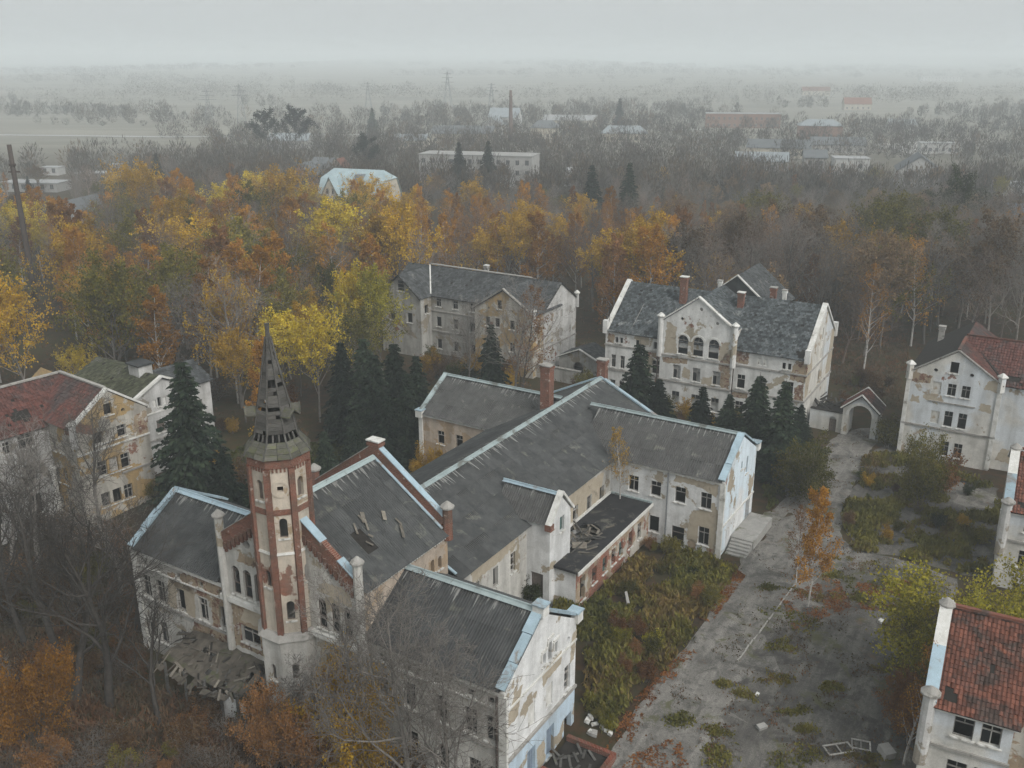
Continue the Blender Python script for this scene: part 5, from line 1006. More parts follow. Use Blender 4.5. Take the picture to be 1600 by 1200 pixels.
def bare_split(seed, H, **kw):
    """a leafless tree: limbs as the trunk part, the fine twigs as its crown"""
    kids, wide, lev4, bark, start = kw.get('kids', 15), kw.get('wide', 1.0), kw.get('lev4', 3), kw.get('bark', 'bark'), kw.get('start', .25)
    sp = [dict(n=8, wob=kw.get('wob', .06), lift=.04, kids=kids, start=start, ratio=.48 * wide, ang=(.5, .95), shape=lambda t: .6 + .65 * math.sin(min(1, t * 1.2 + .22) * math.pi) ** .8, taper=.85), dict(n=5, wob=.15, lift=.11, kids=7, start=.2, ratio=.5, ang=(.4, .85), shape=lambda t: 1.1 - .5 * t), dict(n=3, wob=.2, lift=.06, kids=5, start=.2, ratio=.55, ang=(.4, .9), shape=one), dict(n=2, wob=.2, lift=.03, kids=lev4, start=.15, ratio=.65, ang=(.4, .9), shape=one), dict(n=2, wob=.22, lift=.0, kids=0, start=0, ratio=0, ang=(0, 0), shape=one)]
    br, rg = skeleton(seed, H, H * kw.get('r', .0135), sp)
    return bark_mesh([b for b in br if b[2] < 2], 'trunk', [M[bark]], (8, 5, 3, 3, 3)), bark_mesh([b for b in br if b[2] >= 2], 'crown', [M[bark]], (8, 5, 3, 3, 3))
def spruce(seed, H, wide=1.0, dens=1.0):
    rg = np.random.default_rng(seed); m = MB(); m.tube([(0, 0, 0), (0, 0, H * .6), (0, 0, H)], [H * .012, H * .007, .015], 6, 0, False); P, A, C = [], [], []
    z = H * .06
    while z < H * .985:
        t = z / H; Rr = wide * H * .30 * (1 - t) ** .82 * rg.uniform(.75, 1.15) + .08; k = int(5 + 4 * (1 - t)); a0 = rg.uniform(0, 6.28)
        for j in range(k):
            a = a0 + 6.283 * j / k + rg.normal(0, .15); ln = Rr * rg.uniform(.7, 1.15); d = np.array([math.cos(a), math.sin(a), 0]); droop = .30 + .25 * (1 - t)
            m.tube([(0, 0, z), tuple(d * ln * .6 + np.array([0, 0, z - ln * .12])), tuple(d * ln + np.array([0, 0, z - ln * droop * .6]))], [.03, .018, .006], 3, 0, False)
            n = max(4, int(ln * 8 * dens))
            for i in range(n):
                s = (i + .6) / n; p = d * ln * s + np.array([0, 0, z - ln * droop * s ** 1.6 * .8]); w = ln * .26 * (1.1 - s) + .10; side = np.array([-d[1], d[0], 0])
                for q in (-1, 1):
                    P.append(p + side * q * w * rg.uniform(.2, 1.0) + np.array([0, 0, -.06 - rg.uniform(0, .16)])); A.append(nrm(d * .8 + side * q * .7 + np.array([0, 0, -.45]) + rg.normal(0, .15, 3)))
        z += H * .026 + .05
    return m.mesh('trunk', [M['barkdark']], True), cards(np.array(P), .31, rg, M['needle'], 'crown', aspect=1.35, axis=np.array(A))
def pine(seed, H):
    sp = [dict(n=8, wob=.07, lift=.03, kids=13, start=.45, ratio=.30, ang=(.8, 1.3), shape=lambda t: .7 + .5 * math.sin(min(1, t + .2) * math.pi), taper=.8), dict(n=4, wob=.16, lift=.10, kids=6, start=.4, ratio=.45, ang=(.4, .9), shape=one), dict(n=2, wob=.2, lift=.1, kids=0, start=0, ratio=0, ang=(0, 0), shape=one)]
    br, rg = skeleton(seed, H, H * .014, sp); P = leaf_points(br, rg, 1, 40, .3)
    return bark_mesh(br, 'trunk', [M['barkdark']], (7, 4, 3)), cards(P, .34, rg, M['pineneedle'], 'crown')
def bush(seed, H, leafper, size, stems=9, crown='lf_olive', spread=.14, lean=.5):
    rg = np.random.default_rng(seed); br = []
    for k in range(stems):
        a = rg.uniform(0, 6.28); d = nrm(np.array([math.cos(a) * rg.uniform(.1, lean), math.sin(a) * rg.uniform(.1, lean), 1])); b0 = np.array([math.cos(a), math.sin(a), 0]) * rg.uniform(0, .25) * H * .4
        sub = skeleton(seed * 77 + k, H * rg.uniform(.6, 1.05), .03, [dict(n=5, wob=.12, lift=.02, kids=8, start=.18, ratio=.4, ang=(.4, .9), shape=lambda t: 1.1 - .5 * t), dict(n=3, wob=.2, lift=.03, kids=4, start=.2, ratio=.5, ang=(.4, .9), shape=one), dict(n=2, wob=.2, lift=0, kids=0, start=0, ratio=0, ang=(0, 0), shape=one)])[0]
        q = Vector((0, 0, 1)).rotation_difference(Vector(d)).to_matrix(); qm = np.array(q)
        br += [([qm @ p + b0 for p in pts], [r * .8 for r in rad], l) for pts, rad, l in sub]
    bm_ = bark_mesh(br, 'stem', [M['bark']], (4, 3, 3)); cr = cards(leaf_points(br, rg, 1, leafper, spread), size, rg, M[crown], 'crown') if leafper else None
    return bm_, cr
for i in range(4): proto('birch', *birch(10 + i, 16, 9, .21, (1.0, .85, 1.15, .95)[i]))
for i in range(3): proto('birchthin', *birch(30 + i, 16, 3, .17, .9))
for i in range(4): proto('broad', *broad(50 + i, 14, 12, .25, 16, (1.0, 1.15, .9, 1.05)[i]))
for i in range(4): proto('bare', *bare_split(70 + i, 15, wide=(.85, 1.0, .75, .9)[i], lev4=2))
for i in range(3): proto('spruce', *spruce(90 + i, 13, (1.0, .85, 1.12)[i], 1.5))
for i in range(3): proto('nearbare', *bare_split(170 + i, 13, wide=.72, lev4=3, start=.14, kids=15))
for i in range(3): proto('bigbare', *bare_split(270 + i, 14, wide=.9, lev4=2, start=.24, kids=11, r=.022, wob=.08))
for i in range(2): proto('pine', *pine(100 + i, 14))
for i in range(3): proto('bush', *bush(110 + i, 2.6, 14, .11))
for i in range(2): proto('bigbush', *bush(120 + i, 6.0, 26, .13, 16, 'lf_lime', .2, .7))
for i in range(2): proto('barebush', *bush(130 + i, 3.2, 1, .12, 12, 'lf_brown', .12, .6))
TREES = random.Random(77)
def place(key, name, label, cat, p, s=1.0, leaf=None, bark=None, group=None, idx=None, sz=None, sxy=1.0, rz=None, tilt=0, tilt_az=0):
    bmesh_, cmesh = PROTO[key][TREES.randrange(len(PROTO[key])) if idx is None else idx]
    t = thing(name, label, cat, p, 0, group); t.rotation_euler = (tilt * math.cos(tilt_az), tilt * math.sin(tilt_az), TREES.uniform(0, 6.28) if rz is None else rz); t.scale = (s * sxy, s * sxy, s * (sz or 1))
    tr = link('stem' if 'bush' in key else 'trunk', bmesh_, t)
    if bark:
        for q in tr.material_slots: q.link = 'OBJECT'
        tr.material_slots[0].material = M[bark]
        for q in list(tr.material_slots)[1:]: q.material = M['barkred']
    if cmesh is not None:
        cr = link('crown', cmesh, t)
        if leaf: cr.material_slots[0].link = 'OBJECT'; cr.material_slots[0].material = M[leaf]
        elif bark: cr.material_slots[0].link = 'OBJECT'; cr.material_slots[0].material = M[bark]
    return t
def height_for(px, py_top, p):
    """height above p whose image row is py_top"""
    lo, hi = 0, 60
    for _ in range(40):
        m_ = (lo + hi) / 2
        if PX((p.x, p.y, p.z + m_))[1] > py_top: lo = m_
        else: hi = m_
    return lo
TAKEN = []
def tree_at(key, name, label, cat, bx, by, ty, protoH, **kw):
    p = GG(bx, by); s = height_for(bx, ty, p) / protoH; TAKEN.append((p.x, p.y, kw.pop('keep', 3.0))); return place(key, name, label, cat, (p.x, p.y, p.z - .1), s, **kw)
# --- trees that can be pointed at
SP = [(310, 800, 552, 'tall dark spruce in front of the mossy grey house'), (541, 690, 526, 'dark spruce left of the spruce thicket behind the tower'), (592, 715, 545, 'leftmost spruce of the thicket behind the church tower'), (622, 705, 528, 'tallest spruce of the thicket behind the church tower'), (655, 700, 548, 'rightmost spruce of the thicket behind the church tower'), (606, 735, 600, 'short spruce at the front of the thicket behind the tower'), (512, 768, 668, 'small spruce just right of the brick tower'), (768, 628, 500, 'spruce standing in front of the slate house gable'), (993, 692, 529, 'tall spruce before the left part of the ward house'), (1025, 702, 586, 'spruce beside the tall one before the ward house'), (1092, 706, 598, 'small spruce below the arched windows of the ward house'), (1133, 716, 610, 'spruce with a broad low crown below the ward house gable'), (1176, 722, 580, 'slim spruce before the right half of the ward house'), (1214, 748, 588, 'large spruce at the right corner of the ward house'), (1247, 690, 628, 'little spruce at the ward house right corner'), (575, 690, 520, 'spruce at the back of the thicket behind the tower'), (640, 730, 575, 'spruce at the front right of the thicket behind the tower'), (560, 745, 640, 'low spruce at the front left of the thicket'), (360, 820, 690, 'dark spruce behind the left front wing roof'), (405, 840, 720, 'dark spruce hidden behind the tower shaft')]
for i, (bx, by, ty, lb) in enumerate(SP): tree_at('spruce', 'spruce', lb, 'spruce', bx, by, ty, 13, idx=i % 3, group='spruces around the church', sxy=1.3 if bx > 950 else 1.12)
FAR_SP = [(923, 362, 252, 'left one of two dark spruces above the autumn wood'), (980, 368, 248, 'right one of two dark spruces above the autumn wood'), (250, 300, 236, 'lone dark conifer in the haze left of the blue-roofed house'), (763, 300, 216, 'right dark conifer before the long ruin'), (718, 300, 218, 'left dark conifer before the long ruin'), (967, 205, 151, 'tall hazy conifer right of the factory chimney'), (583, 215, 166, 'hazy conifer among the far bare trees')]
for bx, by, ty, lb in FAR_SP: tree_at('spruce', 'spruce', lb, 'spruce', bx, by, ty, 13, group='far conifers')
PN = [(568, 285, 218, 'dark pine clump behind the blue-roofed house'), (205, 425, 348, 'dark pine at the left in the orange wood'), (798, 432, 357, 'dark pine behind the slate house ridge'), (350, 395, 320, 'dark thin pine among the orange trees'), (425, 255, 180, 'far dark pine left of the houses'), (460, 252, 176, 'far dark pine with a leaning crown')]
for bx, by, ty, lb in PN: tree_at('pine', 'pine_tree', lb, 'pine', bx, by, ty, 14, sz=1)
tree_at('birch', 'birch_tree', 'white-stemmed birch with orange top standing in the paved yard', 'birch', 1262, 948, 765, 16, idx=1, leaf='lf_orange', sz=1, sxy=.8)
tree_at('birchthin', 'birch_tree', 'thin birch with rusty leaves beside the yard birch', 'birch', 1243, 912, 800, 16, idx=1, leaf='lf_rust')
tree_at('birchthin', 'birch_tree', 'slender white birch at the corner of the near tiled house', 'birch', 1412, 1195, 1005, 16, idx=2, leaf='lf_orange')
p = ch.world(8.0, 34.2, 3.7); place('birchthin', 'birch_sapling', 'yellow birch sapling growing from the annex roof in the church corner', 'sapling', p, .42, leaf='lf_gold', idx=1)
for bx, by, ty, lb, k in ((118, 1098, 800, 'leaning bare tree with thick dark trunk at the lower left', 1), (172, 1105, 815, 'bare tree with upright dark trunk at the lower left', 0), (156, 850, 640, 'bare tree before the ochre house gable', 2), (40, 1010, 800, 'bare tree at the left edge below the ochre house', 3), (640, 1290, 905, 'grey bare tree in front of the front wing roof', 1), (560, 1260, 930, 'bare tree before the church tower foot', 3), (700, 1330, 985, 'bare tree at the bottom before the white gable', 2), (805, 640, 470, 'rust-topped bare tree before the slate house', 0), (735, 625, 490, 'bare tree left of the slate house gable', 2), (60, 900, 700, 'bare tree by the ochre house wing', 2), (215, 985, 800, 'bare tree left of the front wing', 3), (20, 880, 690, 'bare tree cut by the left edge before the ochre house', 1), (95, 1030, 770, 'tall bare tree behind the leaning trunk', 2), (190, 930, 775, 'slim bare tree right of the ochre gable', 0), (250, 1130, 960, 'small dark bare tree before the front wing', 1), (480, 1200, 1000, 'small bare tree at the tower base', 0)):
    nb = by > 1190; bb = not nb and bx < 260 and by > 870; tree_at('nearbare' if nb else ('bigbare' if bb else 'bare'), 'bare_tree', lb, 'tree', bx, by, ty + (45 if nb else 0), 13 if nb else (14 if bb else 15), idx=k % 3 if nb or bb else k, bark='bark' if nb else ('barkdark' if by > 930 else 'bark'), tilt=.12 if 'leaning' in lb else 0, tilt_az=2.4)
p = GG(815, 640); place('birchthin', 'rust_tree', 'tree with rust-red top in front of the slate house', 'tree', (p.x, p.y, 0), height_for(815, 455, p) / 16, leaf='lf_rust', bark='barkdark', idx=2)
YL = [(470, 620, 500, 'yellow maple left of the spire tip', 'lf_gold'), (500, 660, 512, 'bright yellow maple right behind the spire', 'lf_yellow'), (545, 590, 455, 'yellow tree between the spire and the slate house', 'lf_yellow'), (600, 600, 458, 'yellow-green tree beside the slate house', 'lf_lime'), (385, 660, 540, 'golden tree behind the mossy house', 'lf_gold'), (130, 640, 560, 'small bright yellow tree behind the ochre house roof', 'lf_yellow'), (68, 440, 362, 'yellow tree near the leaning steel pole', 'lf_yellow'), (1570, 440, 352, 'orange maple at the right edge of the wood', 'lf_orange'), (1478, 420, 300, 'large dull green tree on the right', 'lf_green'), (1412, 395, 330, 'small orange tree in the right wood', 'lf_gold'), (1392, 520, 400, 'yellow tree behind the cream house roof', 'lf_gold'), (230, 405, 285, 'tall golden tree at the left edge of the wood', 'lf_gold')]
for bx, by, ty, lb, lf in YL: tree_at('broad', 'maple_tree', lb, 'tree', bx, by, ty, 14, leaf=lf, sxy=.8)
# --- bushes
BS = [('bigbush', 1478, 1090, 925, 'big yellow-green willow bush behind the near tiled house', 'lf_lime', 6), ('bigbush', 1440, 1110, 985, 'willow bush left of the near tiled house', 'lf_olive', 6), ('bigbush', 1562, 1062, 908, 'willow bush at the right edge by the near house', 'lf_lime', 6), ('bigbush', 1410, 1150, 1060, 'rusty bush by the slender birch', 'lf_rust', 6),
      ('bigbush', 1256, 790, 680, 'yellowing bush between the church and the path', 'lf_olive', 6), ('bush', 1228, 775, 715, 'olive bush at the rear gable of the church', 'lf_olive', 2.6), ('bigbush', 1440, 790, 680, 'olive bush in front of the cream house', 'lf_olive', 6), ('bush', 1470, 770, 715, 'rusty bush under the cream house windows', 'lf_rust', 2.6), ('bush', 1385, 700, 655, 'bush at the right foot of the archway', 'lf_olive', 2.6),
      ('bigbush', 738, 935, 850, 'orange bush against the hall wall beside the brick pinnacle', 'lf_orange', 6), ('bigbush', 665, 760, 695, 'yellow bush behind the hall roof', 'lf_gold', 6), ('bush', 830, 945, 905, 'green bush below the hall windows', 'lf_green', 2.6), ('bush', 615, 985, 890, 'rusty sapling between the front wing and the tall block', 'lf_rust', 2.6)]
BS += [('bigbush', 560, 1225, 1040, 'golden bush at the foot of the church front', 'lf_gold', 6), ('bigbush', 505, 1215, 1075, 'russet bush left of the golden one by the tower foot', 'lf_rust', 6), ('bigbush', 60, 1160, 1020, 'orange-leaved tall bush at the lower left edge', 'lf_orange', 6), ('bigbush', 430, 1200, 1085, 'russet bush right below the veranda', 'lf_rust', 6)]
for k, bx, by, ty, lb, lf, hh in BS: tree_at(k, 'bush', lb, 'bush', bx, by, ty, hh, leaf=lf, keep=1.5, sxy=.62 if k == 'bigbush' and bx < 1460 else 1.0)
# ------------------------------------------------------------------ the town in the haze
ORD = 'first second third fourth fifth sixth seventh eighth ninth tenth eleventh twelfth thirteenth fourteenth fifteenth sixteenth seventeenth eighteenth nineteenth twentieth'.split()
ORD += ['twenty-' + o for o in ORD[:9]] + ['thirtieth'] + ['thirty-' + o for o in ORD[:9]]
PENDING = []
def number_labels():
    """copies that look alike are told apart by their order from the left"""
    g = {}
    for o, desc, where, px in PENDING: g.setdefault((desc, where), []).append((px, o))
    for (desc, where), lst in g.items():
        lst.sort(key=lambda q: q[0])
        for i, (px, o) in enumerate(lst):
            o['label'] = f'{desc} {where}' if len(lst) == 1 else f'{ORD[min(i, len(ORD) - 1)]} {desc} from the left {where}'
            if len(lst) > 1: o['group'] = f'{desc} {where}'
def far_mat(name, c): return varied(name, c, tuple(q * .75 for q in c), .4, .9, tuple(q * .5 for q in c), .62, .1)
FM = {k: far_mat('far_' + k, c) for k, c in dict(white=(.46, .46, .445), grey=(.34, .335, .32), brick=(.26, .15, .11), cream=(.5, .46, .38), slate=(.13, .14, .145), pale=(.27, .30, .315), blue=(.14, .2, .27), red=(.2, .09, .06), light=(.36, .365, .365), mint=(.36, .45, .475)).items()}
_fw = {}
def far_window(w, h):
    if (w, h) not in _fw:
        m = MB(); t = .1; m.box(-w / 2 - t, -w / 2, -.06, .05, -t, h + t); m.box(w / 2, w / 2 + t, -.06, .05, -t, h + t); m.box(-w / 2, w / 2, -.06, .05, h, h + t); m.box(-w / 2, w / 2, -.08, .05, -t, 0); m.box(-.04, .04, -.03, .02, 0, h)
        g = MB(); g.poly([(-w / 2, -.012, 0), (w / 2, -.012, 0), (w / 2, -.012, h), (-w / 2, -.012, h)]); _fw[(w, h)] = (m.mesh('window', M['frame']), g.mesh('pane', M['glassfar']))
    return _fw[(w, h)]
def far_house(name, label, cat, bx, by, w, d, he, hr, th, wall, roof, win=(0, 0), ridge='x', hip=0.0, front=True, gwin=0):
    p = G(bx, by); p.z = gz(p.x, p.y); b = Bld(name, label, cat, p, th); x0, x1, y0, y1 = -w / 2, w / 2, 0, d; m = MB(); b.footprint(x0, x1, y0, y1, 3)
    for O, ang, wd, g in (((x0, y0), 0, w, ridge == 'y'), ((x1, y0), math.pi / 2, d, ridge == 'x'), ((x1, y1), math.pi, w, ridge == 'y'), ((x0, y1), -math.pi / 2, d, ridge == 'x')):
        b.wall(m, O, ang, [(0, -1), (wd, -1), (wd, he)] + ([(wd / 2, hr)] if g and hr > he and not hip else []) + [(0, he)])
    b.part('wall', m, FM[wall]); m = MB(); o = .4; t = .18
    if hr <= he: m.box(x0 - .2, x1 + .2, y0 - .2, y1 + .2, he, he + .25)
    elif ridge == 'x':
        ym = d / 2; xa, xb = x0 - o + hip, x1 + o - hip
        for s_, ya in ((1, y0 - o), (-1, y1 + o)):
            q = [(x0 - o, ya, he - .1), (x1 + o, ya, he - .1), (xb, ym, hr), (xa, ym, hr)]; q = q if s_ > 0 else q[::-1]; m.poly(q); m.poly([(a, b_, c - t) for a, b_, c in q[::-1]])
        if hip:
            m.poly([(x1 + o, y0 - o, he - .1), (x1 + o, y1 + o, he - .1), (xb, ym, hr)]); m.poly([(x0 - o, y1 + o, he - .1), (x0 - o, y0 - o, he - .1), (xa, ym, hr)])
    else:
        xm = 0
        for s_, xa in ((1, x1 + o), (-1, x0 - o)):
            q = [(xa, y0 - o, he - .1), (xa, y1 + o, he - .1), (xm, y1 + o, hr), (xm, y0 - o, hr)]; q = q if s_ > 0 else q[::-1]; m.poly(q); m.poly([(a, b_, c - t) for a, b_, c in q[::-1]])
    b.part('roof', m, FM[roof]); nc, nr = win
    fr, pn = far_window(1.2, 1.5)
    for j in range(nr):
        for i in range(nc):
            Mx = Matrix.Translation((x0 + w * (i + .5) / nc, -.01, 1.0 + j * (he - .4) / max(1, nr))); o_ = link('window', fr, b.root, Mx); link('pane', pn, o_)
    for i in range(gwin):
        Mx = Matrix.Translation((x0 - .01, y0 + d * (i + .5) / gwin, he * .45)) @ Matrix.Rotation(-math.pi / 2, 4, 'Z'); o_ = link('window', fr, b.root, Mx); link('pane', pn, o_)
    return b
TOWN = [('long_ruin', 'long roofless three-storey ruin before the factory chimney', 'ruin', 742, 292, 40, 12, 10.5, 10.5, -14, 'grey', 'grey', (12, 3)), ('small_house', 'small white flat house right of the long ruin', 'house', 902, 292, 9, 8, 5.5, 5.5, -10, 'white', 'light', (4, 1)),
        ('far_hall', 'long grey-roofed hall in front of the chimney', 'hall', 722, 224, 32, 14, 5, 8.5, -8, 'cream', 'slate', (8, 1)), ('white_house', 'white gabled house directly left of the chimney', 'house', 786, 204, 18, 14, 8, 13, -12, 'white', 'pale', (4, 2)), ('pale_house', 'pale gable house in front of the white one by the chimney', 'house', 768, 212, 11, 10, 6, 10, -20, 'white', 'pale', (3, 2), 'y'),
        ('grey_house', 'grey hipped house right of the chimney', 'house', 850, 217, 15, 12, 6, 9.5, -8, 'cream', 'slate', (4, 1), 'x', 4), ('blue_roofed_shed', 'low shed with long blue-grey hipped roof', 'shed', 975, 222, 24, 13, 4.5, 8, -6, 'cream', 'pale', (6, 1), 'x', 4), ('row_house', 'pale row of low houses beyond the chimney', 'house', 890, 199, 34, 10, 4.5, 7.5, -8, 'cream', 'light', (9, 1)), ('low_house', 'low whitish house left of the long hall', 'house', 640, 232, 16, 10, 4, 6.5, -8, 'cream', 'pale', (4, 1)),
        ('school_building', 'long white and brick block at the far right of the chimney', 'building', 1160, 200, 46, 14, 8.5, 8.5, -10, 'brick', 'light', (14, 2)), ('hip_house', 'brick house with pale hipped roof beyond the sheds', 'house', 1281, 217, 23, 14, 7, 10, -12, 'brick', 'pale', (6, 1), 'x', 5), ('sawtooth_shed', 'long low workshop with grey roof at the right', 'shed', 1215, 247, 27, 16, 4.5, 7.5, -14, 'cream', 'slate', (7, 1)), ('workshop', 'second grey workshop just behind the long one', 'shed', 1310, 240, 24, 14, 4, 7, -10, 'grey', 'slate', (5, 1)), ('white_block', 'white cubic house in front of the workshops', 'house', 1328, 284, 12, 9, 8, 8, -10, 'white', 'light', (2, 2)),
        ('grey_block', 'narrow grey block left of the white cubic house', 'building', 1272, 276, 8, 9, 7, 9.5, -10, 'grey', 'slate', (2, 2)), ('gable_barn', 'grey barn with pale gable beside the gravel lot', 'barn', 1434, 293, 14, 17, 5.5, 10.5, -18, 'white', 'slate', (2, 1), 'y'), ('low_ruin', 'low white roofless wall by the gravel lot', 'ruin', 1468, 240, 17, 8, 4.5, 4.5, -12, 'white', 'light', (6, 1)), ('edge_shed', 'low white shed at the right edge above the wood', 'shed', 1588, 306, 12, 8, 3.6, 3.6, -12, 'white', 'light', (3, 1)), ('blue_roofed_house', 'house with dark blue roof at the right edge of the wood', 'house', 1588, 385, 11, 14, 5, 9, -30, 'cream', 'blue', (3, 1)),
        ('smoke_house', 'pale gabled house at the left with smoke above it', 'house', 118, 392, 9, 12, 6.5, 11.5, -10, 'white', 'slate', (3, 2), 'y'), ('brick_shed', 'brown shed beside the smoking house', 'shed', 98, 398, 10, 8, 4, 6, -10, 'brick', 'slate', (3, 1)), ('flat_garage', 'row of flat white garage roofs at the left edge', 'garage', 45, 300, 20, 9, 2.8, 2.8, -6, 'grey', 'light', (6, 1)), ('long_garage', 'pale garage row behind the garden sheds', 'garage', 150, 284, 15, 7, 2.8, 2.8, -6, 'grey', 'light', (5, 1)), ('garden_shed', 'small white shed among the far gardens', 'shed', 78, 274, 7, 5, 2.8, 2.8, -6, 'white', 'light', (2, 1)), ('white_kiosk', 'tiny white hut right of the garages', 'shed', 179, 272, 3.5, 3.5, 3.4, 3.4, -6, 'white', 'light', (1, 1)),
        ('cottage', 'brown cottage left of the blue-roofed mansion', 'house', 470, 292, 8, 8, 4, 8, -20, 'brick', 'slate', (2, 1), 'y'), ('garden_cottage', 'dark-roofed cottage right behind the brown one', 'house', 500, 280, 8, 8, 4, 7.5, -20, 'cream', 'slate', (2, 1)), ('gable_cottage', 'small steep cottage nearest to the blue-roofed mansion', 'house', 528, 284, 6, 7, 4, 8, -10, 'grey', 'red', (2, 1), 'y'), ('far_white_house', 'far white houses block at the top right', 'building', 1470, 130, 70, 14, 9, 9, -5, 'white', 'light', (12, 2)), ('far_red_house', 'far red-roofed house in the right haze', 'house', 1340, 172, 22, 12, 5, 10, -8, 'cream', 'red', (5, 1)), ('distant_farm', 'distant pale farm in the right haze', 'farm', 1275, 152, 30, 14, 5, 9, -8, 'cream', 'red', (6, 1)), ('hedge_house', 'pale roof right of the yard wood in the haze', 'house', 1410, 205, 16, 10, 4, 7, -8, 'white', 'pale', (4, 1)), ('hall_at_edge', 'grey hall roof left of the white cubic house', 'hall', 1190, 268, 20, 12, 4, 7, -10, 'grey', 'pale', (5, 1)), ('far_barn', 'hazy barn left of the pylons', 'barn', 450, 232, 20, 10, 4, 7, -6, 'grey', 'pale', (4, 1))]
for t_ in TOWN: far_house(*t_)
# mansion with the pale blue half-hipped roof
mp_ = G(548, 335); mn = Bld('mansion', 'large villa with pale blue half-hipped roof above the orange trees', 'house', mp_, -20); mn.footprint(-11, 11, 0, 13, 3)
m = MB(); mn.wall(m, (-10, 0), 0, [(0, -1), (20, -1), (20, 5), (0, 5)]); mn.wall(m, (10, 0), math.pi / 2, [(0, -1), (12, -1), (12, 5), (9.5, 9.5), (2.5, 9.5), (0, 5)]); mn.wall(m, (10, 12), math.pi, [(0, -1), (20, -1), (20, 5), (0, 5)]); mn.wall(m, (-10, 12), -math.pi / 2, [(0, -1), (12, -1), (12, 5), (9.5, 9.5), (2.5, 9.5), (0, 5)]); mn.part('wall', m, FM['cream'])
m = MB()
for s_ in (1, -1):
    f = lambda y: y if s_ > 0 else 12 - y
    for a in (((-10.4, -.4, 4.8), (10.4, -.4, 4.8), (10.4, 2.4, 9.6), (-10.4, 2.4, 9.6)), ((-10.4, 2.4, 9.6), (10.4, 2.4, 9.6), (8, 6, 12), (-8, 6, 12))):
        q = [(x, f(y), z) for x, y, z in a]; m.poly(q if s_ > 0 else q[::-1])
m.poly([(10.4, 2.4, 9.6), (10.4, 9.6, 9.6), (8, 6, 12)]); m.poly([(-10.4, 9.6, 9.6), (-10.4, 2.4, 9.6), (-8, 6, 12)]); mn.part('roof', m, FM['mint'])
mn.shell(-8.2, -2.8, -1.2, 3, -1, 5, 10.2, 'y', {'front': [(-6.4, 5.6, .9, 1.4, 'r', 'cross'), (-4.6, 5.6, .9, 1.4, 'r', 'cross'), (-6.4, 1.6, .9, 1.5, 'r', 'cross'), (-4.6, 1.6, .9, 1.5, 'r', 'cross')]}, [FM['cream']], 'bay_wall')
m = MB()
for x0, s_ in ((-8.7, 1), (-2.3, -1)):
    q = [(x0, -1.7, 4.6), (-5.5, -1.7, 10.4), (-5.5, 5, 10.4), (x0, 5, 4.6)]; m.poly(q[::-1] if s_ > 0 else q)
mn.part('bay_roof', m, FM['mint']); mn.box('roof_dormer', 1.2, 3.2, 1.2, 4, 8, 11, FM['pale'])
fr, pn = far_window(1.2, 1.5)
for x in (0, 3.5, 7): o_ = link('window', fr, mn.root, Matrix.Translation((x, -.02, 1.4))); link('pane', pn, o_)
# chimneys, pylons, masts
def stack(name, label, cat, bx, by, ty, r0, r1, mat, n=14, lean=(0, 0)):
    p = G(bx, by); p.z = gz(p.x, p.y); h = height_for(bx, ty, p); t = thing(name, label, cat, p); m = MB(); zs = [0, h * .25, h * .5, h * .75, h]
    m.tube([(lean[0] * z, lean[1] * z, z) for z in zs], [r0 + (r1 - r0) * z / h for z in zs], n); m.build('shaft', [mat], t, True); m = MB(); z = h * .87; m.tube([(lean[0] * z, lean[1] * z, z), (lean[0] * (z + .4), lean[1] * (z + .4), z + .4)], [r1 * 1.5, r1 * 1.5], n); m.build('collar', [mat], t)
    return t, h
stack('factory_chimney', 'tall thin brick factory chimney in the middle distance', 'chimney', 798, 222, 141, 1.35, .7, far_mat('sooty_brick', (.13, .09, .075)))
pole, ph = stack('steel_chimney', 'dark rusty steel chimney pipe standing at the left edge', 'chimney', 56, 470, 226, .55, .38, M['metal'], 12, (-.004, 0))
for q_ in range(12): _p = pole.location * ((118 + q_ * 5) / pole.location.y); TAKEN.append((_p.x, _p.y, 3.2 + q_ * .1))
m = MB(); m.box(-1.0, 1.0, -.1, .1, ph * .83, ph * .83 + .22); m.build('bracket', [M['metal']], pole)
stack('house_chimney', 'pale brick chimney stack before the smoking house', 'chimney', 126, 410, 343, .55, .45, FM['cream'], 4); stack('boiler_chimney', 'brick chimney stack beside the pale one at the left', 'chimney', 134, 416, 346, .5, .45, FM['brick'], 4)
def pylon(label, bx, by, ty):
    p = G(bx, by); p.z = gz(p.x, p.y); h = height_for(bx, ty, p); t = thing('pylon', label, 'pylon', p, .3, 'power pylons in the fields'); w = h * .11; m = MB(); lev = [0, .22, .42, .6, .75, .88, 1.0]
    wd = lambda f: w * (1 - f) ** 1.1 + .25
    C = lambda f, k: Vector((wd(f) * (1 if k in (0, 3) else -1), wd(f) * (1 if k < 2 else -1), h * f))
    for a, b_ in zip(lev, lev[1:]):
        for k in range(4): m.beam(C(a, k), C(b_, k), .3, .3); m.beam(C(a, k), C(b_, (k + 1) % 4), .2, .2)
    m.build('lattice', [M['steel']], t)
    for f, l_ in ((.72, 5.5), (.84, 4.5), (.95, 3.2)): m = MB(); m.beam((-l_, 0, h * f), (l_, 0, h * f), .3, .35); m.build('cross_arm', [M['steel']], t)
for lb, bx, by, ty in (('leftmost hazy lattice pylon', 328, 196, 140), ('taller lattice pylon beside the leftmost one', 378, 192, 132), ('faint lattice pylon above the blue-roofed mansion', 576, 168, 128), ('largest lattice pylon left of the factory chimney', 700, 170, 112), ('small lattice pylon just left of the chimney', 768, 170, 130)): pylon(lb + ' in the fields', bx, by, ty)
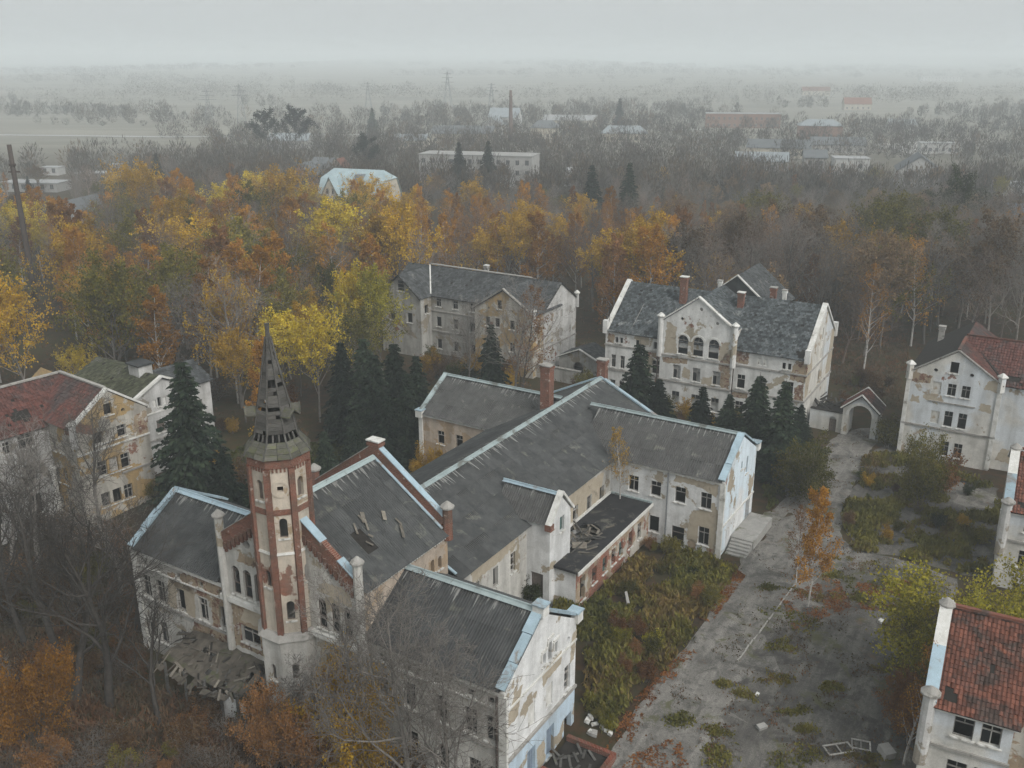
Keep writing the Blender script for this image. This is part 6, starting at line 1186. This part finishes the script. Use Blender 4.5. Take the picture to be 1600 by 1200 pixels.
# ------------------------------------------------------------------ the wood around the site, tree by tree
def free(x, y, r=0.0):
    if any(inside((x, y), f) for f in FOOT): return False
    return all((x - a) ** 2 + (y - b) ** 2 > (c + r) ** 2 for a, b, c in TAKEN)
def zone_words(px):
    for lim, wds in ((90, 'beyond the ochre house'), (200, 'above the ochre house roof'), (330, 'above the mossy house roof'), (440, 'left of the spire'), (540, 'right of the spire'), (640, 'left of the slate house'), (770, 'above the slate house'), (930, 'right of the slate house'), (1060, 'left of the ward house gable'), (1200, 'behind the ward house gable'), (1330, 'above the archway'), (1450, 'left of the cream house roof'), (9999, 'behind the cream house')):
        if px < lim: return wds
WOOD = random.Random(2024); COUNT = {}
INFO = {'orange': ('birch', 'orange_birch', 'orange birch', 'lf_orange', None), 'gold': ('broad', 'golden_tree', 'golden tree', 'lf_gold', None), 'rust': ('birch', 'rusty_birch', 'rust-brown birch', 'lf_rust', None), 'yellow': ('broad', 'yellow_tree', 'yellow tree', 'lf_yellow', None), 'thin': ('birchthin', 'thin_birch', 'sparse white-stemmed birch', 'lf_orange', None), 'olive': ('broad', 'olive_tree', 'dull green tree', 'lf_olive', None), 'bare': ('bare', 'leafless_tree', 'bare grey tree', None, 'bark'), 'redbare': ('bare', 'brown_bare_tree', 'bare brown tree', None, 'barkred'), 'dun': ('broad', 'brown_leaved_tree', 'brown-leaved tree', 'lf_dun', None), 'spruce': ('spruce', 'wood_spruce', 'dark spruce', None, None)}
def plant(k, jx, jy, h, where):
    i = INFO[k]
    if COUNT.get(k, 0) >= 298: return
    COUNT[k] = COUNT.get(k, 0) + 1
    o = place(i[0], i[1], None, 'tree', (jx, jy, gz(jx, jy) - .1), h, i[3], i[4], sxy=WOOD.uniform(.7, 1.08)); PENDING.append((o, i[2], where, PX((jx, jy, 8))[0]))
def wood():
    y = 92.0
    while y < 330:
        st = 4.7 + y * .0085 + (2.2 if y > 215 else 0); hw = 20 + y * .56; x = -hw
        while x < hw:
            jx, jy = x + WOOD.uniform(-.45, .45) * st, y + WOOD.uniform(-.45, .45) * st; x += st
            px, py = PX((jx, jy, 0))
            if px < -50 or px > 1650: continue
            edge = float(np.interp(px, [0, 120, 240, 335, 420, 575, 620, 700, 920, 960, 1300, 1330, 1390, 1410, 1600], [650, 660, 650, 660, 700, 690, 520, 480, 480, 545, 560, 600, 600, 560, 560]))
            if py > edge or (1260 < px < 1400 and py > 585) or not free(jx, jy, 1.2) or inside((jx, jy), YARD): continue
            q = WOOD.random(); d = jy; h = WOOD.uniform(.76, 1.15); far = d > float(np.interp(px, [0, 150, 220, 300, 460, 480, 620, 640, 1000, 1600], [168, 168, 205, 215, 205, 180, 180, 212, 205, 205]))
            row = 'nearest' if d < 150 else ('near' if d < 180 else ('far' if d < 215 else 'farthest'))
            where = f'{row} row {zone_words(px)}'
            if d > 172 and px > 450: h *= .82
            lim = float(np.interp(px, [0, 150, 260, 500, 900, 1040], [195, 205, 235, 225, 225, 190]))
            if px < 1045 and d < lim:
                if 440 < px < 650 and py > 570: h *= .72; k = 'yellow' if q < .34 else ('gold' if q < .50 else ('bare' if q < .72 else ('olive' if q < .9 else 'orange')))
                elif px > 640: k = 'orange' if q < .34 else ('gold' if q < .46 else ('bare' if q < .60 else ('redbare' if q < .68 else ('rust' if q < .80 else 'thin'))))
                else: k = 'orange' if q < .34 else ('gold' if q < .48 else ('yellow' if q < .525 else ('rust' if q < .63 else ('bare' if q < .72 else ('redbare' if q < .78 else ('thin' if q < .94 else 'olive'))))))
            elif far:
                if px < 480 and WOOD.random() < .35: continue
                k = 'bare' if q < .36 else ('redbare' if q < .60 else ('dun' if q < .84 else ('rust' if q < .90 else ('olive' if q < .95 else ('gold' if q < .97 else 'spruce'))))); h *= .56
            else: k = 'bare' if q < .30 else ('redbare' if q < .48 else ('dun' if q < .68 else ('rust' if q < .76 else ('olive' if q < .86 else ('gold' if q < .90 else ('thin' if q < .97 else 'spruce'))))))
            plant(k, jx, jy, h, where)
        y += st * .9
    print('wood', COUNT)
wood()
def far_wood():
    """woods, hedges and gardens beyond the site, too far off to tell tree from tree"""
    rg = np.random.default_rng(9); P, S, C, AX = [], [], [], []
    def add(x, y, h, w, tone, n):
        z0 = gz(x, y); u = rg.normal(0, 1, (n, 3)); u /= np.linalg.norm(u, axis=1)[:, None]; r = rg.uniform(.35, 1, n)[:, None] ** .5
        q_ = u * r * np.array([w, w, h * .5]); P.append(q_ + np.array([x, y, z0 + h * .52])); S.append(np.full(n, .16 + y * .00016)); AX.append(q_ + np.array([0, 0, h * .45]) + rg.normal(0, .25 * w, (n, 3))); C.append(np.clip(rg.normal(tone, .12, n), 0, 1))
    n = 0
    while n < 2100:
        y = 290 + 640 * rg.uniform() ** 1.5; x = rg.uniform(-.62, .62) * y
        m_ = mnoise.noise(Vector((x * .006, y * .009, 2.3))) + .35 * mnoise.noise(Vector((x * .02, y * .03, 7)))
        px, py = PX((x, y, 0))
        if m_ < (-.30 + max(0, y - 480) * .0013 if px > 430 else .16 - (.4 if y < 330 else 0)) or not free(x, y, 1): continue
        h = rg.uniform(6, 13); add(x, y, h, h * rg.uniform(.3, .45), rg.choice([.25, .35, .5, .6, .75, .98], p=[.25, .28, .2, .12, .08, .07]), 170); n += 1
    n = 0
    while n < 850:
        y = 900 + 2600 * rg.uniform() ** 1.1; x = rg.uniform(-.65, .65) * y; m_ = mnoise.noise(Vector((x * .0016, y * .0042, 9)))
        if m_ < .12: continue
        h = rg.uniform(9, 16); add(x, y, h, h * rg.uniform(.7, 1.6), rg.uniform(.1, .6), 120); n += 1
    for k in range(70): add(-420 + k * 13 + rg.uniform(-5, 5), 640 + rg.uniform(-30, 30), rg.uniform(3, 8), 2.6, .3, 80)
    P_ = np.concatenate(P); me = cards(P_, np.concatenate(S), rg, M['farleaf'], 'distant_wood', aspect=7, axis=np.concatenate(AX), clump=np.concatenate(C)); tag(link('distant_wood', me), 'hazy bare woods and hedges across the far plain', 'wood', kind='stuff')
far_wood()
# ------------------------------------------------------------------ ground cover
def weeds(name, label, polys, n, h, size, mat, seed, aspect=1.15, holes=(), tone=(.2, .8), stalks=5, thresh=-.25):
    rg = np.random.default_rng(seed); P, C, A, S = [], [], [], []
    for poly in polys:
        xs = [p[0] for p in poly]; ys = [p[1] for p in poly]; area = (max(xs) - min(xs)) * (max(ys) - min(ys)); k = 0; tries = 0
        while k < n and tries < n * 12:
            tries += 1; x, y = rg.uniform(min(xs), max(xs)), rg.uniform(min(ys), max(ys))
            if not inside((x, y), poly) or any(inside((x, y), q) for q in holes): continue
            v = mnoise.noise(Vector((x * .35, y * .35, seed))) + .5 * mnoise.noise(Vector((x * 1.1, y * 1.1, seed + 3)))
            if v < thresh: continue
            if any(inside((x, y), f) for f in FOOT_TIGHT): continue
            hh = h * (.45 + max(0, v + .3) * 1.1) * rg.uniform(.5, 1.2); z = gz(x, y); tn = mnoise.noise(Vector((x * .22 + 50, y * .22, seed))) * .8 + .5; k += 1
            for s_ in range(stalks):
                P.append((x + rg.normal(0, .16), y + rg.normal(0, .16), z + hh * rg.uniform(.1, 1.0))); C.append(tone[0] + (tone[1] - tone[0]) * np.clip(tn + rg.normal(0, .16), 0, 1)); A.append((rg.normal(0, .55), rg.normal(0, .55), 1.0)); S.append(size * rg.uniform(.7, 1.2))
    me = cards(np.array(P), np.array(S), rg, M[mat], name, aspect=aspect, axis=np.array(A), clump=np.array(C)); return tag(link(name, me), label, 'undergrowth', kind='stuff')
FOOT_TIGHT = [[tuple(c + (q - c) * .88 for q, c in zip(p, (sum(a[0] for a in f) / len(f), sum(a[1] for a in f) / len(f)))) for p in f] for f in FOOT[:40]]
U1 = pxpoly([(905, 965), (940, 905), (1000, 850), (1040, 828), (1062, 848), (1128, 882), (1152, 886), (1130, 920), (1098, 968), (1068, 1012), (1036, 1048), (985, 1100), (952, 1150), (918, 1120), (915, 1010)])
U1b = pxpoly([(760, 960), (880, 900), (900, 960), (930, 1000), (905, 1010), (850, 985)])
U2 = pxpoly([(1335, 862), (1316, 815), (1335, 750), (1352, 715), (1400, 690), (1420, 720), (1560, 765), (1556, 905), (1500, 900), (1445, 880), (1390, 868)])
U3 = pxpoly([(-60, 800), (120, 800), (205, 830), (215, 990), (400, 1110), (520, 1170), (640, 1180), (790, 1215), (790, 1360), (-60, 1360)])
U4 = pxpoly([(640, 720), (700, 700), (900, 600), (960, 600), (1250, 690), (1300, 700), (1270, 740), (1200, 800), (1190, 720), (1000, 660), (930, 610), (700, 770), (660, 790)])
U5 = pxpoly([(240, 800), (380, 700), (660, 690), (640, 740), (500, 760), (400, 790), (260, 790)])
WF = [(-150, 95), (-60, 92), (20, 128), (75, 112), (140, 118), (190, 215), (-190, 215)]
sheet('overgrown_paving', wobble(U2, .8, .3, 9), .027, M['dirt'])
weeds('courtyard_weeds', 'green and yellowing weeds filling the courtyard beside the annex', [U1, U1b], 3400, .85, .2, 'weeds', 3, aspect=2.2, tone=(.05, .9), stalks=8)
weeds('yard_scrub', 'brown and olive scrub on the right side of the yard', [U2], 3300, .6, .2, 'weeds', 5, tone=(.35, 1.0), thresh=.0, stalks=8, holes=[SIDE], aspect=2.2)
weeds('lower_thicket', 'dry stalks and reddish brambles below the church front', [U3], 6500, .9, .11, 'drygrass', 7, aspect=5, tone=(0, 1), stalks=9, thresh=-.4, holes=[pxpoly([(225, 990), (420, 1060), (425, 1125), (235, 1075)])])
weeds('rank_grass', 'dark rough grass behind the church', [U4, U5], 2600, .5, .34, 'weeds', 9, tone=(0, .6), stalks=5)
weeds('wood_floor', 'leaf-strewn scrub on the floor of the wood', [WF], 12000, .5, .13, 'drygrass', 11, aspect=3, tone=(0, .8), stalks=5, thresh=-.6)
weeds('bracken', 'red-brown bracken beyond the archway', [pxpoly([(1300, 480), (1400, 470), (1420, 560), (1400, 640), (1385, 640), (1300, 600)])], 2600, .6, .12, 'drygrass', 12, aspect=3.5, tone=(.3, 1), stalks=5, thresh=-.6)
PATCH = [(1225, 1012, 30), (1172, 1083, 28), (1150, 1140, 40), (1212, 1062, 26), (1330, 1000, 0), (1300, 1075, 18), (1245, 960, 52), (1290, 925, 40), (1350, 900, 60), (1420, 915, 55), (1400, 990, 40), (1395, 1040, 30), (1060, 1128, 22), (1110, 1180, 40), (1240, 1185, 45), (1160, 1190, 50), (1320, 890, 40), (1240, 1110, 22), (1262, 1140, 16), (1200, 920, 12), (1345, 1190, 30), (1130, 1070, 10), (1345, 940, 22)]
pp = []
for x, y, r in PATCH:
    if r: pp.append([tuple(GG(x + r * 1.25 * math.cos(a) * random.Random(x + k).uniform(.25, 1.3), y + r * .5 * math.sin(a) * random.Random(y + k).uniform(.25, 1.3))[:2]) for k, a in enumerate([i * .42 for i in range(15)])])
weeds('paving_weeds', 'tufts of weeds breaking through the paved yard', pp, 90, .2, .16, 'weeds', 13, tone=(.35, 1.0), stalks=6, thresh=-.1)
weeds('yard_tufts', 'scattered tufts and dead stalks on the worn paving', [DIRT, YARD], 700, .15, .12, 'drygrass', 17, tone=(0, 1), stalks=6, thresh=.12)
def litter(name, label, polys, n, seed):
    rg = np.random.default_rng(seed); P = []
    for poly in polys:
        xs = [p[0] for p in poly]; ys = [p[1] for p in poly]; k = 0; t_ = 0
        while k < n and t_ < n * 10:
            t_ += 1; x, y = rg.uniform(min(xs), max(xs)), rg.uniform(min(ys), max(ys))
            if inside((x, y), poly) and mnoise.noise(Vector((x * .5, y * .5, seed))) + .6 * mnoise.noise(Vector((x * 1.7, y * 1.7, seed))) > rg.uniform(-.25, .5): P.append((x, y, gz(x, y) + .05 + rg.uniform(0, .05))); k += 1
    me = cards(np.array(P), .14, rg, M['litter'], name, flat=.85); tag(link(name, me), label, 'fallen leaves', kind='stuff')
litter('fallen_leaves', 'rust-red fallen leaves along the edge of the yard', [pxpoly(q) for q in ([(930, 1200), (985, 1100), (1040, 1045), (1075, 1010), (1090, 1020), (1050, 1065), (1010, 1110), (980, 1180)], [(1215, 930), (1310, 905), (1330, 950), (1240, 985)], [(1090, 965), (1150, 890), (1165, 900), (1110, 975)], [(1340, 905), (1440, 905), (1400, 960), (1330, 950)], [(940, 1200), (1060, 1150), (1090, 1240), (930, 1260)], [(0, 1000), (400, 1090), (420, 1200), (0, 1200)])], 1500, 4)
# --- shrubs that make up the thickets, one by one
SHR = random.Random(31)
def thicket(poly, n, kinds, where, hmin, hmax):
    xs = [p[0] for p in poly]; ys = [p[1] for p in poly]; k = 0; t_ = 0
    while k < n and t_ < n * 30:
        t_ += 1; x, y = SHR.uniform(min(xs), max(xs)), SHR.uniform(min(ys), max(ys))
        if not inside((x, y), poly) or not free(x, y, .2): continue
        px, py = PX((x, y, 1))
        if px < -30 or px > 1630 or py > 1235: continue
        key, nm, desc, lf, H_ = SHR.choice(kinds); k += 1
        o = place(key, nm, None, 'shrub', (x, y, gz(x, y) - .05), SHR.uniform(hmin, hmax) / H_, lf, None); PENDING.append((o, desc, where, px))
GREENS = [('bush', 'green_shrub', 'green shrub', 'lf_green', 2.6), ('bush', 'olive_shrub', 'olive shrub', 'lf_olive', 2.6), ('bush', 'olive_shrub', 'olive shrub', 'lf_olive', 2.6), ('bush', 'yellow_shrub', 'yellowing shrub', 'lf_lime', 2.6), ('bush', 'rusty_shrub', 'rusty shrub', 'lf_rust', 2.6)]
DRY = [('barebush', 'bare_shrub', 'grey bare shrub', 'lf_brown', 3.2), ('barebush', 'bare_shrub', 'grey bare shrub', 'lf_brown', 3.2), ('barebush', 'bare_shrub', 'grey bare shrub', 'lf_brown', 3.2), ('bush', 'russet_shrub', 'russet-leaved shrub', 'lf_rust', 2.6), ('bush', 'brown_shrub', 'brown-leaved shrub', 'lf_brown', 2.6), ('barebush', 'bare_shrub', 'grey bare shrub', 'lf_brown', 3.2), ('bush', 'brown_shrub', 'brown-leaved shrub', 'lf_brown', 2.6), ('bush', 'olive_shrub', 'olive shrub', 'lf_olive', 2.6)]
MIXD = [('bush', 'brown_shrub', 'brown-leaved shrub', 'lf_brown', 2.6), ('bush', 'olive_shrub', 'olive shrub', 'lf_olive', 2.6), ('bush', 'yellow_shrub', 'golden shrub', 'lf_gold', 2.6), ('bush', 'green_shrub', 'green shrub', 'lf_green', 2.6), ('barebush', 'bare_shrub', 'grey bare shrub', 'lf_brown', 3.2)]
thicket(U1, 30, GREENS, 'in the courtyard weeds', .7, 1.7); thicket(U2, 24, MIXD, 'in the scrub beside the yard', .6, 1.6)
thicket([tuple(hl.world(x, y)[:2]) for x, y in ((-30, 1), (-14, 1), (-14, 14), (4, 14), (4, 24), (-30, 24))], 30, MIXD + DRY, 'behind the mossy house', 1.5, 4.0)
half = lambda a, b: [p for p in pxpoly(a)]
thicket(pxpoly([(-40, 980), (210, 1000), (210, 1240), (-40, 1240)]), 34, DRY, 'in the lower left corner', 1.2, 3.0); thicket(pxpoly([(210, 1085), (420, 1145), (420, 1240), (210, 1240)]), 22, DRY, 'below the veranda', 1.0, 2.6); thicket(pxpoly([(420, 1150), (800, 1215), (800, 1270), (420, 1270)]), 26, DRY, 'at the foot of the church front', 1.2, 3.4); thicket(pxpoly([(-40, 800), (200, 830), (210, 1000), (-40, 980)]), 26, DRY, 'between the ochre house and the front wing', 1.2, 3.2)
thicket(pxpoly([(230, 800), (370, 710), (500, 740), (500, 780), (260, 800)]), 14, MIXD, 'behind the front wing', 1.5, 3.5); thicket(pxpoly([(640, 700), (900, 600), (1240, 690), (1190, 720), (1000, 660), (930, 610), (680, 770)]), 34, MIXD, 'behind the church hall', 1.2, 3.0); pass
thicket(pxpoly([(640, 560), (920, 540), (930, 580), (700, 640)]), 18, MIXD, 'before the slate house', 1.5, 3.5); thicket(pxpoly([(1310, 600), (1400, 590), (1400, 660), (1380, 668), (1310, 640)]), 12, DRY, 'beyond the archway', 1.0, 2.5)
number_labels()
# ------------------------------------------------------------------ small things lying about
def kerb():
    a, b_ = GG(1152, 1034), GG(1243, 912); t = thing('kerb_line', 'thin row of old kerb stones crossing the paved yard', 'kerb', a); n = 16; rg = random.Random(2)
    for i in range(n):
        p, q = a.lerp(b_, i / n), a.lerp(b_, (i + .93) / n); m = MB(); z = Vector((0, 0, gz(p.x, p.y) + .07)); m.beam(Vector((p.x, p.y, 0)) + z - a, Vector((q.x, q.y, 0)) + z - a + Vector((rg.uniform(-.05, .05), 0, 0)), .1, .12); m.build('kerb_stone', [M['trimdark']], t)
kerb()
def lying_frame(label, px, py, w, h, rz, tilt=.05, mat='frame'):
    p = GG(px, py); t = thing('window_frame', label, 'frame', (p.x, p.y, p.z + .08), rz); t.rotation_euler = (tilt, 0, rz)
    for x0, x1, y0, y1 in ((-w / 2, w / 2, -h / 2, -h / 2 + .09), (-w / 2, w / 2, h / 2 - .09, h / 2), (-w / 2, -w / 2 + .09, -h / 2 + .09, h / 2 - .09), (w / 2 - .09, w / 2, -h / 2 + .09, h / 2 - .09), (-.04, .04, -h / 2 + .09, h / 2 - .09)):
        m = MB(); m.box(x0, x1, y0, y1, 0, .07); m.build('frame_bar', [M['frame']], t)
lying_frame('white window frame thrown on the yard by the near house', 1310, 1172, 1.8, .9, .2); lying_frame('second broken white frame beside the first one', 1345, 1166, 1.2, .9, -.3); lying_frame('white frame lying in the courtyard weeds by the annex', 985, 975, 2.2, 1.4, .9, .15)
def slab(name, label, cat, px, py, w, d, h, rz, mat, tilt=0.0, lift=0.0):
    p = GG(px, py); m = MB(); rg = random.Random(px); o = [(-w / 2, -d / 2), (w / 2, -d / 2 * .8), (w / 2 * .9, d / 2), (-w / 2 * .95, d / 2 * .9)]
    m.poly([(x, y, h) for x, y in o]); m.poly([(x, y, 0) for x, y in reversed(o)])
    for i in range(4): a, b_ = o[i], o[(i + 1) % 4]; m.poly([(*a, 0), (*b_, 0), (*b_, h), (*a, h)])
    ob_ = m.build(name, [M[mat]]); ob_.location = (p.x, p.y, p.z + .05 + lift); ob_.rotation_euler = (tilt, tilt * .4, rz); tag(ob_, label, cat); return ob_
slab('white_board', 'white board stuck upright in the courtyard weeds', 'board', 979, 945, .3, 1.1, .05, .5, 'concrete', .8, .6); slab('white_chunk', 'white broken slab at the lower yard weeds', 'slab', 1190, 1138, .7, .45, .2, .4, 'concrete', .1); slab('white_scrap', 'white scrap of sheet metal in the yard weeds', 'scrap', 1183, 1086, .5, .25, .06, 1.0, 'light' if 'light' in M else 'trim', .3); slab('concrete_lump', 'pale concrete lump beside the lying frames', 'slab', 1384, 1180, .8, 1.0, .5, .2, 'concrete', .1); slab('stone_block', 'small pale stone near the willow bushes', 'stone', 1376, 973, .5, .35, .2, .7, 'trim')
rg = random.Random(6)
for i in range(14):
    px, py = rg.uniform(918, 962), rg.uniform(1118, 1150); slab('rubble_stone', f'{ORD[i]} pale rubble lump of the heap by the white gable', 'rubble', int(px), int(py), rg.uniform(.25, .6), rg.uniform(.2, .5), rg.uniform(.1, .25), rg.uniform(0, 3), 'trim' if rg.random() < .6 else 'concrete', .2)['group'] = 'rubble heap by the white gable'
# sunken brick stair well beside the white gable
w_ = ch.world(17.4, 6.2); cb = Bld('stair_well', 'low brick-walled cellar stair full of leaves beside the white gable', 'stairwell', (w_.x, w_.y, gz(w_.x, w_.y)), CH_TH)
for nm, a in (('well_wall', (-.6, 2.6, -1.9, -1.6, -.2, .75)), ('well_wall', (-.6, 2.6, 1.6, 1.9, -.2, .75)), ('well_wall', (2.6, 2.9, -1.9, 1.9, -.2, .75))): cb.box(nm, *a, M['brickdark'])
cb.box('well_lid', -.6, 2.6, -1.6, 1.6, .3, .4, M['deck']); rg = random.Random(9)
for i in range(16): x, y = rg.uniform(-.4, 2.2), rg.uniform(-1.4, 1.2); cb.strip('loose_board', (x, y, .45), (x + rg.uniform(-.8, .8), y + rg.uniform(.2, .9), .5 + rg.uniform(0, .2)), .16, .04, M['wood'])
# ------------------------------------------------------------------ the haze that hangs over the whole site
def haze():
    m = MB(); m.box(-5200, 5200, -160, 7200, -6, 75)
    mt = bpy.data.materials.new('haze_air'); mt.use_nodes = True; t = mt.node_tree; t.nodes.clear()
    o = t.nodes.new('ShaderNodeOutputMaterial'); v = t.nodes.new('ShaderNodeVolumePrincipled'); v.inputs['Color'].default_value = (.90, .96, .985, 1); v.inputs['Density'].default_value = HAZE_DENSITY; v.inputs['Anisotropy'].default_value = 0.0
    t.links.new(v.outputs[0], o.inputs['Volume']); h = m.build('haze', [mt]); tag(h, kind='stuff')
haze()
